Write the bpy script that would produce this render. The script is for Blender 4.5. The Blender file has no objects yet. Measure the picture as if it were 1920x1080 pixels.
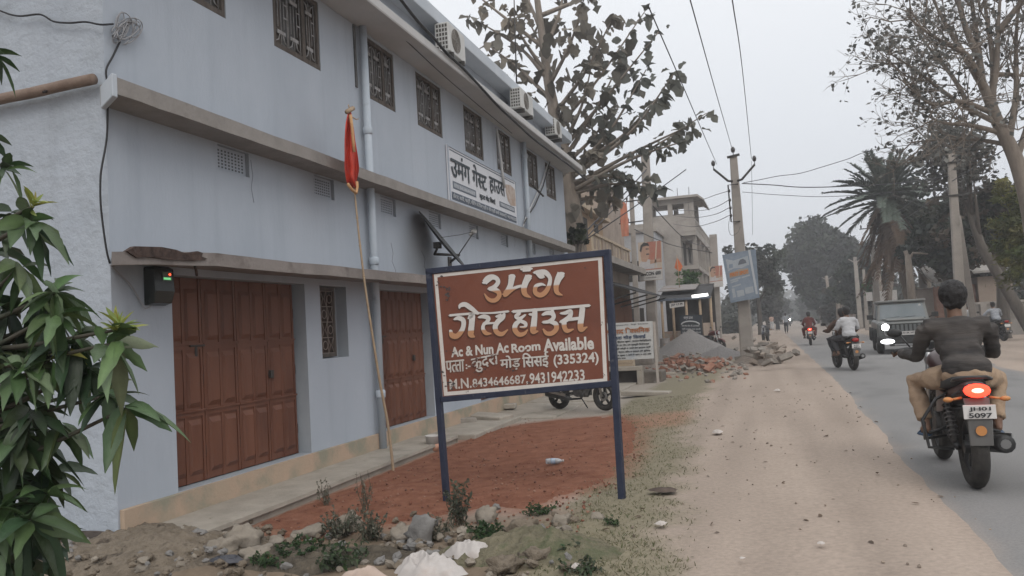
import bpy, bmesh, math, random
import numpy as np
from mathutils import Vector, Matrix, Euler, Quaternion, noise as mnoise
R = math.radians
sc = bpy.context.scene
COL = sc.collection
random.seed(7)

# ---------------------------------------------------------------- camera
F_PX, CX, CY = 1500.0, 960.0, 540.0          # focal length in photo pixels (1920 wide)
EYE = 1.45
_roll, _vp = math.atan(0.058), (1438.0, 595.0)   # road vanishing point in the photo
def _dc(x, y):
    return Vector(((x - CX) / F_PX, -(y - CY) / F_PX, -1.0)).normalized()
_Y = _dc(*_vp); _Z = _Y.cross(_dc(_vp[0] - 1000, _vp[1] + 58)).normalized()
if _Z.y < 0: _Z = -_Z
_X = _Y.cross(_Z)
RW = Matrix((_X, _Y, _Z))                    # camera space -> world
cam_data = bpy.data.cameras.new("camera")
cam = bpy.data.objects.new("camera", cam_data); COL.objects.link(cam); sc.camera = cam
cam.matrix_world = Matrix.Translation((0, 0, EYE)) @ RW.to_4x4()
cam_data.sensor_width = 36.0; cam_data.lens = F_PX / 1920 * 36.0
cam_data.clip_start = 0.05; cam_data.clip_end = 6000
def ray(x, y): return RW @ _dc(x, y)
EYEV = Vector((0, 0, EYE))
def onX(x, y, X): r = ray(x, y); return EYEV + r * (X / r.x)
def onY(x, y, Y): r = ray(x, y); return EYEV + r * (Y / r.y)
def onZ(x, y, Z=0.0): r = ray(x, y); return EYEV + r * ((Z - EYE) / r.z)
def gz(x, y):
    k = max(0.0, min(1.0, (45 - y) / 20))
    return float(np.interp(x, [-40, -3.2, -1.5, 0.9, 100], [-.2, -.2, -.07, 0, 0])) * k
def gnd(px, py):
    z = 0.0
    for _ in range(25):
        p = onZ(px, py, z); z = gz(p.x, p.y)
    return onZ(px, py, z)

# ---------------------------------------------------------------- sky, sun, exposure
world = bpy.data.worlds.new("World"); sc.world = world; world.use_nodes = True
wn = world.node_tree; wn.nodes.clear()
w_out = wn.nodes.new("ShaderNodeOutputWorld"); w_bg = wn.nodes.new("ShaderNodeBackground")
sky = wn.nodes.new("ShaderNodeTexSky"); sky.sky_type = 'NISHITA'; sky.sun_disc = False
sky.sun_elevation = R(38); sky.sun_rotation = R(150); sky.dust_density = 6; sky.air_density = 1.5
hsv = wn.nodes.new("ShaderNodeHueSaturation"); hsv.inputs['Saturation'].default_value = 0.25
wn.links.new(sky.outputs[0], hsv.inputs['Color'])
tc = wn.nodes.new("ShaderNodeTexCoord"); sep = wn.nodes.new("ShaderNodeSeparateXYZ")
wn.links.new(tc.outputs['Generated'], sep.inputs[0])
ns = wn.nodes.new("ShaderNodeTexNoise"); ns.inputs['Scale'].default_value = 1.6; ns.inputs['Detail'].default_value = 4
wn.links.new(tc.outputs['Generated'], ns.inputs['Vector'])
ad = wn.nodes.new("ShaderNodeMath"); ad.operation = 'MULTIPLY_ADD'; ad.inputs[1].default_value = 0.16
wn.links.new(ns.outputs[0], ad.inputs[0]); wn.links.new(sep.outputs['Z'], ad.inputs[2])
rmp = wn.nodes.new("ShaderNodeValToRGB")          # overcast: duller towards the dusty horizon
cr = rmp.color_ramp
cr.elements[0].position = 0.03; cr.elements[0].color = (3.95, 4.15, 4.5, 1)
cr.elements[1].position = 0.95; cr.elements[1].color = (9.6, 9.7, 9.9, 1)
e = cr.elements.new(0.30); e.color = (4.75, 4.95, 5.28, 1)
e = cr.elements.new(0.50); e.color = (5.5, 5.65, 5.9, 1)
wn.links.new(ad.outputs[0], rmp.inputs[0])
mx = wn.nodes.new("ShaderNodeMix"); mx.data_type = 'RGBA'; mx.inputs[0].default_value = 0.9
wn.links.new(hsv.outputs[0], mx.inputs[6]); wn.links.new(rmp.outputs[0], mx.inputs[7])
wn.links.new(mx.outputs[2], w_bg.inputs['Color']); w_bg.inputs['Strength'].default_value = 0.1
wn.links.new(w_bg.outputs[0], w_out.inputs[0])
sun_d = bpy.data.lights.new("sun", 'SUN'); sun_d.energy = 0.5; sun_d.angle = R(25); sun_d.color = (1, .95, .88)
sun_o = bpy.data.objects.new("sun", sun_d); COL.objects.link(sun_o)
_sd = Vector((math.sin(R(150)) * math.cos(R(38)), math.cos(R(150)) * math.cos(R(38)), math.sin(R(38))))
sun_o.rotation_euler = _sd.to_track_quat('Z', 'Y').to_euler(); sun_o.location = (20, -30, 40)
sc.view_settings.view_transform = 'Standard'; sc.view_settings.look = 'None'
sc.view_settings.exposure = 0.80; sc.view_settings.gamma = 1.0
sc.cycles.max_bounces = 6; sc.cycles.diffuse_bounces = 3; sc.cycles.transparent_max_bounces = 16
sc.cycles.volume_bounces = 0
sc.cycles.use_denoising = True

# ---------------------------------------------------------------- helpers
def lin(r, g, b):
    f = lambda c: (c / 12.92 if c <= .04045 else ((c + .055) / 1.055) ** 2.4)
    return (f(r / 255), f(g / 255), f(b / 255))
MATS = {}
def mat(name, c1, c2=None, scale=6.0, rough=0.85, bump=0.0, bscale=40.0, metallic=0.0, spec=0.3, emit=None, estr=0.0,
        stain=None, sscale=1.2, sth=(0.55, 0.7), detail=5.0, attr=None, alpha=None, streak=None, translucent=0.0, transmission=0.0, stretch=None, bdist=0.02):
    if name in MATS: return MATS[name]
    m = bpy.data.materials.new(name); m.use_nodes = True; MATS[name] = m
    nt = m.node_tree; b = nt.nodes['Principled BSDF']; L = nt.links.new
    b.inputs['Roughness'].default_value = rough; b.inputs['Metallic'].default_value = metallic
    b.inputs['Specular IOR Level'].default_value = spec
    b.inputs['Base Color'].default_value = (*c1, 1)
    if transmission: b.inputs['Transmission Weight'].default_value = transmission
    if alpha is not None: b.inputs['Alpha'].default_value = alpha
    tcn = nt.nodes.new("ShaderNodeTexCoord"); vec = tcn.outputs['Object']
    if stretch:
        mp = nt.nodes.new("ShaderNodeMapping"); mp.inputs['Scale'].default_value = stretch
        L(vec, mp.inputs[0]); vec = mp.outputs[0]
    def nz(s, d=detail):
        n = nt.nodes.new("ShaderNodeTexNoise"); n.inputs['Scale'].default_value = s; n.inputs['Detail'].default_value = d
        n.inputs['Roughness'].default_value = 0.6; L(vec, n.inputs['Vector']); return n
    def mixc(fac, a, bcol, mode='MIX'):
        x = nt.nodes.new("ShaderNodeMix"); x.data_type = 'RGBA'; x.blend_type = mode
        if hasattr(fac, 'links'): L(fac, x.inputs[0])
        else: x.inputs[0].default_value = fac
        for i, v in ((6, a), (7, bcol)):
            if hasattr(v, 'links'): L(v, x.inputs[i])
            else: x.inputs[i].default_value = (*v, 1)
        return x.outputs[2]
    def ramp(o, lo, hi):
        r_ = nt.nodes.new("ShaderNodeMapRange"); r_.inputs[1].default_value = lo; r_.inputs[2].default_value = hi
        L(o, r_.inputs[0]); return r_.outputs[0]
    col = None
    if attr:
        a = nt.nodes.new("ShaderNodeVertexColor"); a.layer_name = attr; col = a.outputs[0]
        if c2 is not None:
            col = mixc(1.0, col, mixc(ramp(nz(scale).outputs[0], .3, .7), c1, c2), 'MULTIPLY')
    elif c2 is not None:
        col = mixc(ramp(nz(scale).outputs[0], .32, .68), c1, c2)
    if stain:
        col = mixc(ramp(nz(sscale, 8).outputs[0], *sth), col if col is not None else c1, stain)
    if streak:
        mp2 = nt.nodes.new("ShaderNodeMapping"); mp2.inputs['Scale'].default_value = (2.6, 2.6, .14); L(tcn.outputs['Object'], mp2.inputs[0])
        n2 = nt.nodes.new("ShaderNodeTexNoise"); n2.inputs['Scale'].default_value = 1.7; n2.inputs['Detail'].default_value = 7; L(mp2.outputs[0], n2.inputs['Vector'])
        col = mixc(ramp(n2.outputs[0], .54, 1.0), col if col is not None else c1, streak)
    if translucent and col is not None:
        td = nt.nodes.new("ShaderNodeBsdfTranslucent"); L(col, td.inputs['Color']); ms = nt.nodes.new("ShaderNodeMixShader"); ms.inputs[0].default_value = translucent
        L(b.outputs[0], ms.inputs[1]); L(td.outputs[0], ms.inputs[2]); L(ms.outputs[0], nt.nodes['Material Output'].inputs['Surface'])
    if col is not None: L(col, b.inputs['Base Color'])
    if bump:
        bn = nt.nodes.new("ShaderNodeBump"); bn.inputs['Strength'].default_value = bump; bn.inputs['Distance'].default_value = bdist
        L(nz(bscale, 6).outputs[0], bn.inputs['Height']); L(bn.outputs[0], b.inputs['Normal'])
    if emit:
        b.inputs['Emission Color'].default_value = (*emit, 1); b.inputs['Emission Strength'].default_value = estr
    return m

class MB:
    """collects shapes and links them as one mesh object"""
    def __init__(s): s.v = []; s.f = []; s.mi = []; s.sm = []; s.cur = 0; s.col = []
    def add(s, vs, fs, smooth=False):
        o = len(s.v); s.v.extend([tuple(p) for p in vs])
        for f in fs: s.f.append([i + o for i in f]); s.mi.append(s.cur); s.sm.append(smooth)
        return s
    def box(s, a, b, rot=None, pivot=None):
        x0, y0, z0 = a; x1, y1, z1 = b
        vs = [Vector(p) for p in ((x0,y0,z0),(x1,y0,z0),(x1,y1,z0),(x0,y1,z0),(x0,y0,z1),(x1,y0,z1),(x1,y1,z1),(x0,y1,z1))]
        if rot is not None:
            c = Vector(pivot) if pivot is not None else sum(vs, Vector()) / 8
            vs = [rot @ (p - c) + c for p in vs]
        return s.add(vs, [(0,3,2,1),(4,5,6,7),(0,1,5,4),(1,2,6,5),(2,3,7,6),(3,0,4,7)])
    def cbox(s, c, d, rot=None):
        return s.box([c[i]-d[i]/2 for i in range(3)], [c[i]+d[i]/2 for i in range(3)], rot)
    def bar(s, p, q, w, h=None, up=(0,0,1)):
        p, q = Vector(p), Vector(q); h = h or w; t = (q-p).normalized(); u = Vector(up)
        if abs(t.dot(u)) > .98: u = Vector((1,0,0))
        a = t.cross(u).normalized(); c = a.cross(t)
        vs = [pt + a*w/2*i + c*h/2*j for pt in (p, q) for i, j in ((-1,-1),(1,-1),(1,1),(-1,1))]
        return s.add(vs, [(0,1,2,3),(7,6,5,4),(0,4,5,1),(1,5,6,2),(2,6,7,3),(3,7,4,0)])
    def tube(s, pts, r, n=8, caps=True, smooth=True):
        pts = [Vector(p) for p in pts]; k = len(pts)
        rs = list(r) if hasattr(r, '__len__') else [r]*k
        prev = None; vs = []
        for i in range(k):
            t = (pts[min(i+1,k-1)] - pts[max(i-1,0)])
            t = t.normalized() if t.length > 1e-9 else Vector((0,0,1))
            if prev is None:
                u = Vector((0,0,1)) if abs(t.z) < .9 else Vector((1,0,0))
                a = t.cross(u).normalized()
            else:
                a = prev - t*prev.dot(t)
                a = a.normalized() if a.length > 1e-6 else t.orthogonal().normalized()
            prev = a; b = t.cross(a)
            for j in range(n):
                an = 2*math.pi*j/n; vs.append(pts[i] + (a*math.cos(an)+b*math.sin(an))*rs[i])
        fs = [(i*n+j, i*n+(j+1)%n, (i+1)*n+(j+1)%n, (i+1)*n+j) for i in range(k-1) for j in range(n)]
        if caps: fs += [tuple(range(n))[::-1], tuple((k-1)*n+j for j in range(n))]
        return s.add(vs, fs, smooth)
    def loft(s, rings, closed=True, caps=True, smooth=True):
        n = len(rings[0]); vs = [p for r_ in rings for p in r_]
        m_ = n if closed else n-1
        fs = [(i*n+j, i*n+(j+1)%n, (i+1)*n+(j+1)%n, (i+1)*n+j) for i in range(len(rings)-1) for j in range(m_)]
        if caps: fs += [tuple(range(n))[::-1], tuple((len(rings)-1)*n+j for j in range(n))]
        return s.add(vs, fs, smooth)
    def ring(s, c, axis, R_, r_, n=28, m=8, a0=0, a1=2*math.pi, sq=1.0):
        """torus round an axis; sq widens the section along the axis"""
        c, ax = Vector(c), Vector(axis).normalized(); u = ax.orthogonal().normalized(); w = ax.cross(u)
        vs = []
        for i in range(n):
            d = u*math.cos(2*math.pi*i/n) + w*math.sin(2*math.pi*i/n)
            for j in range(m):
                t = 2*math.pi*j/m; vs.append(c + d*(R_ + r_*math.cos(t)) + ax*(r_*sq*math.sin(t)))
        fs = [(i*m+j, i*m+(j+1)%m, ((i+1)%n)*m+(j+1)%m, ((i+1)%n)*m+j) for i in range(n) for j in range(m)]
        return s.add(vs, fs, True)
    def disc(s, c, axis, r, h, n=20):
        c, ax = Vector(c), Vector(axis).normalized()
        return s.tube([c-ax*h/2, c+ax*h/2], r, n, smooth=False)
    def blob(s, c, rad, seg=12, rings=8, amp=0.0, fr=2.0, seed=0.0, rot=None, smooth=True, flat=None):
        c = Vector(c); vs = []
        for i in range(rings+1):
            th = math.pi*i/rings
            for j in range(seg):
                ph = 2*math.pi*j/seg
                d = Vector((math.sin(th)*math.cos(ph), math.sin(th)*math.sin(ph), math.cos(th)))
                k = 1 + amp*mnoise.noise(d*fr + Vector((seed*3.1, seed*1.7, seed)))*2 if amp else 1
                p = Vector((d.x*rad[0]*k, d.y*rad[1]*k, d.z*rad[2]*k))
                if flat is not None and p.z < flat: p.z = flat
                if rot is not None: p = rot @ p
                vs.append(c + p)
        fs = [(i*seg+j, (i+1)*seg+j, (i+1)*seg+(j+1)%seg, i*seg+(j+1)%seg) for i in range(rings) for j in range(seg)]
        return s.add(vs, fs, smooth)
    def prism(s, poly, d, smooth=False):
        """poly: 3D outline; d: extrusion vector"""
        d = Vector(d); n = len(poly); p = [Vector(q) for q in poly]
        vs = p + [q + d for q in p]
        return s.add(vs, [tuple(range(n))[::-1], tuple(range(n, 2*n))] + [(i, (i+1)%n, n+(i+1)%n, n+i) for i in range(n)], smooth)
    def build(s, name, m, parent=None, off=None, bevel=0.0, tag=None):
        me = bpy.data.meshes.new(name)
        v = s.v if off is None else [(p[0]-off[0], p[1]-off[1], p[2]-off[2]) for p in s.v]
        me.from_pydata(v, [], s.f); me.validate(verbose=False)
        for x in (m if isinstance(m, (list, tuple)) else [m]): me.materials.append(x)
        if len(me.polygons) == len(s.f):
            me.polygons.foreach_set('material_index', s.mi); me.polygons.foreach_set('use_smooth', s.sm)
        o = bpy.data.objects.new(name, me); COL.objects.link(o)
        bm = bmesh.new(); bm.from_mesh(me); bmesh.ops.recalc_face_normals(bm, faces=bm.faces); bm.to_mesh(me); bm.free()
        if parent is not None: o.parent = parent
        elif off is not None: o.location = off
        if bevel:
            md = o.modifiers.new("bevel", 'BEVEL'); md.width = bevel; md.segments = 2; md.limit_method = 'ANGLE'; md.angle_limit = R(40)
        if tag: put(o, *tag)
        return o
def put(o, label=None, cat=None, group=None, kind=None):
    if label: o['label'] = label
    if cat: o['category'] = cat
    if group: o['group'] = group
    if kind: o['kind'] = kind
    return o
def thing(name, label, cat, loc=(0,0,0), group=None, rz=0.0):
    o = bpy.data.objects.new(name, None); COL.objects.link(o); o.location = loc; o.rotation_euler = (0, 0, rz)
    o.empty_display_size = .2
    return put(o, label, cat, group)
def copy_tree(o, parent=None):
    c = o.copy(); COL.objects.link(c)
    if parent is not None: c.parent = parent
    for ch in list(o.children): copy_tree(ch, c)
    return c
def mesh_np(name, verts, faces_flat, per, m, parent=None, colors=None, smooth=False):
    """fast mesh: verts (n,3), faces all with `per` corners"""
    me = bpy.data.meshes.new(name); nv = len(verts); nf = len(faces_flat)//per
    me.vertices.add(nv); me.vertices.foreach_set('co', np.asarray(verts, np.float32).ravel())
    me.loops.add(nf*per); me.loops.foreach_set('vertex_index', np.asarray(faces_flat, np.int32).ravel())
    me.polygons.add(nf); me.polygons.foreach_set('loop_start', np.arange(0, nf*per, per, dtype=np.int32))
    if smooth: me.polygons.foreach_set('use_smooth', np.ones(nf, bool))
    me.update(calc_edges=True)
    if colors is not None:
        ca = me.color_attributes.new("Col", 'FLOAT_COLOR', 'POINT'); ca.data.foreach_set('color', np.asarray(colors, np.float32).ravel())
    for x in (m if isinstance(m, (list, tuple)) else [m]): me.materials.append(x)
    o = bpy.data.objects.new(name, me); COL.objects.link(o)
    if parent is not None: o.parent = parent
    return o
def crom(pts, k=6):
    """Catmull-Rom through points of any dimension"""
    P = [np.array(p, float) for p in pts]
    if len(P) < 3: return P
    out = []; Q = [2*P[0]-P[1]] + P + [2*P[-1]-P[-2]]
    for i in range(1, len(Q)-2):
        for j in range(k):
            t = j/k; a, b, c, d = Q[i-1], Q[i], Q[i+1], Q[i+2]
            out.append(.5*((2*b) + (c-a)*t + (2*a-5*b+4*c-d)*t*t + (-a+3*b-3*c+d)*t**3))
    return out + [P[-1]]
# ---- writing: flat letters in the local xz plane, facing -y
_dg = lambda: bpy.context.evaluated_depsgraph_get()
_tcache = {}
def _run(txt, bold):
    key = (txt, bold)
    if key in _tcache: return _tcache[key]
    c = bpy.data.curves.new('text', 'FONT'); c.body = txt; c.size = 1; c.offset = bold; c.resolution_u = 3
    o = bpy.data.objects.new('text', c); COL.objects.link(o)
    bpy.context.view_layer.update()
    me = bpy.data.meshes.new_from_object(o.evaluated_get(_dg()))
    vs = [(v.co.x, v.co.y) for v in me.vertices]; fs = [tuple(p.vertices) for p in me.polygons]
    bpy.data.objects.remove(o); bpy.data.curves.remove(c); bpy.data.meshes.remove(me)
    _tcache[key] = (vs, fs); return vs, fs
def text_geo(txt, bold=0.0):
    """'~' after a consonant asks for its half form (the letter without its stem)"""
    runs = []; cur = ''
    i = 0
    while i < len(txt):
        if i+1 < len(txt) and txt[i+1] == '~':
            if cur: runs.append((cur, False)); cur = ''
            runs.append((txt[i], True)); i += 2
        else: cur += txt[i]; i += 1
    if cur: runs.append((cur, False))
    V, Fc, x = [], [], 0.0
    for t, half in runs:
        vs, fs = _run(t, bold)
        if not vs: x += .3; continue
        lim = max(p[0] for p in vs)
        if half:
            lim2 = lim - .17
            bm = bmesh.new(); bv = [bm.verts.new((a, b, 0)) for a, b in vs]
            for f in fs:
                try: bm.faces.new([bv[q] for q in f])
                except ValueError: pass
            bmesh.ops.bisect_plane(bm, geom=bm.verts[:]+bm.edges[:]+bm.faces[:], plane_co=(lim2,0,0), plane_no=(1,0,0), clear_outer=True)
            bm.verts.index_update()
            vs = [(v.co.x, v.co.y) for v in bm.verts]; fs = [tuple(v.index for v in f.verts) for f in bm.faces]; bm.free(); lim = lim2
        o = len(V); V += [(a+x, b) for a, b in vs]; Fc += [tuple(q+o for q in f) for f in fs]
        x += lim + (.06 if not half and t[-1].isascii() else -.01)
    return V, Fc
def _islands(n, fs):
    par = list(range(n))
    def fd(a):
        while par[a] != a: par[a] = par[par[a]]; a = par[a]
        return a
    for f in fs:
        for q in f[1:]: par[fd(q)] = fd(f[0])
    ids = {}; return [ids.setdefault(fd(i), len(ids)) for i in range(n)]
import re
_CONS = '[\u0915-\u0939]'
def write(mb, txt, u0, v0, w, h, y=0.0, bold=0.0, slant=0.0, rise=0.0, wob=0.0):
    deva = re.search('[\u0900-\u097f]', txt)
    if deva: txt = re.sub('((?:'+_CONS+'~)*'+_CONS+')\u093f', '\u093f\\1', txt)      # the short i is written before its consonant
    if not deva: return write1(mb, txt, u0, v0, w, h, y, bold, slant, rise, wob)
    b = bold*h*.75
    for k, (dx, dz) in enumerate(((0, 0), (b, 0), (-b, 0), (b*.6, b*.7), (-b*.6, -b*.7)) if bold > .012 else ((0, 0),)):
        write1(mb, txt, u0+dx, v0+dz, w, h, y-.0021*k, 0, slant, rise, wob)
def write1(mb, txt, u0, v0, w, h, y=0.0, bold=0.0, slant=0.0, rise=0.0, wob=0.0):
    """fit txt in the box (u0,v0)-(u0+w,v0+h) of the xz plane at depth y"""
    V, Fc = text_geo(txt, bold)
    if not V: return
    xs = [p[0] for p in V]; ys = [p[1] for p in V]; sx = w/(max(xs)-min(xs)); sy = h/(max(ys)-min(ys))
    isl = _islands(len(V), Fc)
    out = []
    for k, (a, b) in enumerate(V):
        X = (a-min(xs))*sx; Z = (b-min(ys))*sy
        out.append((u0+X+slant*Z, y-.0005*(isl[k] % 4), v0+Z+rise*X + (wob*math.sin(X*31+isl[k]) if wob else 0)))
    mb.add(out, Fc)
# ---------------------------------------------------------------- ground sheet
def fb(x, y, s, o=3):
    v = 0; a = 1; t = 0
    for i in range(o):
        v += a*mnoise.noise(Vector((x*s, y*s, 3.7*i))); t += a; a *= .5; s *= 2
    return v/t
def smooth(a, b, x):
    t = max(0.0, min(1.0, (x-a)/(b-a))); return t*t*(3-2*t)
def mixt(a, b, t): return tuple(a[i]*(1-t)+b[i]*t for i in range(3))
C_DIRT = (.275, .225, .187); C_DIRT2 = (.328, .271, .227); C_GRASS = (.19, .17, .118); C_COURT = (.29, .26, .225)
C_SOIL = (.17, .13, .092); C_RUB = (.22, .195, .17); C_RED = (.24, .085, .05)
def grass_mask(x, y):
    lo = np.interp(y, [3, 6, 8, 12, 16, 24, 32, 60], [-1.5, -1.75, -1.8, -2.35, -3.0, -2.9, -2.2, -1.5])
    hi = np.interp(y, [3, 6, 8, 12, 16, 24, 32, 60], [-.62, -.72, -.88, -1.2, -1.35, -1.3, -1.1, -.9])
    n = .35*fb(x, y, 1.1) + .22*fb(x+9, y, 3.3)
    return smooth(lo-.15, lo+.15, x+n) * (1-smooth(hi-.28, hi+.22, x+n*1.3))
def ground_col(x, y):
    n = fb(x, y, .7); n2 = fb(x+40, y, 2.6)
    tr_ = fb(x*2.6, y*.16, 1.0, 2); c = mixt(C_DIRT, C_DIRT2, .5+.5*n+.25*n2); c = tuple(v*(1+.26*tr_) for v in c)
    court = smooth(13.2, 14.2, y+.5*n)*(1-smooth(24, 27, y+n))*(1-smooth(-2.4, -1.9, x+.3*n2))
    c = mixt(c, C_COURT, court*.9)
    rub = smooth(24, 27, y+n)*(1-smooth(45, 60, y))*(1-smooth(-1.6, -.9, x+.4*n2))
    c = mixt(c, C_RUB, rub*.8)
    soil = (1-smooth(6.2, 7.2, y+.5*n))*(1-smooth(-1.5, -.95, x+.4*n2))
    c = mixt(c, C_SOIL, soil*.9)
    c = mixt(c, C_GRASS, .9*grass_mask(x, y)*(1-smooth(34, 42, y))*(1-.5*rub))
    redrim = smooth(11.5, 12.5, y)*(1-smooth(13.5, 14.5, y))*smooth(-2.6, -2.1, x)*(1-smooth(-1.5, -1.1, x))
    c = mixt(c, (.30, .15, .10), redrim*.6)
    return c
def ground_z(x, y):
    z = gz(x, y)
    if y < 60 and abs(x) < 30:
        soil = (1-smooth(6.0, 7.0, y))*(1-smooth(-1.5, -.9, x))
        shoulder = 1-smooth(.5, 1.0, x) if x < 3 else 0.0
        z += .012*fb(x, y, 1.3)*shoulder + soil*(.05*fb(x, y, 1.6)+.02*fb(x, y, 6))
        if x > 5.6: z += .02*fb(x, y, .8)
    return z
def axis(segs):
    out = []
    for a, b, st in segs: out += list(np.arange(a, b, st))
    return out + [segs[-1][1]]
xs = axis([(-3000,-400,400), (-400,-60,40), (-60,-14,4), (-14,-7,.6), (-7,1.3,.085), (1.3,7,.4), (7,14,.5), (14,60,4), (60,400,40), (400,3000,400)])
ys = axis([(-3000,-300,450), (-300,-30,30), (-30,2,2), (2,4,.3), (4,12,.085), (12,24,.16), (24,45,.5), (45,120,3), (120,500,25), (500,4000,500)])
# ---------------------------------------------------------------- red soil patch
red_px = [(470,988),(560,945),(640,908),(735,868),(830,838),(900,812),(1000,793),(1100,783),(1160,781),(1190,795),(1195,830),(1178,858),(1150,890),(1105,915),(1050,932),(985,955),(925,950),(860,962),(780,975),(700,990),(620,1000),(540,1012)]
ctrl = [gnd(*p) for p in red_px]; ctrl = crom([(p.x, p.y) for p in ctrl]+[(ctrl[0].x, ctrl[0].y)], 10)[:-1]
ctrl = [(max(a, -4.66), b) for a, b in ctrl]
CT = np.array(ctrl)
def ragged(p):
    return 1+.05*fb(p[0], p[1], 2.0)+.045*fb(p[0]+4, p[1], 7)+.03*fb(p[0], p[1]+7, 19)
gv = []; gcl = []
for y in ys:
    for x in xs:
        gv.append((x, y, ground_z(x, y)))
        gcl.append((*(ground_col(x, y) if (y < 70 and abs(x) < 15) else C_DIRT), 1))
GV = np.array(gv); GCL = np.array(gcl)
near = np.where((GV[:, 0] > -5.2) & (GV[:, 0] < -.9) & (GV[:, 1] > 5.2) & (GV[:, 1] < 15))[0]
for q in near:
    d_ = np.hypot(CT[:, 0]-GV[q, 0], CT[:, 1]-GV[q, 1]).min()
    x_, y_ = GV[q, 0], GV[q, 1]
    f_ = max(0, 1-d_/(.30+.22*fb(x_, y_, 3)))*(.75+.5*fb(x_, y_, 9))
    f_ = max(0, min(1, f_)); GCL[q, :3] = GCL[q, :3]*(1-f_)+np.array((.225, .10, .064))*f_
gcl = GCL
nx = len(xs)
gf = [(j*nx+i, j*nx+i+1, (j+1)*nx+i+1, (j+1)*nx+i) for j in range(len(ys)-1) for i in range(nx-1)]
M_GROUND = mat('dusty_ground', (.85, .85, .85), (1.13, 1.12, 1.11), scale=26, rough=.95, attr='Col', bump=.28, bscale=60, spec=.1, detail=10)
ground = mesh_np('ground', gv, np.array(gf).ravel(), 4, M_GROUND, colors=gcl, smooth=True); put(ground, kind='structure')

# ---------------------------------------------------------------- road
def road_l(y): return float(np.interp(y, [0, 9, 18, 30, 60, 400], [.80, .84, 1.0, .98, 1.0, 1.0])) + .10*fb(0, y, .5) + .045*fb(5, y, 2.4)
def road_r(y): return float(np.interp(y, [0, 18, 21, 28, 60, 400], [5.5, 5.35, 5.4, 6.0, 6.2, 6.2])) + .12*fb(9, y, .45) + .05*fb(15, y, 2.2)
rv = []; rf = []; rc = []
rys = axis([(-40, 3, 2), (3, 26, .16), (26, 60, .6), (60, 420, 6)])
NR = 26
for y in rys:
    a, b = road_l(y), road_r(y)
    for i in range(NR):
        t = i/(NR-1); t = .5-.5*math.cos(math.pi*t) if i not in (0, NR-1) else t
        x = a+(b-a)*t
        rv.append((x, y, -.008+.026*smooth(0, .9, min(x-a, b-x))))
        dl, dr = x-a, b-x
        n = fb(x, y, .8); n2 = fb(x, y*.25, 2.2)
        d = max(1-smooth(0, .46+.36*n+.22*fb(x, y, 3), dl), 1-smooth(0, .7+.4*n, dr))
        d = max(d, smooth(35, 75, y)*.75)
        c = mixt((.172, .168, .165), (.208, .202, .196), .5+.5*n2)
        c = mixt(c, mixt(C_DIRT, C_DIRT2, .5+.5*fb(x, y, .7)), d); k_ = fb(x*1.3, y*.5, 1.1); c = tuple(v*(1-.16*smooth(.12, .3, k_)) for v in c)
        rc.append((*c, 1))
rf = [(j*NR+i, j*NR+i+1, (j+1)*NR+i+1, (j+1)*NR+i) for j in range(len(rys)-1) for i in range(NR-1)]
M_ROAD = mat('dusty_asphalt', (.86, .86, .86), (1.12, 1.12, 1.12), scale=60, rough=.88, attr='Col', bump=.25, bscale=120, spec=.2, bdist=.008)
road = mesh_np('road', rv, np.array(rf).ravel(), 4, M_ROAD, colors=rc, smooth=True); put(road, kind='structure')

# ---------------------------------------------------------------- walkway along the guest house
M_CONC = mat('worn_concrete', (.25, .225, .19), (.335, .30, .255), scale=3.5, rough=.9, bump=.35, bscale=30, stain=(.17, .15, .12), sscale=1.7, sth=(.58, .75))
wk = MB()
edge = [(y, -4.665+.012*fb(0, y, 2.0)) for y in np.arange(5.42, 11.75, .22)]
top = [(-5.37, y, -.085) for y, x in edge]; lip = [(x, y, -.088+.006*fb(3, y, 3)) for y, x in edge]
lo = [(x+.005, y, -.128) for y, x in edge]; lo2 = [(x-.03, y, -.132) for y, x in edge]; bot = [(x-.03, y, -.34) for y, x in edge]
wk.loft([top, lip, lo, lo2, bot], closed=False, caps=False, smooth=False)
wk.add([(-5.37, 5.42, -.085), (edge[0][1], 5.42, -.088), (edge[0][1], 5.42, -.34), (-5.37, 5.42, -.34)], [(0,1,2,3)])
wk.add([(-5.37, edge[-1][0], -.085), (edge[-1][1], edge[-1][0], -.088), (edge[-1][1], edge[-1][0], -.34), (-5.37, edge[-1][0], -.34)], [(0,1,2,3)])
walk = wk.build('walkway', M_CONC); put(walk, kind='structure')
# concrete apron and ramp beyond the walkway
ap = MB()
ap.box((-5.37, 11.9, -.36), (-4.5, 14.4, -.12)); ap.box((-5.37, 14.5, -.36), (-3.9, 17.4, -.165)); ap.box((-5.37, 17.5, -.36), (-3.6, 22.6, -.155))
put(ap.build('apron', M_CONC, bevel=.02), kind='structure')

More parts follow.
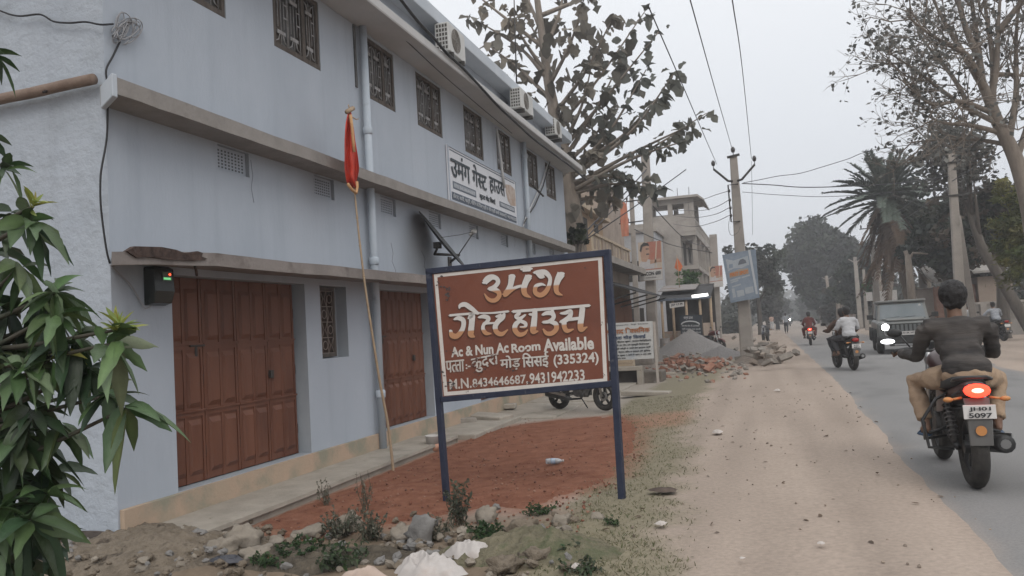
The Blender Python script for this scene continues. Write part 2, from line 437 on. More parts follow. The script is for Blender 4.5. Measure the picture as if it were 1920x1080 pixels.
rc_ = (sum(p[0] for p in ctrl)/len(ctrl), sum(p[1] for p in ctrl)/len(ctrl))
rvv = []; NRr = 60
for k in range(NRr+1):
    t = k/NRr
    for i, p in enumerate(ctrl):
        w_ = ragged(p)
        q = (rc_[0]+(p[0]-rc_[0])*t*w_, rc_[1]+(p[1]-rc_[1])*t*w_)
        x = max(q[0], -4.68)
        rvv.append((x, q[1], gz(x, q[1]) + .012*fb(x, q[1], 1.3) + .003 + (1-t**5)*(.03 + .025*fb(x, q[1], 1.7)+.018*fb(x, q[1], 5)+.012*fb(x, q[1], 14)) - .02*(t >= 1)))
nn = len(ctrl)
rff = [(k*nn+i, k*nn+(i+1) % nn, (k+1)*nn+(i+1) % nn, (k+1)*nn+i) for k in range(NRr) for i in range(nn)]
M_RED = mat('red_murram', (.175, .074, .048), (.26, .122, .08), scale=5, rough=.97, bump=1.0, bscale=30, bdist=.04, stain=(.28, .15, .105), sscale=9, sth=(.6, .72), spec=.05, detail=12)
rs = mesh_np('red_soil', rvv, np.array(rff).ravel(), 4, M_RED, smooth=True); put(rs, kind='structure')
# ---------------------------------------------------------------- the guest house
M_WALL = mat('pale_blue_plaster', (.345, .382, .434), (.378, .415, .468), scale=1.1, rough=.9, bump=.25, bscale=22, spec=.15, stretch=(1, 1, .45), streak=(.29, .325, .37), stain=(.315, .352, .402), sscale=.8, sth=(.5, .75))
M_ROUGH = mat('rough_cast_plaster', (.335, .37, .418), (.38, .415, .462), scale=1.5, rough=.95, bump=.75, bscale=9, spec=.1, bdist=.035, streak=(.29, .315, .35), stain=(.305, .335, .37), sscale=2.0, sth=(.5, .7))
M_LEDGE = mat('bare_cement', (.20, .185, .172), (.255, .238, .222), scale=4, rough=.92, bump=.4, bscale=30)
M_SOFF = mat('soffit_paint', (.40, .40, .40), (.46, .455, .45), scale=2, rough=.9, bump=.2, bscale=20)
M_BAND = mat('parapet_paint', (.40, .44, .48), (.46, .49, .53), scale=2, rough=.9, bump=.2, bscale=20)
M_PLINTH = mat('plinth_cement', (.36, .285, .21), (.42, .30, .22), scale=1.6, rough=.92, bump=.35, bscale=26, stain=(.25, .235, .18), sscale=1.5, sth=(.48, .62))
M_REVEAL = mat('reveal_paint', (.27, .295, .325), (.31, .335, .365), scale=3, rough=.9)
M_DOOR = mat('brown_door_paint', (.105, .038, .021), (.152, .060, .034), scale=3, rough=.55, bump=.15, bscale=40, stretch=(1, 1, .25), stain=(.075, .027, .016), sscale=2.2, sth=(.55, .75), spec=.35)
M_DARK = mat('dark_slit', (.02, .014, .012), rough=.9)
M_WOOD = mat('weathered_frame_wood', (.058, .048, .042), (.115, .098, .086), scale=9, rough=.9, bump=.3, bscale=60, stretch=(1, 1, .3))
M_GLASS = mat('dusty_dark_pane', (.035, .034, .034), (.06, .055, .05), scale=3, rough=.35, spec=.4)
M_GRILL = mat('pale_grille_paint', (.34, .34, .35), (.22, .21, .20), scale=20, rough=.7)
M_IRON = mat('dark_iron', (.03, .028, .027), (.05, .045, .04), scale=20, rough=.6)
M_PIPE = mat('painted_pipe', (.36, .41, .46), (.40, .44, .49), scale=5, rough=.6, stain=(.22, .24, .27), sscale=3, sth=(.6, .75))
M_BRICKDK = mat('exposed_rubble', (.028, .018, .015), (.085, .056, .046), scale=16, rough=1, bump=1, bscale=20)
FX = -5.4; Y0, Y1 = 5.56, 22.7; ZS = 6.03
gh = thing('guest_house', 'two storey pale blue guest house with brown shop doors and grilled upper windows', 'building', (FX, Y0, -.1))
O = gh.location.copy()
door_op = [(6.30, 8.62), (10.48, 12.44), (14.7, 16.9)]; DZ = (.127, 2.19)
upw = [(6.2, 7.29), (8.19, 9.25), (10.47, 11.50), (12.35, 13.45), (14.6, 15.68), (16.58, 17.62), (18.78, 19.92), (20.7, 21.74)]; UZ = (5.05, 5.985)
vents = [(7.06, 7.60), (8.95, 9.45), (10.80, 11.32), (12.62, 13.14), (14.57, 15.08), (16.5, 17.02), (18.75, 19.25), (20.6, 21.1)]; VZ = (3.345, 3.62)
holes = [(a, b, *DZ, .19) for a, b in door_op] + [(8.97, 9.64, 1.25, 2.19, .16)] + [(a, b, *UZ, .10) for a, b in upw] + [(a, b, *VZ, .07) for a, b in vents]
def wall_grid(mb, x, y0, y1, z0, z1, holes, revmb):
    cy = sorted(set([y0, y1] + [h[i] for h in holes for i in (0, 1)])); cz = sorted(set([z0, z1] + [h[i] for h in holes for i in (2, 3)]))
    for i in range(len(cy)-1):
        for j in range(len(cz)-1):
            my, mz = (cy[i]+cy[i+1])/2, (cz[j]+cz[j+1])/2
            if any(h[0] < my < h[1] and h[2] < mz < h[3] for h in holes): continue
            mb.add([(x, cy[i], cz[j]), (x, cy[i+1], cz[j]), (x, cy[i+1], cz[j+1]), (x, cy[i], cz[j+1])], [(0,1,2,3)])
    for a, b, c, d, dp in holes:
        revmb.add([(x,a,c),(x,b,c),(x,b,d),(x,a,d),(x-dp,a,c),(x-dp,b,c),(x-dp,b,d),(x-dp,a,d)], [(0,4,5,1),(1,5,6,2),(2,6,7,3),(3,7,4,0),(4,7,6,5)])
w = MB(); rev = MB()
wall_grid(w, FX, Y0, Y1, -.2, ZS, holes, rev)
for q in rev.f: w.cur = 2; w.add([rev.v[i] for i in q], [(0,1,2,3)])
w.cur = 0
wall_grid(w, FX-.001, Y0, Y1, ZS, 6.95, [], rev)
w.cur = 1
w.add([(FX, Y0, -.2), (-15, Y0, -.2), (-15, Y0, 6.95), (FX, Y0, 6.95)], [(0,1,2,3)])
w.cur = 0
w.add([(FX, Y1, -.2), (-15, Y1, -.2), (-15, Y1, 6.95), (FX, Y1, 6.95)], [(0,1,2,3)])
w.add([(-15, Y0, -.2), (-15, Y1, -.2), (-15, Y1, 6.95), (-15, Y0, 6.95)], [(0,1,2,3)])
w.add([(FX, Y0, 6.949), (FX, Y1, 6.949), (-15, Y1, 6.949), (-15, Y0, 6.949)], [(0,1,2,3)])
wall = w.build('wall', [M_WALL, M_ROUGH, M_REVEAL], gh, O)
# slab, parapet band, ledge, canopy, plinth
s = MB(); s.box((FX+.002, 4.2, ZS), (-4.81, 22.75, 6.16)); s.bar((-4.83, 4.2, ZS-.008), (-4.83, 22.75, ZS-.008), .035, .016)
s.build('roof_overhang', M_SOFF, gh, O, bevel=.012)
s = MB(); s.box((-5.46, 4.6, 6.88), (-5.06, 22.72, 7.12)); s.build('parapet_band', M_BAND, gh, O, bevel=.015)
def wavy_slab(y0, y1, x_in, x_out, zt, zb, zt_f=None, amp=.01, step=.25, drop_in=0.0, yin=None):
    mb = MB(); rings = []
    for y in list(np.arange(y0, y1, step))+[y1]:
        dz = (zt_f(y) if zt_f else 0) + amp*fb(2, y, 1.4); dx = amp*fb(8, y, 2.0)
        yi = y if yin is None else max(y, yin+(y-y0)*.2)
        rings.append([(x_in, yi, zt+.03+dz), (x_out+dx, y, zt+dz), (x_out+dx*.6, y, zb+dz*.8+amp*fb(4, y, 3)), (x_in, yi, zb+dz*.5+drop_in)])
    return mb.loft(rings, smooth=False)
ld = wavy_slab(5.33, 22.2, FX+.002, -5.05, 3.775, 3.63, amp=.012, yin=5.5); ld.build('ledge', M_LEDGE, gh, O)
cap = MB(); cap.prism([(FX+.003, 5.50, 3.60), (-5.045, 5.27, 3.60), (-5.045, 5.27, 3.80), (FX+.003, 5.50, 3.80)], (.0, .06, 0)); cap.build('ledge_end', M_BAND, gh, O, bevel=.01)
sag = lambda y: float(np.interp(y, [4.9, 5.4, 5.7, 6.3, 7.2, 9, 11, 23], [-.06, -.02, .0, .03, .03, .05, .065, .06]))
cn = wavy_slab(4.98, 22.4, FX+.002, -4.82, 2.31, 2.195, sag, amp=.012, drop_in=.05, yin=5.57)
cnp = cn.build('canopy', mat('canopy_cement', (.17, .15, .14), (.235, .21, .195), scale=3, rough=.92, bump=.4, bscale=28, stain=(.12, .10, .09), sscale=2.5, sth=(.55, .7)), gh, O)
bk = MB()
pl = [(5.12, 2.27), (5.2, 2.315), (5.5, 2.335), (5.68, 2.325), (5.78, 2.305), (5.95, 2.335), (6.02, 2.325), (6.0, 2.29), (6.08, 2.275), (5.9, 2.245), (5.6, 2.235), (5.35, 2.24), (5.22, 2.225), (5.16, 2.25)]
bk.prism([(-4.845, a, b) for a, b in pl], (.045, 0, 0)); bk.build('broken_edge', M_BRICKDK, cnp, (0,0,0) if False else O)
rd_ = MB(); rd_.tube([(-4.9, 6.02, 2.25), (-4.89, 6.03, 2.17), (-4.91, 6.06, 2.13)], .012, 6); rd_.build('rusty_rebar', M_BRICKDK, cnp, O)
p = MB(); rings = []
for y in list(np.arange(5.58, 22.6, .3))+[22.6]:
    if y < 22.61: rings.append([(FX+.002, y, .122+.006*fb(1, y, 3)), (FX+.05+.01*fb(2, y, 2), y, .118+.008*fb(1, y, 3)), (FX+.055+.01*fb(7, y, 3), y, -.3), (FX+.002, y, -.3)])
p.loft(rings, smooth=False); p.build('plinth', M_PLINTH, gh, O)
b = MB(); rings = []
for x in np.arange(-9, -5.38, .15): rings.append([(x, Y0-.012-.02*abs(fb(x, 1, 4)), -.055+.03*fb(x, 0, 3)), (x, Y0+.01, -.05), (x, Y0+.01, -.4), (x, Y0-.03, -.4)])
b.loft(rings, smooth=False); b.build('exposed_footing', mat('exposed_footing', (.06, .05, .045), (.10, .085, .075), scale=9, rough=1, bump=.8, bscale=20), gh, O)
# pipes
def pipe(y, z0, z1, x=FX+.09, r=.056):
    mb = MB(); mb.tube([(x, y, z0), (x, y, z1)], r, 14)
    for z in np.arange(z0+.72, z1, 1.9): mb.tube([(x, y, z), (x, y, z+.02), (x, y, z+.10), (x, y, z+.12)], [r, r*1.28, r*1.28, r], 14)
    return mb
pp = pipe(10.33, -.1, 6.02); pp.build('drain_pipe', M_PIPE, gh, O)
pp = pipe(18.45, 3.0, 6.02); pp.build('drain_pipe', M_PIPE, gh, O)
sk = MB(); sk.box((FX+.003, 10.18, 5.1), (FX+.02, 10.235, 6.02)); sk.build('dark_streak', mat('black_mould', (.06, .06, .06), (.12, .12, .12), scale=12, rough=1), gh, O)  # narrow dark strip on the wall beside the pipe, below the overhang
# doors: folding leaves with raised panels in three tiers
def shop_door(y0, y1, leaves, x):
    z0, z1 = DZ; H_ = z1-z0
    back = MB(); back.box((x-.05, y0-.02, z0), (x-.03, y1, z1))
    door = back.build('shop_door', M_DARK, gh, O)
    W = (y1-y0)/leaves
    for k in range(leaves):
        a, b_ = y0+k*W+.006, y0+(k+1)*W-.006
        mb = MB(); mb.box((x-.028, a, z0+.012), (x, b_, z1-.004))
        n = 2; pw = (b_-a-.05)/n
        mb.box((x, a, z0+.012), (x+.012, a+.03, z1-.004)); mb.box((x, b_-.03, z0+.012), (x+.012, b_, z1-.004)); mb.box((x, (a+b_)/2-.018, z0+.012), (x+.0115, (a+b_)/2+.018, z1-.004))
        for t in range(3):
            pz0 = z0+.07+t*(H_-.05)/3; pz1 = pz0+(H_-.05)/3-.10
            if t == 2: pz1 -= .02
            for j in range(n):
                pa = a+.03+j*pw+.022; pb = pa+pw-.044
                # sunk border and raised field
                fr_ = .018
                o = [(x+.001, pa, pz0), (x+.001, pb, pz0), (x+.001, pb, pz1), (x+.001, pa, pz1)]
                i1 = [(x-.016, pa+.006, pz0+.006), (x-.016, pb-.006, pz0+.006), (x-.016, pb-.006, pz1-.006), (x-.016, pa+.006, pz1-.006)]
                i2 = [(x+.026, pa+fr_+.012, pz0+fr_+.035), (x+.026, pb-fr_-.012, pz0+fr_+.045), (x+.026, pb-fr_-.012, pz1-fr_-.045), (x+.026, pa+fr_+.012, pz1-fr_-.045)]
                i15 = [(x+.002, pa+.010, pz0+.012), (x+.002, pb-.010, pz0+.012), (x+.002, pb-.010, pz1-.012), (x+.002, pa+.010, pz1-.012)]
                mb.loft([i15, i2], caps=False, smooth=False); mb.add(i2, [(0,1,2,3)])
        # middle and top rails
        for t in (1, 2):
            zz = z0+.02+t*(H_-.05)/3
            mb.box((x, a, zz-.03), (x+.014, b_, zz+.03)); mb.box((x+.0145, a, zz+.018), (x+.030, b_, zz+.036))
        lf = mb.build('door_leaf', M_DOOR, door, O)
        for zf in (.12, .47, .80):
            hg = MB(); hg.box((x+.0, b_-.004, z0+H_*zf), (x+.011, b_+.010, z0+H_*zf+.11)); hg.build('hinge', M_DARK, door, O)
    hs = MB(); yb = y0+W*1.0
    hs.box((x+.012, yb-.2, z0+1.36), (x+.03, yb+.02, z0+1.385)); hs.box((x+.012, yb-.12, z0+1.22), (x+.02, yb-.085, z0+1.36)); hs.cbox((x+.035, y0+W*(leaves-1)+.03, z0+1.0), (.03, .06, .09))
    hs.build('hasp', M_IRON, door, O, bevel=.004)
shop_door(6.32, 8.55, 4, FX-.145); shop_door(10.5, 12.36, 4, FX-.13); shop_door(14.72, 16.8, 4, FX-.13)
# lower little window with lattice
f = MB(); x = FX-.12; a, b_, c, d = 8.99, 9.50, 1.265, 2.18
for q in ((a, a+.04, c, d), (b_-.04, b_, c, d)): f.box((x-.03, q[0], q[2]), (x+.02, q[1], q[3]))
f.box((x-.03, a+.04, c), (x+.022, b_-.04, c+.05)); f.box((x-.03, a+.04, d-.05), (x+.022, b_-.04, d))
sw = f.build('lattice_window', M_WOOD, gh, O)
g = MB(); g.box((x-.035, a, c), (x-.028, b_, d)); g.build('pane', mat('lattice_backing', (.04, .022, .016), rough=.8), sw, O)
g = MB(); xx = x+.004
for zz in np.linspace(c+.05, d-.05, 5): g.tube([(xx, a+.04, zz), (xx, b_-.04, zz)], .006, 5)
for yy in np.linspace(a+.04, b_-.04, 4): g.tube([(xx, yy, c+.05), (xx, yy, d-.05)], .006, 5)
for i in range(3):
    for j in range(4):
        cy_, cz_ = a+.04+(i+.5)*(b_-a-.08)/3, c+.05+(j+.5)*(d-c-.1)/4
        if (i+j) % 2: g.ring((xx, cy_, cz_), (1,0,0), .055, .006, 14, 5)
        else:
            for s1 in (-1, 1):
                g.tube([(xx, cy_+s1*.065, cz_-.1), (xx, cy_+s1*.015, cz_), (xx, cy_+s1*.065, cz_+.1)], .0055, 5)
g.build('lattice', mat('lattice_paint', (.20, .16, .14), (.28, .23, .2), scale=20, rough=.7), sw, O)
# upper windows
def upper_window(y0, y1, seed):
    rr = random.Random(seed); z0, z1 = UZ; x = FX-.035; fw = .055; mull = y0+(y1-y0)*.655
    f = MB()
    f.box((x-.05, y0+.01, z0+.01), (x+.025, y0+.01+fw, z1)); f.box((x-.05, y1-fw, z0+.01), (x+.025, y1-.005, z1))
    f.box((x-.05, y0+.01+fw, z0+.012), (x+.022, y1-fw, z0+fw+.02)); f.box((x-.05, y0+.01+fw, z1-fw), (x+.022, y1-fw, z1-.002)); f.box((x-.05, mull-.035, z0+fw+.02), (x+.02, mull+.035, z1-fw))
    win = f.build('window', M_WOOD, gh, O)
    p = MB(); p.box((x-.06, y0+.02, z0+.02), (x-.048, y1-.02, z1-.01)); p.build('pane', M_GLASS, win, O)
    if rr.random() < .75:   # half closed board shutters behind the grille
        sh = MB(); sh.box((x-.046, y0+.07, z0+.08), (x-.036, y0+.07+rr.uniform(.08, .2), z1-.07)); sh.build('shutter', M_WOOD, win, O)
        sh = MB(); sh.box((x-.046, y1-.08-rr.uniform(.05, .14), z0+.08), (x-.036, y1-.07, z1-.07)); sh.build('shutter', M_WOOD, win, O)
    g = MB(); xx = x-.004
    bays = [(y0+.08, y0+.08+(mull-y0-.12)/2), (y0+.08+(mull-y0-.12)/2, mull-.04), (mull+.045, y1-.065)]
    for a, b_ in bays:
        wd = b_-a; cy_ = (a+b_)/2
        for t in (.04, .5, .96): g.tube([(xx, a+wd*t, z0+.08), (xx, a+wd*t, z1-.07)], .0055, 5)
        for t in (.27, .73): g.tube([(xx, a+wd*t, z0+.30), (xx, a+wd*t, z1-.28)], .0055, 5)
        for zc, sg in ((z0+.24, -1), (z1-.22, 1)):
            g.box((xx-.004, cy_-wd*.30, zc-.022), (xx+.006, cy_+wd*.30, zc+.022))
            for s1 in (-1, 1):
                g.tube([(xx, cy_+s1*wd*.1, zc), (xx, cy_+s1*wd*.22, zc+sg*.10), (xx, cy_+s1*wd*.42, zc+sg*.13)], .008, 5)
        for zc in (z0+.45, z0+.62): g.box((xx-.004, a+wd*.7, zc-.008), (xx+.005, b_-.005, zc+.008))
    g.build('grille', M_GRILL, win, O)
for i, (a, b_) in enumerate(upw): upper_window(a, b_, i)
# jali vents
for a, b_ in vents:
    z0, z1 = VZ; v = MB(); x = FX-.045
    v.box((x-.02, a+.005, z0+.005), (x, b_-.005, z1-.005)); v.cur = 1
    for i in range(8):
        for j in range(6):
            cy_, cz_ = a+.04+(i+.5)*(b_-a-.08)/8, z0+.03+(j+.5)*(z1-z0-.06)/6
            v.box((x, cy_-.013, cz_-.009), (x+.0015, cy_+.013, cz_+.009))
    v.build('jali_vent', [M_WALL, mat('vent_hole', (.07, .075, .08), rough=1)], gh, O)
# conduits on the upper wall near the far end
for k, pts in enumerate([[(1045, 252), (1040, 275), (1028, 305), (1015, 345), (1000, 378), (986, 408), (981, 425)], [(1040, 262), (1032, 300), (1018, 350), (1003, 385), (990, 405), (983, 418)], [(931, 240), (937, 285), (942, 325), (946, 352)]]):
    mb = MB(); mb.tube([onX(px, py, FX+.05+.02*k) for px, py in pts], .017 if k < 2 else .03, 6); mb.build('conduit', mat('grey_conduit', (.42, .42, .42), rough=.7) if k != 1 else M_IRON, gh, O)
mb = MB(); mb.bar(onX(999, 348, FX+.06), onX(1019, 368, FX+.35), .04); mb.build('bracket', M_IRON, gh, O)

for pts in ([(733, 455), (737, 475), (735, 490), (741, 505), (743, 516)], [(790, 470), (797, 485), (795, 500), (803, 512)], [(470, 300), (474, 330), (471, 352), (476, 380)], [(962, 440), (966, 452), (965, 462)]):
    mb = MB(); mb.tube([onX(px, py, FX+.0005) for px, py in pts], .0035, 4); mb.build('crack', mat('crack_grey', (.13, .135, .145), rough=1), wall, O)
# ---------------------------------------------------------------- painted sign board on two posts
M_BLUE = mat('dark_blue_enamel', (.012, .017, .038), (.024, .031, .056), scale=9, rough=.5, bump=.15, bscale=60, stain=(.10, .105, .115), sscale=7, sth=(.62, .72), spec=.4)
bl = onY(838, 942, 7.42); br = onY(1167, 948, 7.06)
tl = onY(805, 509, 7.42); tr = onY(1139, 474, 7.06)
ux = Vector((br.x-bl.x, br.y-bl.y, 0)).normalized(); nrm = Vector((0, 0, 1)).cross(ux)   # into the board
sign = thing('sign_board', 'brown hand painted signboard on two dark blue posts standing in front of the guest house', 'sign', (bl.x, bl.y, gz(bl.x, bl.y)))
sign.rotation_euler = (0, 0, math.atan2(ux.y, ux.x))
MSI = (Matrix.Translation(sign.location) @ sign.rotation_euler.to_matrix().to_4x4()).inverted()
def spx(px, py, dy=0.0):
    """photo pixel -> the board's own plane (local xz)"""
    r = ray(px, py); n = nrm; t = (Vector((bl.x, bl.y, 0))-EYEV).dot(n)/r.dot(n)
    q = MSI @ (EYEV+r*t); return (q.x, q.y+dy, q.z)
lb, lt, rb, rt = spx(838, 942), spx(805, 509), spx(1167, 948), spx(1139, 474)
PW = .058
def lp(a, b, t): return tuple(a[i]*(1-t)+b[i]*t for i in range(3))
mb = MB(); mb.bar(lp(lb, lt, -.25), lp(lb, lt, 1.0), PW, PW, up=(0, 1, 0)); mb.build('post', M_BLUE, sign, bevel=.006)
mb = MB(); mb.bar(lp(rb, rt, -.1), lp(rb, rt, 1.0), PW, PW, up=(0, 1, 0)); mb.build('post', M_BLUE, sign, bevel=.006)
f0, f1 = spx(826, 749), spx(1150, 719)
mb = MB(); mb.bar((lt[0]-.03, 0, lt[2]), (rt[0]+.03, 0, rt[2]), PW, PW, up=(0, 1, 0)); mb.build('frame_rail', M_BLUE, sign, bevel=.006)
mb = MB(); mb.bar((f0[0]+.02, 0, f0[2]), (f1[0], 0, f1[2]), PW*.95, PW*.95, up=(0, 1, 0)); mb.build('frame_rail', M_BLUE, sign, bevel=.006)
M_BOARD = mat('brown_sign_paint', (.155, .052, .032), (.185, .068, .042), scale=2.5, rough=.7, bump=.1, bscale=50, stain=(.10, .045, .035), sscale=1.6, sth=(.55, .8), spec=.3)
M_WHT = mat('chipped_white_paint', (.56, .52, .48), (.62, .58, .54), scale=12, rough=.8, stain=(.10, .08, .075), sscale=16, sth=(.66, .70))
PY = -.012
c4 = [spx(*p) for p in ((812, 514), (1131, 480), (1143, 722), (832, 746))]
mb = MB(); mb.prism([(p[0], PY, p[2]) for p in c4], (0, .02, 0)); panel = mb.build('panel', M_BOARD, sign)
# white border strips
def strip(pts_o, pts_i, y):
    m_ = MB(); m_.add([(p[0], y, p[2]) for p in pts_o+pts_i[::-1]], [(0,1,2,3)]); return m_
oc = [spx(*p) for p in ((815, 514.5), (1129.5, 481.5), (1140, 717), (834, 742))]; ic = [spx(*p) for p in ((821.5, 520), (1122.5, 488), (1132.5, 709.5), (840.5, 734.5))]
mb = MB(); mb.add([(p[0], PY-.002, p[2]) for p in oc+ic], [(i, (i+1) % 4, 4+(i+1) % 4, 4+i) for i in range(4)]); mb.build('border', M_WHT, panel)
# big brush lettering, traced as strokes (x, y, width) in a 6x enlargement of the photo
L1 = [[(540,300,66),(585,255,78),(635,237,62),(682,258,52),(692,300,52),(655,345,50),(590,372,40)],
      [(592,368,40),(650,378,58),(698,405,56),(706,450,54),(670,493,52),(620,500,48),(575,475,36),(540,422,10)],
      [(852,222,84),(845,270,72),(832,335,66),(805,395,74),(772,428,70),(752,430,40)],[(790,420,60),(860,372,44),(920,345,34),(985,332,30)],
      [(1040,228,88),(1003,300,72),(985,370,68),(1000,430,56),(1064,468,10)],[(968,150,62),(1058,143,62)],
      [(1095,188,26),(1150,180,50),(1225,186,62),(1276,245,46),(1270,320,48),(1232,400,58),(1170,440,58),(1112,408,54),(1120,342,48),(1180,318,34),(1228,332,12)],
      [(1120,196,20),(1175,222,70),(1210,238,30)],
      [(1404,200,96),(1366,270,76),(1346,350,62),(1360,412,50),(1420,442,10)]]
L2 = [[(148,668,28),(300,655,28),(485,640,24)],[(490,642,18),(640,640,22),(812,622,26)],[(858,625,34),(1290,592,34),(1722,556,34)],
      [(258,592,14),(272,558,46),(325,545,56),(395,590,56),(472,650,34)],
      [(200,712,22),(250,698,50),(302,722,56),(306,785,54),(280,850,58),(230,900,62),(178,890,64),(160,835,34)],
      [(360,705,24),(400,668,70),(398,760,68),(390,835,72),(392,885,70),(434,912,14)],
      [(475,690,24),(535,680,50),(585,700,50),(568,742,46),(535,768,40),(525,820,46),(560,868,48),(620,872,14)],[(555,758,28),(655,752,22)],
      [(765,648,30),(745,690,60),(695,735,60),(662,795,60),(682,858,56),(740,876,50),(806,826,14)],[(672,682,26),(735,668,50)],
      [(935,642,45),(896,680,45),(940,702,42),(1002,660,22)],[(950,718,40),(893,768,58),(884,830,60),(930,882,54),(990,870,42),(1028,826,12)],[(950,730,42),(1002,758,44),(996,796,34),(938,798,16)],
      [(1108,600,58),(1105,680,66),(1096,770,72),(1090,846,68),(1148,846,12)],[(1045,655,26),(1100,660,36)],
      [(1190,662,26),(1240,642,48),(1300,645,56),(1318,692,48),(1268,735,44),(1195,745,30)],[(1268,733,40),(1338,762,58),(1348,820,58),(1300,868,54),(1240,868,48),(1198,818,18)],[(1300,600,34),(1312,645,40)],
      [(1395,645,22),(1450,640,42),(1508,622,50),(1500,680,58),(1450,722,58),(1395,742,34)],[(1440,722,56),(1438,790,58),(1470,840,52),(1545,822,14)],[(1480,715,38),(1605,700,38)],[(1642,585,66),(1632,680,68),(1620,770,70),(1630,826,62),(1698,796,12)]]
def brush(mb, strokes, y, dx=0, dy=0, grow=0):
    for k, st in enumerate(strokes):
        P_ = crom(st, 7); n = len(P_); vs = []; yy = y-.0004*(k % 5)
        for i, p in enumerate(P_):
            a, b_ = P_[max(i-1, 0)], P_[min(i+1, n-1)]; t = (b_-a)[:2]; t = t/max(1e-6, np.hypot(*t)); h = p[2]*.47+grow
            for sg in (-1, 1):
                X, Y_ = p[0]-t[1]*h*sg+dx, p[1]+t[0]*h*sg+dy
                q = spx(820+X/6, 480+Y_/6); vs.append((q[0], yy, q[2]))
        mb.add(vs, [(2*i, 2*i+1, 2*i+3, 2*i+2) for i in range(n-1)])
        for e_ in (0, n-1):   # rounded ends
            if P_[e_][2] > 20:
                r_ = P_[e_][2]*.47+grow; c = P_[e_]; o = []
                for j in range(12):
                    q = spx(820+(c[0]+dx+r_*.9*math.cos(j*math.pi/6))/6, 480+(c[1]+dy+r_*.45*math.sin(j*math.pi/6))/6); o.append((q[0], yy-.0002, q[2]))
                mb.add(o, [tuple(range(12))])
M_LSH = mat('letter_shade_brown', (.085, .036, .026), (.10, .045, .03), rough=.8, scale=6)
def two_tone(name, zsplit):
    m = mat(name, (.60, .575, .55), (.54, .51, .48), scale=14, rough=.75); nt = m.node_tree; b = nt.nodes['Principled BSDF']
    t = nt.nodes.new("ShaderNodeTexCoord"); s_ = nt.nodes.new("ShaderNodeSeparateXYZ"); nt.links.new(t.outputs['Object'], s_.inputs[0])
    ma = nt.nodes.new("ShaderNodeMath"); ma.operation = 'MULTIPLY_ADD'; ma.inputs[1].default_value = -(c4[1][2]-c4[0][2])/(c4[1][0]-c4[0][0])
    nt.links.new(s_.outputs['X'], ma.inputs[0]); nt.links.new(s_.outputs['Z'], ma.inputs[2])
    mr = nt.nodes.new("ShaderNodeMapRange"); mr.inputs[1].default_value = zsplit-.006; mr.inputs[2].default_value = zsplit+.006
    nt.links.new(ma.outputs[0], mr.inputs[0]); x = nt.nodes.new("ShaderNodeMix"); x.data_type = 'RGBA'
    old = b.inputs['Base Color'].links[0].from_socket
    nt.links.new(mr.outputs[0], x.inputs[0]); x.inputs[6].default_value = (.45, .235, .125, 1); nt.links.new(old, x.inputs[7]); nt.links.new(x.outputs[2], b.inputs['Base Color'])
    return m
slp = (c4[1][2]-c4[0][2])/(c4[1][0]-c4[0][0])
def zs_at(X, Y_): q = spx(820+X/6, 480+Y_/6); return q[2]-slp*q[0]
for strokes, zs in ((L1, zs_at(900, 368)), (L2, zs_at(800, 812))):
    mb = MB(); brush(mb, strokes, PY-.003, dx=-7, dy=13, grow=5); mb.build('letter_shade', M_LSH, panel)
    mb = MB(); brush(mb, strokes, PY-.006); mb.build('lettering', two_tone('two_tone_'+str(len(strokes)), zs), panel)
# lower lines of writing
def sline(txt, p0, p1, hpx, bold, m_=None, name='lettering', wob=0):
    """baseline from photo pixel p0 to p1, hpx tall"""
    a, b_ = spx(*p0), spx(*p1); top_ = spx(p0[0]-hpx*.06, p0[1]-hpx)
    mb = MB(); write(mb, txt, a[0], a[2], b_[0]-a[0], top_[2]-a[2], PY-.003, bold, rise=(b_[2]-a[2])/(b_[0]-a[0]), wob=wob)
    mb.build(name, m_ or M_WHT2, panel)
M_WHT2 = mat('letter_white', (.60, .57, .53), (.50, .46, .42), scale=25, rough=.8, stain=(.14, .06, .04), sscale=22, sth=(.66, .71))
M_WORN = mat('worn_letter_white', (.58, .54, .50), (.45, .40, .36), scale=25, rough=.85, stain=(.10, .045, .035), sscale=13, sth=(.60, .66))
M_SHD = M_LSH
sline('Ac & Nun Ac', (848, 670), (955.5, 661), 19, .035); sline('Room', (961, 662), (1015, 656.5), 17, .035); sline('Available', (1021, 659.5), (1115.5, 655), 24, .035)
sline('पत~ता', (839, 699), (873, 696), 22, .03, M_WORN); sline(':-', (875, 692), (884, 691), 9, .03)
sline('कुदरा', (887, 700), (937, 690), 27, .03, M_WORN); sline('मोड़', (941, 695), (978, 692), 27, .03, M_WORN)
sline('सिसई', (982.5, 691.5), (1031, 688), 29, .03); sline('(335324)', (1040, 689.5), (1124.5, 684), 24, .025)
sline('M.N.', (845, 730), (886, 727), 19, .02, M_WORN); sline('8434646687,', (888, 729), (992, 721), 19, .02, M_WORN); sline('9431942233', (995, 720), (1098, 713), 20, .02)
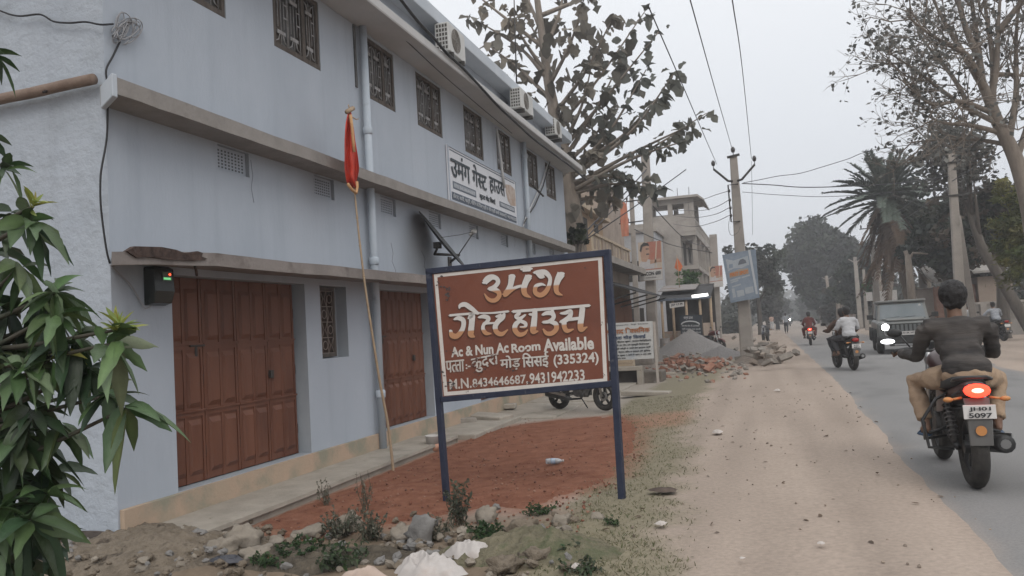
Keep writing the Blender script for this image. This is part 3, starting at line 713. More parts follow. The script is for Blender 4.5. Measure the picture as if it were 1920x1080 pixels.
# scuffs and bare patches on the paint
M_SCUF = mat('paint_scuff', (.04, .035, .036), (.11, .09, .085), scale=40, rough=.95)
rr = random.Random(3); sc_n = 0
scf = MB()
for cx, cy, w_, h_, n_ in ((842, 548, 8, 18, 16), (826, 525, 5, 16, 6), (845, 655, 9, 9, 6), (965, 690, 20, 9, 18), (905, 700, 12, 8, 8), (842, 722, 14, 10, 14), (930, 722, 40, 8, 14), (1098, 505, 4, 4, 2), (1020, 714, 14, 5, 4), (835, 700, 5, 14, 4)):
    for i in range(n_):
        a, b_ = rr.gauss(cx, w_/2), rr.gauss(cy, h_/2); r_ = rr.uniform(.5, 2.6); o = []
        for j in range(9):
            k = r_*rr.uniform(.5, 1.2); q = spx(a+k*1.3*math.cos(j*.698), b_+k*.8*math.sin(j*.698)); o.append((q[0], PY-.0045-.0003*(sc_n % 7), q[2]))
        scf.add(o, [tuple(range(9))]); sc_n += 1
scf.build('scuffs', M_SCUF, panel)
# ---------------------------------------------------------------- banner, AC units, dish, meter, flag, cables on the guest house
def tube_thing(name, label, cat, pts, r, m, group=None, n=6, sm=5):
    P_ = crom([tuple(p) for p in pts], sm); mb = MB(); mb.tube(P_, r, n)
    o = mb.build(name, m, None, tuple(P_[0])); return put(o, label, cat, group)
M_FLEX = mat('banner_flex', (.56, .57, .60), (.52, .53, .56), scale=3, rough=.5)
M_INK = mat('banner_ink', (.035, .045, .055), rough=.6); M_INK2 = mat('banner_grey_ink', (.09, .11, .14), rough=.6)
by0, by1, bz0, bz1 = 13.53, 17.72, 3.90, 4.96
ban = thing('shop_banner', 'white printed name banner fixed flat on the upper wall above the ledge', 'banner', (FX+.03, by0, bz0)); ban.rotation_euler = (0, 0, R(90))
BW, BH = by1-by0, bz1-bz0
mb = MB(); mb.box((0, -.012, 0), (BW, .02, BH)); sheet = mb.build('sheet', M_FLEX, ban)
mb = MB()
for a, b_, c, d in ((0, BW, 0, .03), (0, BW, BH-.03, BH), (0, .03, .03, BH-.03), (BW-.03, BW, .03, BH-.03)): mb.box((a, -.026, c), (b_, -.0125, d))
mb.build('frame', mat('banner_frame', (.32, .36, .42), rough=.6), ban)
mb = MB(); mb.box((.10, -.016, BH-.085), (BW-.1, -.0125, BH-.065)); mb.box((.1, -.016, .05), (BW-.1, -.0125, .20))
for a, b_, c, d in ((.18, 1.42, .27, .41), (2.9, BW-.2, .29, .41)):
    mb.box((a, -.016, c), (b_, -.0125, d)); mb.cur = 1; mb.box((a+.04, -.018, c+.025), (b_-.04, -.0165, d-.025)); mb.cur = 0
mb.build('printed_band', [M_INK2, mat('band_grey', (.24, .26, .29), rough=.6)], sheet)
mb = MB()
write(mb, 'उमंग', .12, .50, 1.0, .43, -.015, .045); write(mb, 'गेस~ट', 1.27, .50, .83, .43, -.015, .045); write(mb, 'हाउस', 2.28, .50, 1.05, .35, -.015, .045)
write(mb, 'कुदरा मोड़ सिसई', 1.62, .26, .98, .15, -.015, .02)
mb.build('lettering', M_INK, sheet)
mb = MB(); write(mb, 'होटल, शादी, पार्टी, मीटिंग के लिए एसी व नॉन एसी कमरे उपलब~ध हैं  9431942233', .14, .07, BW-.3, .11, -.020, .015)
write(mb, 'मो0 8434646687', .24, .30, 1.1, .08, -.021, .01); write(mb, '9431942233', 3.0, .315, BW-3.3, .07, -.021, .01)
mb.build('lettering', mat('band_white', (.5, .52, .55), rough=.6), sheet)
mb = MB(); o = []
for a, b_ in ((3.42, .86), (3.78, .90), (BW-.09, .84), (BW-.08, .46), (3.72, .42), (3.52, .5), (3.40, .7)): o.append((a, -.014, b_))
mb.prism(o, (0, -.003, 0)); mb.build('picture', mat('banner_picture', (.30, .20, .14), (.45, .40, .36), scale=6, rough=.5), sheet)

M_ACW = mat('ac_white', (.48, .48, .465), (.42, .42, .405), scale=6, rough=.5)
M_ACD = mat('ac_grille', (.14, .13, .12), (.2, .19, .17), scale=30, rough=.6)
def ac_unit(y0, y1, z0, z1, x1, dep, label):
    t = thing('ac_outdoor_unit', label, 'air conditioner', (x1-dep, y0, z0), 'air conditioner units on the roof edge'); Wd, Hh = y1-y0, z1-z0
    mb = MB(); mb.box((0, 0, 0), (dep, Wd, Hh)); c = mb.build('casing', M_ACW, t, bevel=.015)
    mb = MB(); cx = Wd*.42; rr_ = min(Hh, Wd)*.40
    for k in range(1, 7): mb.ring((dep+.006, cx, Hh*.52), (1, 0, 0), rr_*k/6, .006, 26, 5)
    for k in range(8):
        a = k*math.pi/4; mb.bar((dep+.006, cx, Hh*.52), (dep+.006, cx+rr_*math.cos(a), Hh*.52+rr_*math.sin(a)), .01)
    mb.build('fan_guard', M_ACD, c)
    mb = MB(); mb.disc((dep+.001, cx, Hh*.52), (1, 0, 0), rr_, .004, 28); mb.build('fan', mat('ac_fan', (.20, .18, .16), rough=.7), c)
    mb = MB()
    for i in range(4):
        for j in range(6): mb.box((dep*(.12+.21*i), -.004, Hh*(.08+.15*j)), (dep*(.12+.21*i+.14), -.0005, Hh*(.08+.15*j+.10)))
    mb.build('side_louvre', mat('ac_louvre', (.06, .055, .05), rough=.8), c)
    for a in (.15, .8):
        mb = MB(); mb.box((-.03, Wd*a-.02, -.09), (dep+.03, Wd*a+.02, -.001)); mb.build('foot', M_IRON, t)
X_AC = -4.87
a0, a1 = onX(841, 60, X_AC), onX(874, 122, X_AC)
ac_unit(a0.y, a1.y, a1.z+.02, a1.z+.53, X_AC, .26, 'large white air conditioner unit with round fan on the roof edge above the banner')
a0, a1 = onX(977, 190, X_AC), onX(1001, 222, X_AC)
ac_unit(a0.y, a1.y, a1.z+.02, a1.z+.48, X_AC, .26, 'smaller white air conditioner unit with dark side on the roof edge beyond the banner')
a0, a1 = onX(1040, 235, -5.02), onX(1053, 262, -5.02)
ac_unit(a0.y, a1.y, a1.z, a1.z+.45, -5.0, .3, 'white air conditioner unit at the far end of the roof, beside the tree')

# dish
dc_ = onX(831, 450, -4.98); e0 = onX(804, 423, -4.98); e1 = onX(858, 481, -4.98)
dax = (e1-e0).normalized(); rd = (dc_-EYEV).normalized(); dn = rd.cross(dax); dn = dn if dn.z > 0 else -dn; dn = (dn*.997-rd*.07).normalized()
dv = dn.cross(dax); Rd = (e1-e0).length/2
dish = thing('satellite_dish', 'satellite dish coloured dark as in shade, with feed arm mounted on the wall below the banner', 'satellite dish', (-5.38, dc_.y, dc_.z-.3))
DO = dish.location.copy(); M_DISH = mat('dish_shade_grey', (.022, .024, .027), (.05, .05, .052), scale=8, rough=.6)  # near-black base: shade of the dish's underside put into its colour
mb = MB(); rings = []
for k in range(7):
    t = k/6; rings.append([dc_+(dax*math.cos(j*math.pi/14)+dv*math.sin(j*math.pi/14))*Rd*max(t, .02)-dn*(.05*(1-t*t)) for j in range(28)])
mb.loft(rings, caps=False); mb.loft([[p-dn*.008 for p in r_] for r_ in rings], caps=False)
mb.build('reflector', M_DISH, dish, DO)
lnb = onX(889, 434, -4.72)
mb = MB(); mb.tube([e1-dn*.02, (e1+lnb)/2, lnb], .011, 6); mb.tube([dc_-dax*.1, (dc_+lnb)/2+dn*.02, lnb], .005, 5); mb.build('feed_arm', M_IRON, dish, DO)
mb = MB(); mb.cbox(lnb, (.07, .09, .06)); mb.tube([lnb-dn*.04, lnb-dn*.10], [.03, .035], 8); mb.build('feed_horn', mat('feed_horn', (.4, .4, .38), (.1, .1, .1), scale=30, rough=.6), dish, DO)
mb = MB(); q = onX(846, 492, -5.36); mb.tube([dc_-dn*.09, dc_-dn*.2-Vector((0, 0, .1)), (-5.2, q.y, q.z+.12), (-5.39, q.y, q.z)], .024, 8); mb.cbox((-5.385, q.y, q.z), (.02, .14, .2)); mb.cbox(dc_-dn*.13, (.1, .12, .1)); mb.build('mount', M_IRON, dish, DO)

# electric meter
ma_, mb_ = onX(268, 514, FX), onX(310, 574, FX)
met = thing('electric_meter', 'black electric meter with lit red and green lights under the canopy beside the first door', 'electric meter', (FX, ma_.y, mb_.z)); MO = met.location.copy()
mw, mh = .27, .36
mb = MB(); mb.loft([[(.0, 0, .0), (.10, .02, .02), (.10, mw-.02, .02), (.0, mw, 0)], [(0, 0, .13), (.13, .01, .13), (.13, mw-.01, .13), (0, mw, .13)], [(0, 0, mh-.02), (.12, .01, mh-.02), (.12, mw-.01, mh-.02), (0, mw, mh-.02)], [(0, .01, mh), (.09, .03, mh), (.09, mw-.03, mh), (0, mw-.01, mh)]], smooth=False)
bx = mb.build('casing', mat('meter_black', (.012, .016, .014), rough=.25, spec=.5), met, bevel=.01)
mb = MB(); mb.box((.128, .10, .22), (.133, .22, .31)); mb.build('display', mat('meter_display', (.10, .12, .10), rough=.3), bx)
mb = MB(); mb.box((.133, .11, .235), (.137, .20, .255)); mb.build('green_light', mat('green_led', (.1, .3, .1), emit=(.3, 1, .4), estr=.35), bx)
mb = MB(); mb.blob((.135, .19, .285), (.008, .013, .011)); mb.build('red_light', mat('red_led', (.3, .02, .01), emit=(1, .08, .03), estr=2.0), bx)

# flag on a bamboo pole
fp = [(738, 884), (728, 800), (712, 715), (697, 620), (685, 540), (674, 450), (666, 370), (660, 300), (655, 205)]
g0 = gnd(738, 884); pts = []
for i, (px, py) in enumerate(fp):
    t = i/(len(fp)-1); pts.append(onX(px, py, g0.x*(1-t)+(-4.93)*t))
pts[0].z = gz(pts[0].x, pts[0].y)-.05
fl = thing('flag_pole', 'crooked bamboo pole leaning on the wall and carrying a limp red flag', 'flag', tuple(pts[0])); FO = fl.location.copy()
M_BAMB = mat('bamboo', (.36, .27, .18), (.26, .19, .13), scale=14, rough=.7, stain=(.14, .10, .08), sscale=9, sth=(.62, .7))
mb = MB(); P_ = crom([tuple(p) for p in pts], 8); mb.tube(P_, [.019-.010*i/len(P_) for i in range(len(P_))], 7)
for i in range(4, len(P_), 5): mb.blob(P_[i], (.021, .021, .01), 7, 4)
mb.build('pole', M_BAMB, fl, FO)
def fpt(px, py, d=0.0): return onX(px, py, -4.86+d)
L_ = [(652, 212), (648, 232), (646, 262), (646, 290), (646, 312), (648, 332), (652, 345), (668, 362)]
Rr = [(658, 207), (661, 225), (664, 245), (666, 262), (669, 280), (672, 300), (673, 318), (669, 340)]
mb = MB(); nC = 9; vs = []
Lc, Rcc = crom(L_, 5), crom(Rr, 5)
for i in range(len(Lc)):
    for j in range(nC):
        t = j/(nC-1); px = Lc[i][0]*(1-t)+Rcc[i][0]*t; py = Lc[i][1]*(1-t)+Rcc[i][1]*t
        vs.append(fpt(px, py, .055*math.sin(t*9.5+i*.13)*min(1, i/6)))
mb.add(vs, [(i*nC+j, i*nC+j+1, (i+1)*nC+j+1, (i+1)*nC+j) for i in range(len(Lc)-1) for j in range(nC-1)], True)
cl = mb.build('flag', mat('red_flag_cloth', (.50, .05, .028), (.40, .04, .024), scale=9, rough=.85), fl, FO)
mb = MB()
mb.tube([fpt(*p, .06) for p in ((652, 345), (660, 356), (668, 362), (670, 350), (669, 340))], .02, 6); mb.tube([fpt(*p, .07) for p in ((657, 215), (660, 240), (662, 265), (664, 285))], .02, 6)
mb.build('gold_fringe', mat('gold_fringe', (.50, .30, .15), (.42, .24, .12), scale=30, rough=.9), cl, FO)
mb = MB(); mb.tube([fpt(650, 210), fpt(662, 203)], .03, 7); mb.tube([fpt(655, 212), fpt(655, 203), fpt(653, 196)], .008, 5); mb.tube([fpt(661, 220), fpt(668, 224), fpt(672, 223)], .008, 5); mb.build('binding', M_BAMB, fl, FO)

# loose cables
M_CABLE = mat('black_cable', (.02, .02, .022), rough=.6); M_CABG = mat('grey_cable', (.26, .26, .27), rough=.6)
XC = FX+.03
tube_thing('cable', 'black cable running down the corner of the guest house to the canopy', 'cable', [onX(px, py, XC) for px, py in ((225, 78), (212, 105), (199, 132), (203, 165), (202, 200), (200, 260), (190, 318), (188, 350), (189, 385), (194, 430), (200, 470), (206, 494))], .009, M_CABLE)
rr = random.Random(5); mb = MB()
for k in range(9):
    cx, cy = 235+rr.uniform(-9, 9), 55+rr.uniform(-8, 8); a, b_ = rr.uniform(10, 22), rr.uniform(12, 26); ph = rr.uniform(0, 6)
    sk_ = rr.uniform(-.5, .5); mb.tube([onX(cx+a*math.cos(t+ph)+sk_*b_*math.sin(t), cy+b_*math.sin(t+.4*ph), XC+.02*rr.random()*(1+math.sin(t))) for t in np.linspace(0, rr.uniform(4.5, 6.6), 26)], .0055, 5)
put(mb.build('cable_coil', M_CABG, None, tuple(onX(235, 55, XC))), 'tangled coil of cable hanging high on the guest house corner', 'cable')
tube_thing('cable', 'wavy black cable crossing the rough side wall towards the cable coil', 'cable', [onY(px, py, 5.50) for px, py in ((-60, -8), (0, 20), (35, 30), (75, 27), (100, 40), (130, 43), (160, 41), (188, 46))]+[onX(212, 45, XC)], .009, M_CABLE)
tube_thing('cable', 'thick twisted black cable lying along the roof edge of the guest house', 'cable', [onX(px, py, -4.775) for px, py in ((730, -30), (755, 4), (785, 42), (812, 70), (838, 100), (868, 128), (900, 162), (935, 200), (965, 228), (1000, 260), (1040, 290), (1070, 312), (1100, 338))], .026, M_CABLE)
tube_thing('cable', 'thin dark cable tied along the underside of the roof overhang', 'cable', [onX(px, py, -5.0) for px, py in ((700, 20), (760, 75), (830, 140), (900, 200), (960, 250))], .008, M_CABLE)
tube_thing('cable', 'thin wires hanging from the canopy corner down to the electric meter', 'cable', [onX(207, 497, -5.3), onX(222, 512, -5.37), onX(245, 535, FX+.02), onX(262, 562, FX+.02), onX(272, 578, FX+.04), onX(283, 574, FX+.06)], .006, M_CABG)
# broken drain spout on the side wall
sp = [onY(px, py, 5.46) for px, py in ((-160, 222), (-60, 201), (0, 186), (60, 174), (120, 160), (176, 148))]
mb = MB(); mb.tube(crom([tuple(p) for p in sp], 4), [.048+.004*fb(i, 0, .9) for i in range(21)], 12)
drp = mb.build('drain_spout', mat('clay_pipe', (.16, .115, .09), (.21, .155, .125), scale=6, rough=.9, bump=.5, bscale=30), None, tuple(sp[2])); put(drp, 'broken brown clay drain pipe fixed across the rough side wall', 'pipe')
mb = MB(); c = onY(84, 172, 5.41); mb.blob(c, (.03, .012, .014), 8, 6, .3); mb.build('hole', M_DARK, drp, tuple(sp[2]))
# ---------------------------------------------------------------- trees
M_LEAF = mat('leaf', (.75, .75, .75), (1.2, 1.2, 1.2), scale=3, rough=.6, attr='Col', spec=.25, translucent=.4)
M_BARK = mat('bark', (.15, .125, .103), (.23, .195, .163), scale=7, rough=.95, bump=.7, bscale=25, stretch=(1, 1, .3))
M_BARKD = mat('dark_bark', (.06, .052, .045), (.11, .095, .08), scale=7, rough=.95, bump=.6, bscale=25, stretch=(1, 1, .3))
def leaf_cards(name, P_, D, S, cols, parent=None, aspect=.55, droop=.25, m=None, origin=None, rng=None, secs=(0, .35, .7, 1), wid=(.12, 1, .8, .05), fold=.25, rib=1.0, wavy=0.0):
    """leaf blades: P base points, D directions, S lengths (n arrays); each a folded strip of 3 quads x 2"""
    rng = rng or np.random.default_rng(1); n = len(P_); P_ = np.asarray(P_, float); D = np.asarray(D, float); D /= np.linalg.norm(D, axis=1, keepdims=True)+1e-9; S = np.asarray(S, float)
    ref = rng.normal(size=(n, 3))*.55+np.array([0, 0, 1.0]); U = np.cross(D, ref); U /= np.linalg.norm(U, axis=1, keepdims=True)+1e-9; N = np.cross(U, D)
    k = len(secs); V = np.zeros((n, k, 3, 3))
    for i, (t, w_) in enumerate(zip(secs, wid)):
        c = P_+D*(S*t)[:, None]; c[:, 2] -= droop*S*t*t
        h = (S*aspect*.5*w_*(1+wavy*rng.normal(size=n)))[:, None]
        V[:, i, 1] = c; V[:, i, 0] = c-U*h+N*h*fold; V[:, i, 2] = c+U*h+N*h*fold
    V = V.reshape(n*k*3, 3)
    if origin is not None: V = V-np.asarray(origin)
    base = []
    for i in range(k-1):
        for j in (0, 1): base.append([i*3+j, i*3+j+1, (i+1)*3+j+1, (i+1)*3+j])
    base = np.array(base); Fc = (base[None]+(np.arange(n)*k*3)[:, None, None]).ravel()
    C = np.repeat(np.concatenate([np.asarray(cols), np.ones((n, 1))], 1), k*3, 0)
    if rib != 1.0: C.reshape(n*k, 3, 4)[:, 1, :3] *= rib; C.reshape(n*k, 3, 4)[:, 0, :3] *= .9
    return mesh_np(name, V, Fc, 4, m or M_LEAF, parent, C)
def small_leaves(name, P_, S, cols, parent=None, origin=None, rng=None, aspect=.6, flat=.6, m=None):
    """single rhombic leaf faces with random lie"""
    rng = rng or np.random.default_rng(1); n = len(P_); P_ = np.asarray(P_, float); S = np.asarray(S, float)[:, None]
    D = rng.normal(size=(n, 3)); D[:, 2] = D[:, 2]*flat-.25; D /= np.linalg.norm(D, axis=1, keepdims=True)
    U = np.cross(D, rng.normal(size=(n, 3))); U /= np.linalg.norm(U, axis=1, keepdims=True)
    V = np.stack([P_-D*S*.5, P_+U*S*aspect*.5, P_+D*S*.5, P_-U*S*aspect*.5], 1).reshape(n*4, 3)
    if origin is not None: V = V-np.asarray(origin)
    C = np.repeat(np.concatenate([np.asarray(cols), np.ones((n, 1))], 1), 4, 0)
    return mesh_np(name, V, np.arange(n*4), 4, m or M_LEAF, parent, C)
def pick(rng, n, pal):
    """n colours spread between the palette colours"""
    pal = np.array(pal); i = rng.integers(0, len(pal), n); j = rng.integers(0, len(pal), n); t = rng.random((n, 1))
    return pal[i]*(1-t)+pal[j]*t
def crown_tree(name, label, base, cc, cr, clumps, per, lsize, pal, group='trees along the road', trunk_r=.2, seed=1, clump_r=.28, shell=.55, bark=None, aspect=.6, limbs=9, cat='tree', crownname='crown', flat=.6):
    rng = np.random.default_rng(seed); base = Vector(base); cc = np.array(cc, float); cr = np.array(cr, float)
    t = thing(name, label, cat, tuple(base), group)
    d = rng.normal(size=(clumps, 3)); d /= np.linalg.norm(d, axis=1, keepdims=True)
    rad = shell+(1-shell)*rng.random((clumps, 1)); lump = 1+.22*np.sin(d[:, :1]*4+seed)+.15*np.cos(d[:, 2:]*5+seed*2)
    ctr = cc+d*rad*cr*lump*.85
    tone = .65+.7*rng.random((clumps, 1))
    cp = pick(rng, clumps, pal)*tone
    off = rng.normal(size=(clumps, per, 3)); off /= np.linalg.norm(off, axis=2, keepdims=True)
    off *= rng.random((clumps, per, 1))**.5*clump_r*cr.mean()*(.6+.8*rng.random((clumps, 1, 1))); off[..., 2] *= .75
    P_ = (ctr[:, None]+off).reshape(-1, 3); cols = (np.repeat(cp, per, 0))*(.8+.4*rng.random((clumps*per, 1)))
    S = lsize*(.6+.8*rng.random(clumps*per))
    small_leaves(crownname, P_, S, cols, t, base, rng, aspect, flat)
    mb = MB(); top = Vector(cc)-Vector((0, 0, cr[2]*.25)); mid = base.lerp(top, .55)+Vector((rng.normal()*.12, rng.normal()*.12, 0))*trunk_r*6
    mb.tube([base-Vector((0, 0, .3)), base+Vector((0, 0, .15)), mid, top], [trunk_r*1.5, trunk_r*1.1, trunk_r*.8, trunk_r*.35], 9)
    tr = mb.build('trunk', bark or M_BARKD, t, base)
    for i in range(min(limbs, clumps)):
        mb = MB(); q = Vector(ctr[i]); s_ = mid.lerp(top, rng.random()); mb.tube([s_, s_.lerp(q, .5)+Vector((0, 0, .08*cr[2])), q], [trunk_r*.45, trunk_r*.28, trunk_r*.08], 6)
        mb.build('limb', bark or M_BARKD, tr, base)
    return t
# --- teak by the far end of the guest house
YT = 26.0
tb = onY(1086, 640, YT); tb.z = -.15
teak = thing('teak_tree', 'tall teak tree with big drooping grey brown leaves beyond the guest house end', 'tree', tuple(tb), None); TO = tb.copy()
rng = np.random.default_rng(11)
def tp(px, py, dy=0.0): return onY(px, py, YT+dy)
mb = MB(); tk = [tuple(tb-Vector((0, 0, .2)))]+[tuple(tp(*q)) for q in ((1084, 560), (1080, 470), (1074, 410), (1066, 360), (1055, 290), (1040, 215), (1028, 150), (1020, 95), (1010, 20), (1000, -60), (996, -120))]
mb.tube(crom(tk, 4), list(np.interp(np.linspace(0, 1, 45), [0, .25, .4, .6, 1], [.44, .35, .30, .18, .06])), 12)
trunk = mb.build('trunk', M_BARK, teak, TO)
shoots = [((1062, 340), (1180, 250), (1268, 132)), ((1066, 350), (1200, 290), (1325, 212)), ((1066, 352), (1190, 285), (1300, 232)), ((1070, 360), (1180, 300), (1290, 262)), ((1060, 330), (1140, 250), (1212, 130)),
          ((1056, 300), (1120, 200), (1165, 110)), ((1040, 215), (1100, 130), (1150, 30)), ((1055, 280), (1130, 190), (1235, 60)), ((1045, 240), (1120, 150), (1210, 20)), ((1030, 160), (1070, 80), (1100, -20)),
          ((1026, 140), (985, 80), (950, 20)), ((1035, 190), (975, 130), (915, 85)), ((1028, 150), (975, 90), (880, 30)), ((1050, 260), (990, 190), (935, 130)), ((1015, 60), (990, 0), (960, -60)), ((1020, 100), (1050, 20), (1062, -60)),
          ((1030, 170), (1015, 90), (975, 10)), ((1058, 310), (1110, 260), (1150, 205)), ((1064, 345), (1130, 330), (1215, 345)), ((1066, 360), (1120, 345), (1175, 322)), ((1052, 280), (1090, 200), (1110, 120)), ((1066, 380), (1110, 370), (1150, 372)),
          ((1020, 90), (930, 20), (870, -30)), ((1012, 30), (1110, -10), (1190, -50)), ((1050, 300), (1020, 280), (985, 255)), ((1062, 350), (1090, 300), (1120, 280)), ((1040, 230), (1010, 215), (975, 190)), ((1060, 330), (1045, 260), (1060, 190)), ((1056, 320), (1160, 260), (1225, 190)), ((1066, 365), (1150, 345), (1240, 355))]
LP, LD, LS, LC = [], [], [], []
for k, (a, b_, c) in enumerate(shoots):
    dy = rng.uniform(-1.9, 1.9); A, B, C_ = tp(*a), tp(*b_, dy*.6), tp(*c, dy)
    pts = [Vector(q) for q in crom([tuple(A), tuple(B), tuple(C_)], 7)]
    mb = MB(); mb.tube(pts, [.075*(1-i/len(pts))**1.2+.013 for i in range(len(pts))], 6); mb.build('branch', M_BARK, trunk, TO)
    nl = 25; warm = rng.random()
    for i in range(nl):
        t = 1-.62*rng.random()**1.6; s_ = t*(len(pts)-1); i0 = min(int(s_), len(pts)-2); p = pts[i0].lerp(pts[i0+1], s_-i0)
        d = (pts[-1]-pts[0]).normalized(); v = rng.normal(size=3)*.75+np.array(d)*.5+np.array([0, 0, -.45])
        LP.append(tuple(p+Vector(rng.normal(size=3)*.10))); LD.append(v); LS.append(rng.uniform(.20, .47))
        g_ = np.array([.115, .124, .112]) if c[0] > 1150 else np.array([.16, .154, .134])
        LC.append(g_*(.6+.9*rng.random())*(1+np.array([.12, 0, -.10])*warm))
for k in range(190):   # inner brown leaves round the trunk
    t = rng.random(); px, py = rng.normal(1075, 42), rng.uniform(30, 400); p = tp(px, py, rng.normal()*1.0); LP.append(tuple(p)); LD.append(rng.normal(size=3)*.6+np.array([0, 0, -.7])); LS.append(rng.uniform(.25, .5)); LC.append(np.array([.115, .104, .086])*(.5+.8*rng.random()))
leaf_cards('foliage', LP, LD, LS, LC, teak, aspect=.8, droop=.35, origin=TO, rng=rng, wavy=.25, secs=(0, .12, .3, .5, .62, .82, 1), wid=(.06, .5, .95, .78, 1.0, .7, .06), fold=.35)
# --- bare limbed tree on the right verge
YR = 23.0
def rp(px, py, dy=0.0): return onY(px, py, YR+dy)
rb = onY(1962, 655, YR); rb.z = 0
rt_ = thing('roadside_tree', 'tall sparse grey tree with thin bare limbs leaning over the right side of the road', 'tree', tuple(rb)); RO = rb.copy(); rng = np.random.default_rng(5)
mb = MB(); tk = [tuple(rb-Vector((0, 0, .3)))]+[tuple(rp(*q)) for q in ((1950, 520), (1932, 400), (1912, 320), (1893, 272), (1872, 232), (1856, 190), (1842, 158))]
mb.tube(crom(tk, 4), list(np.interp(np.linspace(0, 1, 29), [0, .3, 1], [.27, .2, .11])), 10); rtr = mb.build('trunk', M_BARK, rt_, RO)
limb_px = [((1842, 158), (1834, 90), (1822, 0), (1815, -80)), ((1856, 195), (1868, 130), (1872, 40), (1880, -60)), ((1860, 200), (1862, 120), (1850, 30), (1836, -60)), ((1872, 232), (1810, 200), (1760, 165), (1715, 130), (1660, 95)), ((1842, 160), (1800, 90), (1770, 40), (1740, -20)),
           ((1862, 212), (1800, 190), (1745, 195), (1690, 150)), ((1880, 250), (1820, 235), (1770, 230), (1712, 205)), ((1866, 140), (1900, 140), (1940, 145)), ((1872, 60), (1910, 10), (1940, -30)), ((1893, 272), (1830, 262), (1760, 262), (1700, 268)), ((1846, 170), (1818, 110), (1790, 90), (1745, 65), (1700, 30)), ((1905, 300), (1930, 220), (1935, 120), (1945, 20)), ((1890, 268), (1905, 180), (1905, 80), (1912, -30)), ((1836, 110), (1810, 50), (1795, -10), (1790, -60)), ((1825, 215), (1790, 150), (1750, 100), (1720, 60))]
LP, LS, LC = [], [], []
def twigs(mb, p, d, L_, r, lev):
    """thin forked twigs, leaves at their ends"""
    d = d.normalized(); q = p+d*L_*.5+Vector(rng.normal(size=3))*L_*.07; e_ = p+d*L_+Vector(rng.normal(size=3))*L_*.1
    mb.tube([p, q, e_], [r, r*.8, r*.45], 4 if lev else 5, caps=False)
    for u in (q, e_):
        if lev == 0:
            for _ in range(int(rng.integers(0, 3))*(1 if rng.random() < .62 else 0)):
                LP.append(tuple(u+Vector(rng.normal(size=3))*.10)); LS.append(rng.uniform(.08, .18)); LC.append(np.array([.13, .13, .12])*(.5+.9*rng.random()))
        else:
            for _ in range(2): twigs(mb, u, d+Vector(rng.normal(size=3))*.62+Vector((0, 0, .12)), L_*.62, r*.55, lev-1)
for lp_ in limb_px:
    dy = rng.uniform(-2.2, 2.0); pts = [Vector(q) for q in crom([tuple(rp(*q, dy*i/len(lp_))) for i, q in enumerate(lp_)], 6)]
    mb = MB(); n = len(pts); r0 = .085 if lp_[-1][1] < 60 else .06
    mb.tube(pts, [r0*(1-i/n)**.9+.012 for i in range(n)], 6)
    for i in range(5, n, 3):
        for _ in range(2): twigs(mb, pts[i], (pts[min(i+1, n-1)]-pts[i-1]).normalized()+Vector(rng.normal(size=3))*.75, rng.uniform(.7, 1.25), .020, 2)
    mb.build('limb', M_BARK, rtr, RO)
small_leaves('foliage', LP, LS, LC, rt_, RO, rng, aspect=.75)
# --- crowns
def ct(name, label, px, py, Y, rpx, rpy, **k):
    c = onY(px, py, Y); s_ = Y/1500; b = Vector((c.x+k.pop('bx', 0), Y, 0))
    return crown_tree(name, label, b, c, (rpx*s_, k.pop('ry', rpx*s_), rpy*s_), **k)
G_D = [(.028, .037, .027), (.042, .051, .034), (.035, .044, .038)]; G_M = [(.04, .06, .025), (.06, .08, .03), (.05, .06, .035)]; G_G = [(.06, .065, .05), (.085, .085, .068), (.05, .052, .045)]; G_Y = [(.10, .11, .035), (.16, .15, .05), (.07, .09, .03)]; G_V = [(.05, .11, .03), (.07, .14, .04), (.04, .08, .03)]; G_B = [(.09, .07, .05), (.06, .05, .04), (.05, .055, .035)]
ct('shade_tree', 'broad round dark shade tree standing over the far road', 1540, 488, 105, 78, 78, clumps=230, per=95, lsize=.62, pal=G_D, trunk_r=.55, seed=3, clump_r=.24, shell=.5)
ct('shade_tree', 'lower dark tree filling the gap beside the palm trunk', 1612, 535, 78, 45, 55, clumps=80, per=80, lsize=.5, pal=G_D, trunk_r=.3, seed=4)
ct('leafy_tree', 'loose grey green tree behind the blue advert board', 1418, 505, 72, 52, 62, clumps=75, per=60, lsize=.42, pal=G_D+G_G, trunk_r=.22, seed=5, clump_r=.25, shell=.3)
ct('leafy_tree', 'hazy dusty tree left of the far walkers', 1440, 570, 95, 34, 40, clumps=60, per=60, lsize=.5, pal=G_G, trunk_r=.22, seed=6, shell=.3)
ct('leafy_tree', 'faint hazy tree at the far left end of the road', 1463, 575, 150, 26, 30, clumps=50, per=60, lsize=.7, pal=G_G, trunk_r=.3, seed=7, shell=.3)
ct('leafy_tree', 'faintest tree closing the far end of the road', 1482, 585, 230, 18, 22, clumps=40, per=60, lsize=1.0, pal=G_G, trunk_r=.4, seed=8, shell=.3)
ct('leafy_tree', 'hazy tree right of the road end behind the first far poles', 1516, 575, 165, 22, 28, clumps=50, per=60, lsize=.8, pal=G_D, trunk_r=.3, seed=9, shell=.3)
ct('leafy_tree', 'dark undergrowth tree below the round shade tree', 1573, 575, 90, 34, 36, clumps=60, per=70, lsize=.5, pal=G_B+G_D, trunk_r=.25, seed=10, shell=.3)
ct('leafy_tree', 'bright green young tree behind the first right hand pole', 1634, 535, 66, 16, 26, clumps=26, per=60, lsize=.3, pal=G_V, trunk_r=.1, seed=12, shell=.2)
ct('leafy_tree', 'dense dark tree behind the palm and the tin roofed shed', 1775, 455, 44, 75, 80, clumps=130, per=85, lsize=.34, pal=G_D+G_B[:1], trunk_r=.3, seed=13, shell=.3, clump_r=.25)
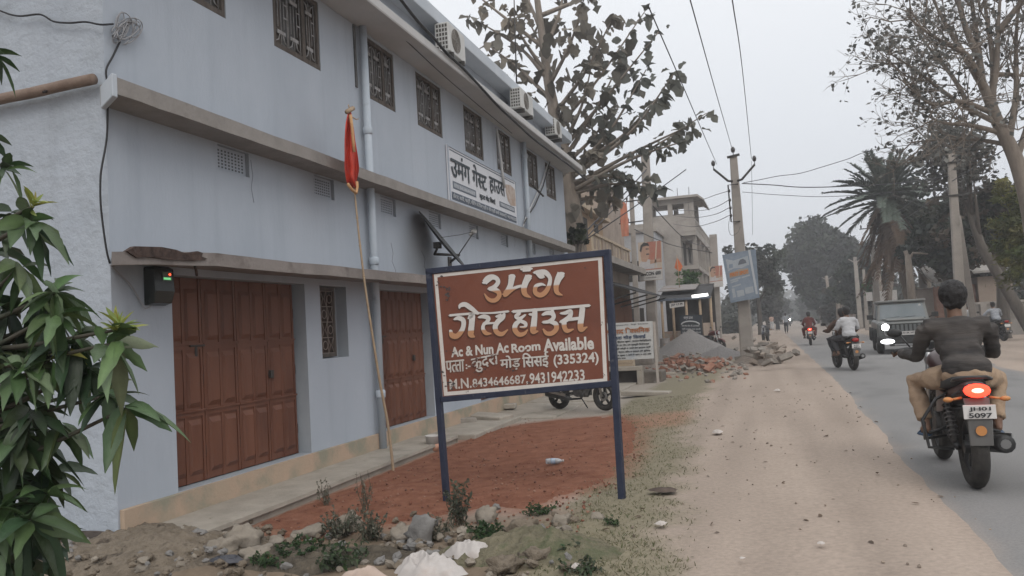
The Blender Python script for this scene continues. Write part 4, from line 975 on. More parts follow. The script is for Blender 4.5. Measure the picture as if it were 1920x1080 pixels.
ct('leafy_tree', 'pale grey leaved tree crown above the right hand pole', 1790, 300, 36, 92, 75, clumps=85, per=38, lsize=.22, pal=[(.10, .10, .09), (.14, .138, .125), (.07, .07, .062)], trunk_r=.22, seed=14, shell=.2, clump_r=.26, bx=2.2)
ct('leafy_tree', 'brown and dark green tree between the palm and the sparse roadside tree', 1862, 400, 38, 62, 78, clumps=90, per=60, lsize=.3, pal=G_B+G_D, trunk_r=.25, seed=15, shell=.25, clump_r=.26)
ct('bamboo_tree', 'feathery yellow green tree at the right edge above the concrete wall', 1915, 440, 30, 48, 110, clumps=110, per=80, lsize=.22, pal=G_Y, trunk_r=.12, seed=16, shell=.25, clump_r=.22, aspect=.25)
ct('young_tree', 'small bright green tree behind the tea stall roof', 1292, 535, 47, 34, 30, clumps=50, per=60, lsize=.17, pal=G_V, trunk_r=.06, seed=17, shell=.25, aspect=.4)
ct('bush', 'dark leafy bush at the foot of the teak beside the guest house', 1082, 440, 25.2, 26, 22, clumps=26, per=36, lsize=.18, pal=G_D+G_M, trunk_r=.05, seed=18, shell=.2, group='bushes', cat='bush')
ct('leafy_tree', 'dark leafy crown right behind the date palm head', 1722, 405, 52, 52, 72, clumps=80, per=75, lsize=.36, pal=G_D+G_M[:1], trunk_r=.25, seed=21, shell=.25)
ct('leafy_tree', 'low dark tree above the tin shed roof', 1842, 470, 49, 62, 52, clumps=80, per=75, lsize=.36, pal=G_D+G_B, trunk_r=.25, seed=22, shell=.25)
# --- date palm
YP = 48.0
pc = onY(1660, 372, YP); pbase = onY(1716, 602, YP); pbase.z = 0
palm = thing('date_palm', 'tall date palm with a skirt of dead brown fronds behind the dark car', 'palm tree', tuple(pbase)); PO = pbase.copy(); rng = np.random.default_rng(8)
mb = MB(); tk = [tuple(pbase-Vector((0, 0, .3))), tuple(onY(1708, 560, YP)), tuple(onY(1695, 500, YP)), tuple(onY(1680, 440, YP)), tuple(pc)]; P_ = crom(tk, 8); mb.tube(P_, [.36+.03*math.sin(i*2.1) for i in range(len(P_))], 10); mb.build('trunk', M_BARK, palm, PO)
def frond(mb, o, az, el, L_, sagk, nl=30, lw=.12, ll=.62):
    d = Vector((math.cos(az)*math.cos(el), math.sin(az)*math.cos(el), math.sin(el))); pts = []
    for i in range(9):
        t = i/8; p = o+d*L_*t; p.z -= sagk*L_*t*t; pts.append(p)
    mb.tube(pts, [.03*(1-.8*i/8) for i in range(9)], 4, caps=False)
    for i in range(2, nl):
        t = i/nl; s_ = t*8; k = min(int(s_), 7); p = pts[k].lerp(pts[k+1], s_-k); tn = (pts[k+1]-pts[k]).normalized(); sd = tn.cross(Vector((0, 0, 1))).normalized(); up = sd.cross(tn)
        for sg in (-1, 1):
            v = (tn*.75+sd*sg*.8+up*.35+Vector(rng.normal(size=3))*.10).normalized(); l_ = ll*(1-.55*t)*rng.uniform(.8, 1.15); w_ = tn*lw*.5
            mb.add([p-w_, p+w_, p+v*l_*.6+w_*.7-Vector((0, 0, .03)), p+v*l_-Vector((0, 0, .10)), p+v*l_*.6-w_*.7], [(0,1,2,3,4)])
M_FROND = mat('palm_frond', (.046, .062, .048), (.082, .10, .078), scale=2, rough=.55); M_FRDEAD = mat('dead_palm_frond', (.14, .095, .065), (.08, .055, .04), scale=3, rough=.9)
for k in range(84):
    mb = MB(); el = rng.uniform(-.35, 1.35) if k > 8 else rng.uniform(.6, 1.4); frond(mb, pc+Vector(rng.normal(size=3))*.15, k*2.399+rng.normal()*.1, el, rng.uniform(2.9, 3.8), rng.uniform(.18, .34)); mb.build('frond', M_FROND, palm, PO)
for k in range(60):
    mb = MB(); o = Vector(P_[-1-int(rng.integers(0, 9))]); frond(mb, o, rng.uniform(0, 6.28), rng.uniform(-1.35, -.8), rng.uniform(2.4, 4.2), rng.uniform(.02, .15), 22, .13, .5); mb.build('dead_frond', M_FRDEAD, palm, PO)
# ---------------------------------------------------------------- left side of the street beyond the guest house
M_OCH = mat('ochre_plaster', (.30, .20, .12), (.36, .26, .17), scale=1.5, rough=.9, stain=(.20, .15, .11), sscale=1, sth=(.5, .75)); M_CREAM = mat('cream_plaster', (.42, .34, .25), (.36, .29, .21), scale=2, rough=.9, stain=(.22, .18, .14), sscale=2, sth=(.55, .75))
M_BRN = mat('brown_plaster', (.27, .215, .175), (.32, .26, .215), scale=1, rough=.95, stain=(.21, .17, .14), sscale=.8, sth=(.5, .7), bump=.2, bscale=8); M_ORW = mat('orange_brown_shutter', (.19, .085, .05), (.23, .11, .065), scale=2, rough=.7)
M_RAWC = mat('raw_concrete', (.27, .245, .22), (.34, .31, .28), scale=1.2, rough=.95, stain=(.20, .18, .165), sscale=1, sth=(.5, .72)); M_POLE = mat('pole_concrete', (.26, .235, .21), (.32, .29, .26), scale=4, rough=.9, stain=(.2, .18, .16), sscale=2, sth=(.5, .7), bump=.2, bscale=30)
M_SHAD = mat('dim_interior_dark', (.035, .03, .028), (.05, .045, .04), scale=4, rough=1); M_TIN = mat('rusty_tin_sheet', (.16, .15, .145), (.24, .22, .21), scale=6, rough=.7, stain=(.13, .08, .055), sscale=2, sth=(.52, .66)); M_TARP = mat('black_tarpaulin', (.022, .022, .024), (.04, .038, .038), scale=5, rough=.8, bump=.3, bscale=10)  # near-black for windows, openings, stall back: interior shade put into the colour
# shop with awning
sh = thing('awning_shop', 'orange brown shuttered shop under a dark sloping awning beside the guest house', 'shop', (-5.2, 24.6, -.15)); SO = sh.location.copy()
mb = MB(); mb.box((-9, 24.6, -.3), (-5.25, 32.6, 3.5)); mb.build('wall', M_BRN, sh, SO)
for k in range(4):
    mb = MB(); mb.box((-5.245, 24.8+k*1.9, .0), (-5.18, 26.62+k*1.9, 2.5)); mb.build('shutter', M_ORW, sh, SO)
mb = MB(); mb.prism([(-5.2, 24.5, 3.05), (-3.75, 24.5, 2.50), (-3.75, 24.5, 2.46), (-5.2, 24.5, 2.98)], (0, 8, 0)); mb.build('awning', M_TARP, sh, SO)
for k in range(4):
    mb = MB(); mb.bar((-5.2, 24.8+2.5*k, 2.15), (-3.8, 24.8+2.5*k, 2.45), .05); mb.build('bracket', M_IRON, sh, SO)
mb = MB(); mb.box((-9.2, 24.4, 3.5), (-4.6, 33, 3.72)); mb.build('roof_slab', M_RAWC, sh, SO)
# ochre house with a round-holed balcony front
oh = thing('ochre_house', 'ochre house with a cream balcony front pierced by round holes behind the teak', 'house', (-7, 33, -.1)); OO = oh.location.copy()
mb = MB(); mb.box((-14, 33.2, -.3), (-7.9, 41.5, 7.0)); mb.build('wall', M_OCH, oh, OO)
bz = 4.55
mb = MB(); mb.box((-8.0, 32.6, bz-.35), (-6.6, 42, bz-.05)); mb.build('balcony_slab', M_BRN, oh, OO)
mb = MB(); mb.box((-6.75, 32.6, bz), (-6.6, 42, bz+.10)); mb.box((-6.77, 32.6, bz+.75), (-6.58, 42, bz+.86)); mb.box((-6.72, 32.6, bz+.1), (-6.66, 42, bz+.75))
mb.cur = 1
for k in range(12):
    y = 33+.78*k
    if k % 3 == 2: mb.box((-6.76, y-.09, bz+.1), (-6.59, y+.09, bz+.75))
    else: mb.disc((-6.655, y, bz+.42), (1, 0, 0), .24, .02, 18)
mb.cur = 0
mb.build('balcony_front', [M_CREAM, M_BRN], oh, OO)
for y in (34.2, 36.6, 39.2):
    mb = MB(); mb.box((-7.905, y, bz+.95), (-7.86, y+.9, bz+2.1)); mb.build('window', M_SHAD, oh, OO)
for y in (33.4, 36.5, 39.6):
    mb = MB(); mb.box((-6.95, y-.15, -.2), (-6.65, y+.15, bz-.35)); mb.build('pillar', M_BRN, oh, OO)
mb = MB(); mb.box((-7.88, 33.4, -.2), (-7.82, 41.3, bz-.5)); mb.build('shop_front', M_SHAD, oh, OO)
mb = MB(); mb.box((-7.92, 33, 6.9), (-7.5, 41.7, 7.1)); mb.build('roof_edge', M_CREAM, oh, OO)
for nm, lb, x0, y0, x1, y1, z, m, lbl in (('brown_house', '', -16, 43, -8.2, 50, 9.4, M_BRN, 'plain brown house wall rising behind the ochre house'), ('white_house', '', -9.2, 51, -6.4, 56, 7.3, mat('white_house_paint', (.42, .43, .45), (.36, .36, .38), scale=2, rough=.9), 'pale house between the two left hand poles')):
    t = thing(nm, lbl, 'house', (x1, y0, 0)); mb = MB(); mb.box((x0, y0, -.2), (x1, y1, z)); mb.build('wall', m, t, t.location)
    for k in range(2):
        for zz in (1.2, 4.2):
            mb = MB(); mb.box((x1-1.9*(k+1), y0-.02, zz), (x1-1.9*(k+1)+.9, y0+.01, zz+1.3)); mb.build('window', M_SHAD, t, t.location)
    mb = MB(); mb.box((x0-.1, y0-.15, z), (x1+.15, y1, z+.2)); mb.build('roof_slab', M_RAWC, t, t.location)
mb = MB(); c = onY(1171, 418, 42.6); mb.add([(c.x-.2+.4*i/5, 42.6+.08*math.sin(i*2+j), c.z+1.1-.26*j+(0 if j else .1*math.sin(i*3))) for j in range(8) for i in range(6)], [(j*6+i, j*6+i+1, j*6+i+7, j*6+i+6) for j in range(7) for i in range(5)], True)
put(mb.build('orange_cloth', mat('orange_cloth', (.48, .15, .09), (.42, .2, .13), scale=3, rough=.9), None, tuple(c)), 'bright orange cloth hanging on the brown house wall', 'cloth')
# unfinished three storey house
uh = thing('unfinished_house', 'unfinished three storey plastered house with open balconies and a roof room', 'house', (-5.06, 55, 0)); UO = uh.location.copy()
mb = MB(); mb.box((-9, 55, -.3), (-5.2, 73, 8.35)); mb.build('wall', M_RAWC, uh, UO)
for z in (2.95, 5.25, 7.55):
    mb = MB(); mb.box((-5.2, 55.01, z-.26), (-4.15, 73, z)); mb.build('balcony_slab', M_RAWC, uh, UO)
    for k in range(6):
        mb = MB(); mb.box((-5.2, 55.4+3.3*k, z-.55), (-4.35, 55.65+3.3*k, z-.262)); mb.build('beam', M_RAWC, uh, UO)
for zi, (z0, z1) in enumerate(((-.1, 2.69), (2.95, 4.99), (5.25, 7.29))):
    for k in range(5):
        mb = MB(); mb.box((-4.5, 55.6+3.9*k, z0), (-4.2, 55.9+3.9*k, z1)); mb.build('column', M_RAWC, uh, UO)
    for k in range(4):
        mb = MB(); mb.box((-5.195, 56.6+3.9*k, z0+.1+.5*(k % 2)), (-5.17, 58.3+3.9*k, z1-.3)); mb.build('opening', M_SHAD, uh, UO)  # dark sheet on the wall, painted as the shade inside an opening
    if zi == 1:
        mb = MB(); mb.box((-4.33, 55.02, z0+.0), (-4.17, 58.5, z0+.85)); mb.build('balcony_wall', M_RAWC, uh, UO)
mb = MB()
mb.box((-4.34, 55.02, 7.552), (-4.16, 73, 7.75)); mb.box((-4.34, 55.02, 8.3), (-4.16, 73, 8.42))
for k in range(16): mb.box((-4.33, 55.02+k*1.12, 7.75), (-4.17, 55.5+k*1.12, 8.3))
mb.build('parapet', M_RAWC, uh, UO)
mb = MB(); mb.box((-5.2, 54.98, 7.552), (-4.16, 55.015, 8.42)); mb.build('parapet_end', M_RAWC, uh, UO)
rmz0, rmz1 = 8.36, 9.95
mb = MB()
for x in (-7.5, -5.85, -4.75, -4.4):
    for y in (56, 60): mb.box((x-.16, y-.16, rmz0), (x+.16, y+.16, rmz1))
mb.box((-7.6, 55.85, rmz0), (-4.3, 56.1, rmz0+.5)); mb.box((-7.66, 60.0, rmz0), (-4.3, 60.2, rmz0+1.1)); mb.box((-7.6, 55.86, rmz1-.35), (-4.5, 56.08, rmz1))
rm = mb.build('roof_room', M_RAWC, uh, UO)
mb = MB(); mb.prism([(-8, 55.4, rmz1), (-3.9, 55.4, rmz1-.02), (-3.5, 55.4, rmz1-.32), (-3.5, 55.4, rmz1-.22), (-3.9, 55.4, rmz1+.14), (-8, 55.4, rmz1+.16)], (0, 5.6, 0)); mb.build('roof', M_RAWC, rm, UO)
for k in range(4):
    mb = MB(); mb.tube([(-7+.8*k, 57, rmz1), (-7+.8*k+.03, 57, rmz1+.95)], .02, 4); mb.build('rebar', M_IRON, rm, UO)
# tea stall
st = thing('tea_stall', 'open roadside stall with posts, a sloping black and tin roof and a lit tube lamp', 'stall', (-5.6, 42, 0)); ST = st.location.copy()
def sx(px, Y): return onY(px, 600, Y).x
def szz(px, py, Y): return onY(px, py, Y).z
YS = 41.0; xl, xr = sx(1237, YS), sx(1336, YS)
mb = MB(); zt = szz(1260, 549, YS); ze = szz(1290, 560, YS)
mb.prism([(xl, YS, ze), (xl, YS+3.5, zt+.45), (xl, YS+3.5, zt+.49), (xl, YS, ze+.05)], (xr-xl, 0, 0)); rf = mb.build('roof', M_TARP, st, ST)
mb = MB(); mb.prism([(xl-.1, YS+.9, zt+.12), (xl-.1, YS+3.6, zt+.5), (xl-.1, YS+3.6, zt+.54), (xl-.1, YS+.9, zt+.16)], (1.9, 0, 0)); mb.build('tin_sheet', M_TIN, st, ST)
mb = MB(); mb.box((xl, YS-.03, ze-.05), (xr, YS, ze+.07)); mb.build('fascia', mat('blue_grey_plastic', (.07, .085, .11), (.11, .125, .15), scale=6, rough=.6), st, ST)
for px in (1241, 1262, 1287, 1313, 1333):
    mb = MB(); x = sx(px, YS); mb.tube([(x, YS+.15, -.1), (x+.03, YS+.15, ze+.05)], .07, 7); mb.build('post', M_BAMB, st, ST)
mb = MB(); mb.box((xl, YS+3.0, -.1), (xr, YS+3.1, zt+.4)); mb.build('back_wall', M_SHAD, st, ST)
mb = MB(); mb.box((xl+.05, YS+.3, -.1), (xl+.95, YS+2.8, 1.0)); mb.build('brick_counter', mat('counter_brick', (.22, .12, .08), (.3, .2, .15), scale=12, rough=1, stain=(.25, .22, .19), sscale=5, sth=(.45, .6)), st, ST)
mb = MB(); mb.box((sx(1317, YS), YS+.2, -.1), (sx(1334, YS), YS+2.6, 1.35)); mb.build('side_panel', mat('poster_panel', (.32, .27, .23), (.42, .33, .27), scale=5, rough=.9), st, ST)
mb = MB(); mb.tube([(sx(1301, YS), YS-.08, szz(1301, 556, YS)), (sx(1331, YS), YS-.08, szz(1331, 552, YS))], .07, 8); mb.build('tube_lamp', mat('tube_light', (.8, .8, .8), emit=(1, .98, .95), estr=2.2), st, ST)
# small boards at the stall
def board(name, label, cat, p, m_face, m_edge, Y, dep=.05, loc_z=None):
    """flat sign: four photo corners (tl, tr, br, bl) taken to a vertical plane facing the road user"""
    q = [onY(*c, Y) for c in p]; o = thing(name, label, cat, tuple(q[3])); o_ = o.location.copy()
    mb = MB(); mb.prism(q, (0, dep, 0)); pn = mb.build('panel', m_face, o, o_)
    return o, o_, pn, q
def bwrite(pn, o_, q, rows, m, name='lettering'):
    """rows: (text, u0, v0, u1, v1, bold) in the unit square of the board, v from the bottom"""
    tlq, trq, brq, blq = q; ox = (brq-blq); oy = (tlq-blq); mb = MB()
    for i, (t, u0, v0, u1, v1, b_) in enumerate(rows):
        tmp = MB(); write(tmp, t, u0, v0, u1-u0, v1-v0, 0, b_)
        vs = [blq+ox*a[0]+oy*a[2]+Vector((0, -.008+a[1]*2, 0)) for a in tmp.v]
        mb.add(vs, tmp.f)
    return mb.build(name, m, pn, o_)
M_NIGHT = mat('blue_black_board', (.018, .024, .032), (.03, .036, .045), scale=6, rough=.7); M_SIGNW = mat('white_sign_paint', (.50, .48, .46), (.42, .40, .38), scale=8, rough=.7); M_BLK = mat('black_letter', (.03, .03, .032), rough=.7); M_ORL = mat('orange_letter', (.40, .15, .05), (.32, .12, .05), scale=20, rough=.7); M_BLUL = mat('blue_letter', (.05, .075, .13), rough=.7); M_LGRY = mat('pale_letter', (.42, .42, .42), rough=.8)
o, o_, pn, q = board('stall_board', 'blue black painted board with pale lettering standing under the stall roof', 'sign', ((1274, 591), (1316, 590), (1317, 631), (1277, 631)), M_NIGHT, M_IRON, 40.2)
bwrite(pn, o_, q, [('शर्मा ढाबा', .2, .78, .62, .93, .02), ('चाय नाश~ता भोजन की उत~तम व~यवस~था', .08, .46, .9, .56, .02), ('रोटी चावल दाल सब~जी', .08, .30, .94, .40, .02), ('पूड़ी सब~जी समोसा मिठाई', .08, .14, .94, .24, .02)], M_LGRY)
mb = MB(); bl_ = q[3]; ox, oy = q[2]-q[3], q[0]-q[3]; arc = [bl_+ox*(.48+.42*math.cos(a))+oy*(.55+.16*math.sin(a))+Vector((0, -.01, 0)) for a in np.linspace(0, math.pi, 12)]; mb.tube(arc, .035, 5); mb.build('arch_mark', M_LGRY, pn, o_)
for px in (1279, 1315):
    mb = MB(); x = sx(px, 40.25); mb.bar((x, 40.27, -.1), (x, 40.27, 1.3), .05); mb.build('leg', M_IRON, o, o_)
o, o_, pn, q = board('stall_sign', 'small tilted white sign hung under the stall roof', 'sign', ((1255, 569), (1282, 566), (1283, 574), (1256, 578)), M_SIGNW, M_IRON, 40.6)
bwrite(pn, o_, q, [('JSP I.P.M', .1, .25, .9, .8, .03)], M_BLK)
# clinic sign
yc = 22.3
o, o_, pn, q = board('clinic_sign', 'white clinic signboard with orange and blue Hindi lettering on thin posts', 'sign', ((1126, 607), (1223, 602), (1226, 672), (1132, 677)), mat('clinic_white', (.43, .43, .42), (.48, .47, .45), scale=4, rough=.75, stain=(.34, .36, .38), sscale=2, sth=(.5, .7)), M_IRON, yc)
bwrite(pn, o_, q, [('Homoeopathic   Singh  Education', .25, .90, .95, .945, .01)], M_BLK)
bwrite(pn, o_, q, [('प्रसाद क~लिनिक', .12, .66, .97, .85, .03)], M_ORL); bwrite(pn, o_, q, [('कुदरा मोड़ सिसई', .18, .53, .88, .65, .03)], M_BLUL)
bwrite(pn, o_, q, [('डा0 विकास कुमार, जनरल फिजिशियन', .22, .455, .98, .515, .015), ('बच~चों का रोग एवं प्रसूति विशेषज्ञ', .22, .365, .94, .425, .015), ('हड्डी जोड़ों व नसों का इलाज यहाँ', .22, .275, .96, .335, .015), ('खून पेशाब जाँच व एक~सरे की सुविधा', .22, .185, .95, .245, .015), ('समय सुबह ९ बजे से शाम ६ बजे तक', .22, .10, .96, .155, .015), ('रविवार बन~द', .22, .03, .45, .075, .015)], M_BLK)
for (px, pt), z0 in (((1226, 604), -.25), ((1131, 608), -.25)):
    mb = MB(); a = onY(px, pt, yc+.05); mb.bar((a.x, yc+.09, z0), (a.x, yc+.09, a.z+.02), .065); mb.build('post', mat('pale_post', (.40, .36, .32), (.33, .29, .26), scale=8, rough=.8), o, o_)
# poster boards with a portrait on poles
M_SKINP = mat('poster_skin', (.33, .20, .14), (.40, .26, .19), scale=3, rough=.6); M_POSTR = mat('poster_red', (.36, .13, .09), (.32, .16, .12), scale=6, rough=.6); M_SHIRTP = mat('poster_grey', (.36, .34, .34), (.44, .42, .41), scale=6, rough=.6); M_HAIRP = mat('poster_hair', (.05, .045, .045), rough=.6); M_CREAMP = mat('poster_cream', (.46, .38, .30), (.40, .33, .27), scale=6, rough=.6)
def poster(label, p, Y, txt, group='portrait adverts on poles'):
    o, o_, pn, q = board('portrait_poster', label, 'poster', p, M_CREAMP, M_IRON, Y, .04); o['group'] = group
    bl_, ox, oy = q[3], q[2]-q[3], q[0]-q[3]
    def shape(nm, pts, m, k): mb = MB(); mb.add([bl_+ox*u+oy*v+Vector((0, -.003*k, 0)) for u, v in pts], [tuple(range(len(pts)))]); mb.build(nm, m, pn, o_)
    shape('red_ground', [(.38, .45), (.99, .45), (.99, .99), (.38, .99)], M_POSTR, 1)
    shape('shirt', [(.02, .29), (.78, .29), (.80, .45), (.55, .52), (.38, .56), (.12, .52), (.02, .42)], M_SHIRTP, 2)
    shape('face', [(.14, .50), (.34, .48), (.46, .60), (.50, .72), (.48, .86), (.36, .95), (.18, .94), (.08, .84), (.10, .66)], M_SKINP, 3)
    shape('hair', [(.06, .78), (.12, .92), (.26, .99), (.44, .96), (.50, .88), (.36, .90), (.20, .88), (.13, .74)], M_HAIRP, 4)
    shape('moustache', [(.34, .66), (.48, .665), (.47, .69), (.36, .70)], M_HAIRP, 4); shape('brow', [(.33, .80), (.47, .80), (.47, .82), (.33, .83)], M_HAIRP, 4)
    shape('staff', [(.68, .30), (.74, .30), (.84, .99), (.79, .99)], M_CREAMP, 3); shape('arm', [(.5, .42), (.96, .46), (.97, .54), (.5, .52)], M_SKINP, 3)
    shape('red_line', [(0, .27), (1, .27), (1, .30), (0, .30)], M_POSTR, 5); shape('white_strip', [(.01, .01), (.99, .01), (.99, .27), (.01, .27)], M_SIGNW, 5)
    if txt: bwrite(pn, o_, [c+Vector((0, -.02, 0)) for c in q], [(txt, .06, .13, .95, .23, .04), ('Cement of India', .3, .06, .75, .10, .01)], M_BLK)
    return o
poster('large faded portrait poster strapped to the pole beside the clinic sign', ((1196, 455), (1240, 452), (1242, 524), (1199, 528)), 33.2, 'SIMCON 600')
poster('small faded portrait poster on the pole left of the blue advert board', ((1329, 500), (1354, 498), (1356, 537), (1331, 540)), 45.4, None)
# ---------------------------------------------------------------- poles
M_INSUL = mat('insulator_brown', (.05, .045, .045), rough=.3)
def pole(label, pb, ptp, Y, w0, w1, arms='v', round_=False, group='electric poles along the road', sq=.75, z0=None):
    """pb, ptp: photo pixels of foot and top"""
    a = onY(*pb, Y); b_ = onY(*ptp, Y); a.z = min(a.z, gz(a.x, Y)) if z0 is None else z0
    o = thing('electric_pole', label, 'electric pole', tuple(a), group); o_ = a.copy(); d = (b_-a)
    mb = MB(); rings = []
    for t in np.linspace(-.03, 1, 7):
        c = a+d*t; w = (w0*(1-t)+w1*t)/2
        if round_: rings.append([c+Vector((math.cos(k*math.pi/5)*w, math.sin(k*math.pi/5)*w, 0)) for k in range(10)])
        else: rings.append([c+Vector((sx_*w*kx, sy_*w*sq*ky, 0)) for sx_, sy_, kx, ky in ((-1, -1, .8, 1), (1, -1, .8, 1), (1, -1, 1, .8), (1, 1, 1, .8), (1, 1, .8, 1), (-1, 1, .8, 1), (-1, 1, 1, .8), (-1, -1, 1, .8))])
    mb.loft(rings, smooth=round_); mb.build('shaft', M_POLE, o, o_)
    if arms: s = (w1*1.0)
    if arms == 'v':
        c = b_-d.normalized()*.95
        for sg in (-1, 1):
            mb = MB(); mb.tube([c+Vector((sg*w1*.3, -w1*.45, 0)), c+Vector((sg*.24, -w1*.45, .03)), c+Vector((sg*.72, -w1*.45, .52))], .045, 6); arm = mb.build('cross_arm', M_IRON, o, o_)
            mb = MB(); e_ = c+Vector((sg*.72, -w1*.45, .52)); mb.tube([e_, e_+Vector((0, 0, .13))], .015, 5); mb.tube([e_+Vector((0, 0, .12)), e_+Vector((0, 0, .2)), e_+Vector((0, 0, .26)), e_+Vector((0, 0, .32))], [.05, .075, .07, .03], 8); mb.build('insulator', M_INSUL, arm, o_)
        mb = MB(); mb.bar(b_+Vector((-.22, -.1, -.06)), b_+Vector((.22, -.1, .0)), .08); arm = mb.build('top_bracket', M_IRON, o, o_)
        mb = MB(); mb.tube([b_, b_+Vector((0, 0, .15))], .015, 5); mb.tube([b_+Vector((0, 0, .12)), b_+Vector((0, 0, .2)), b_+Vector((0, 0, .27)), b_+Vector((0, 0, .33))], [.05, .08, .075, .03], 8); mb.build('insulator', M_INSUL, arm, o_)
    elif arms == 'bar':
        for k, dz in enumerate((.35, 1.5)):
            mb = MB(); mb.bar(b_+Vector((-.75, -w1*.5, -dz)), b_+Vector((.75, -w1*.5, -dz+.04)), .06, .06); arm = mb.build('cross_arm', M_IRON, o, o_)
            for u in (-.65, -.25, .65):
                mb = MB(); e_ = b_+Vector((u, -w1*.5, -dz)); mb.tube([e_, e_+Vector((0, 0, .1)), e_+Vector((0, 0, .2)), e_+Vector((0, 0, .26))], [.02, .05, .055, .02], 7); mb.build('insulator', M_INSUL, arm, o_)
    elif arms == 'y':
        for sg in (-1, 1):
            mb = MB(); c = b_-d.normalized()*.5; mb.bar(c, c+Vector((sg*.55, -.1, .35)), .08); mb.build('cross_arm', M_POLE, o, o_)
    return o, o_, a, b_
pC = pole('tall concrete pole with V shaped iron arms carrying the tilted advert board', (1402, 676), (1375, 292), 30.0, .50, .26)
o, o_, a, b_ = pC
mb = MB(); p0, p1, p2, p3 = onY(1384, 345, 29.8), onY(1365, 347, 29.8), onY(1371, 416, 29.8), onY(1388, 415, 29.8); mb.tube([p0, p1, p2, p3], .03, 6); rk = mb.build('service_rack', M_IRON, o, o_)
for py in (358, 375, 390, 404):
    mb = MB(); c = onY(1366+(py-347)*.08, py, 29.7); mb.blob(c, (.05, .05, .07), 8, 6); mb.build('insulator', M_INSUL, rk, o_)
pA = pole('square concrete pole behind the clinic sign with the large portrait poster', (1226, 680), (1210, 293), 33.6, .46, .34, arms=None)
pB = pole('thin pole with two crossbars standing left of the portrait poster pole', (1197, 655), (1184, 366), 43, .32, .22, arms='bar')
pD = pole('pole in front of the unfinished house carrying the small portrait poster', (1346, 655), (1337, 440), 46, .55, .40, arms=None)
pR1 = pole('broad concrete pole in front of the right hand tin roofed shed', (1806, 655), (1783, 288), 31.0, .35, .23, arms='bar')
pR2 = pole('concrete pole left of the palm behind the dark car', (1646, 600), (1634, 418), 55, .42, .28, arms='bar')
pR3 = pole('hazy concrete pole with Y arms in front of the round shade tree', (1613, 603), (1603, 482), 75, .42, .28, arms='y')
pR4 = pole('far hazy pole with Y arms, left one below the round shade tree', (1540, 600), (1534, 530), 110, .4, .28, arms='y')
pR5 = pole('far hazy pole with Y arms carrying a small white plate', (1557, 600), (1550, 517), 100, .42, .3, arms='y')
pR6 = pole('short thin far pole between the shade tree trunks', (1598, 600), (1590, 545), 92, .3, .2, arms=None)
pR7 = pole('faint slim pole just left of the first right hand pole', (1625, 602), (1619, 505), 68, .3, .2, arms=None)
pR8 = pole('leaning stay pole propping the broad right hand pole', (1832, 640), (1796, 405), 32, .24, .18, arms=None)
for (px, py), Y, lb in (((1540, 565), 109.5, 'small white plate on the farthest left hand Y pole'), ((1557, 566), 99.5, 'small pale plate on the second far Y pole'), ((1630, 556), 60, 'small white notice board beside the first right hand pole')):
    mb = MB(); c = onY(px, py, Y); w = Y/1500; mb.cbox(c, (10*w, .05, 15*w)); put(mb.build('notice_plate', M_SIGNW, None, tuple(c)), lb, 'sign', 'small plates on far poles')
# forked wooden post under the palm
fo = onY(1714, 600, 40); fo.z = 0; f = thing('wooden_post', 'forked wooden post with cut stubs behind the dark car roof', 'post', tuple(fo))
mb = MB(); mb.tube([fo-Vector((0, 0, .2)), onY(1708, 540, 40), onY(1702, 478, 40)], [.2, .17, .13], 8); mb.tube([onY(1703, 490, 40), onY(1712, 474, 40), onY(1740, 476, 40)], [.09, .06, .03], 6); mb.tube([onY(1703, 488, 40), onY(1697, 470, 40)], [.1, .09], 7); mb.build('trunk', M_BARK, f, fo)
# advert board on the centre pole
o, o_, pn, q = board('advert_board', 'tilted blue grey advert board with an orange word hung on the V arm pole', 'advert board', ((1354, 478), (1417, 467), (1424, 558), (1370, 568)), mat('advert_blue_frame', (.16, .20, .25), (.22, .26, .31), scale=5, rough=.6), M_IRON, 29.55, .09)
bl_, ox, oy = q[3], q[2]-q[3], q[0]-q[3]
def ash(nm, pts, m, k): mb = MB(); mb.add([bl_+ox*u+oy*v+Vector((0, -.004*k, 0)) for u, v in pts], [tuple(range(len(pts)))]); mb.build(nm, m, pn, o_)
M_ADW = mat('advert_pale', (.36, .38, .40), (.30, .33, .36), scale=4, rough=.6); M_ADB = mat('advert_slate', (.19, .23, .28), (.24, .28, .33), scale=5, rough=.6)
ash('sheet', [(.07, .05), (.86, .05), (.88, .93), (.07, .93)], M_ADB, 1)
ash('side_edge', [(.90, .08), (.97, .08), (.98, .99), (.90, .99)], mat('advert_edge', (.42, .44, .46), rough=.6), 1)
ash('upper_panel', [(.10, .64), (.3, .68), (.6, .66), (.86, .70), (.86, .88), (.6, .86), (.35, .84), (.10, .90)], M_ADW, 2)
ash('orange_band', [(.12, .50), (.80, .52), (.80, .63), (.5, .645), (.12, .60)], mat('advert_tan', (.34, .26, .19), (.30, .26, .22), scale=6, rough=.6), 2)
ash('vehicle_picture', [(.48, .73), (.78, .74), (.76, .80), (.68, .84), (.58, .83), (.52, .79)], mat('advert_dark', (.12, .13, .15), rough=.6), 3); ash('vehicle_picture', [(.16, .70), (.30, .70), (.31, .78), (.18, .78)], M_ADB, 3)
for a_, b2, c_, d_ in ((.12, .46, .49, .455), (.52, .48, .82, .47), (.12, .42, .4, .41), (.15, .33, .46, .32)): ash('text_band', [(a_, b2), (c_, d_+.035), (c_, d_), (a_, b2-.03)], M_ADW, 3)
for a_, b2, c_, d_ in ((.12, .09, .22, .28), (.27, .09, .52, .22), (.56, .12, .85, .25)): ash('text_box', [(a_, b2), (c_, b2+.01), (c_, d_), (a_, d_)], M_ADW, 3)
bwrite(pn, o_, [c+Vector((0, -.012, 0)) for c in q], [('FIRST SPOT', .15, .525, .78, .60, .04)], mat('advert_orange', (.48, .17, .05), rough=.6))
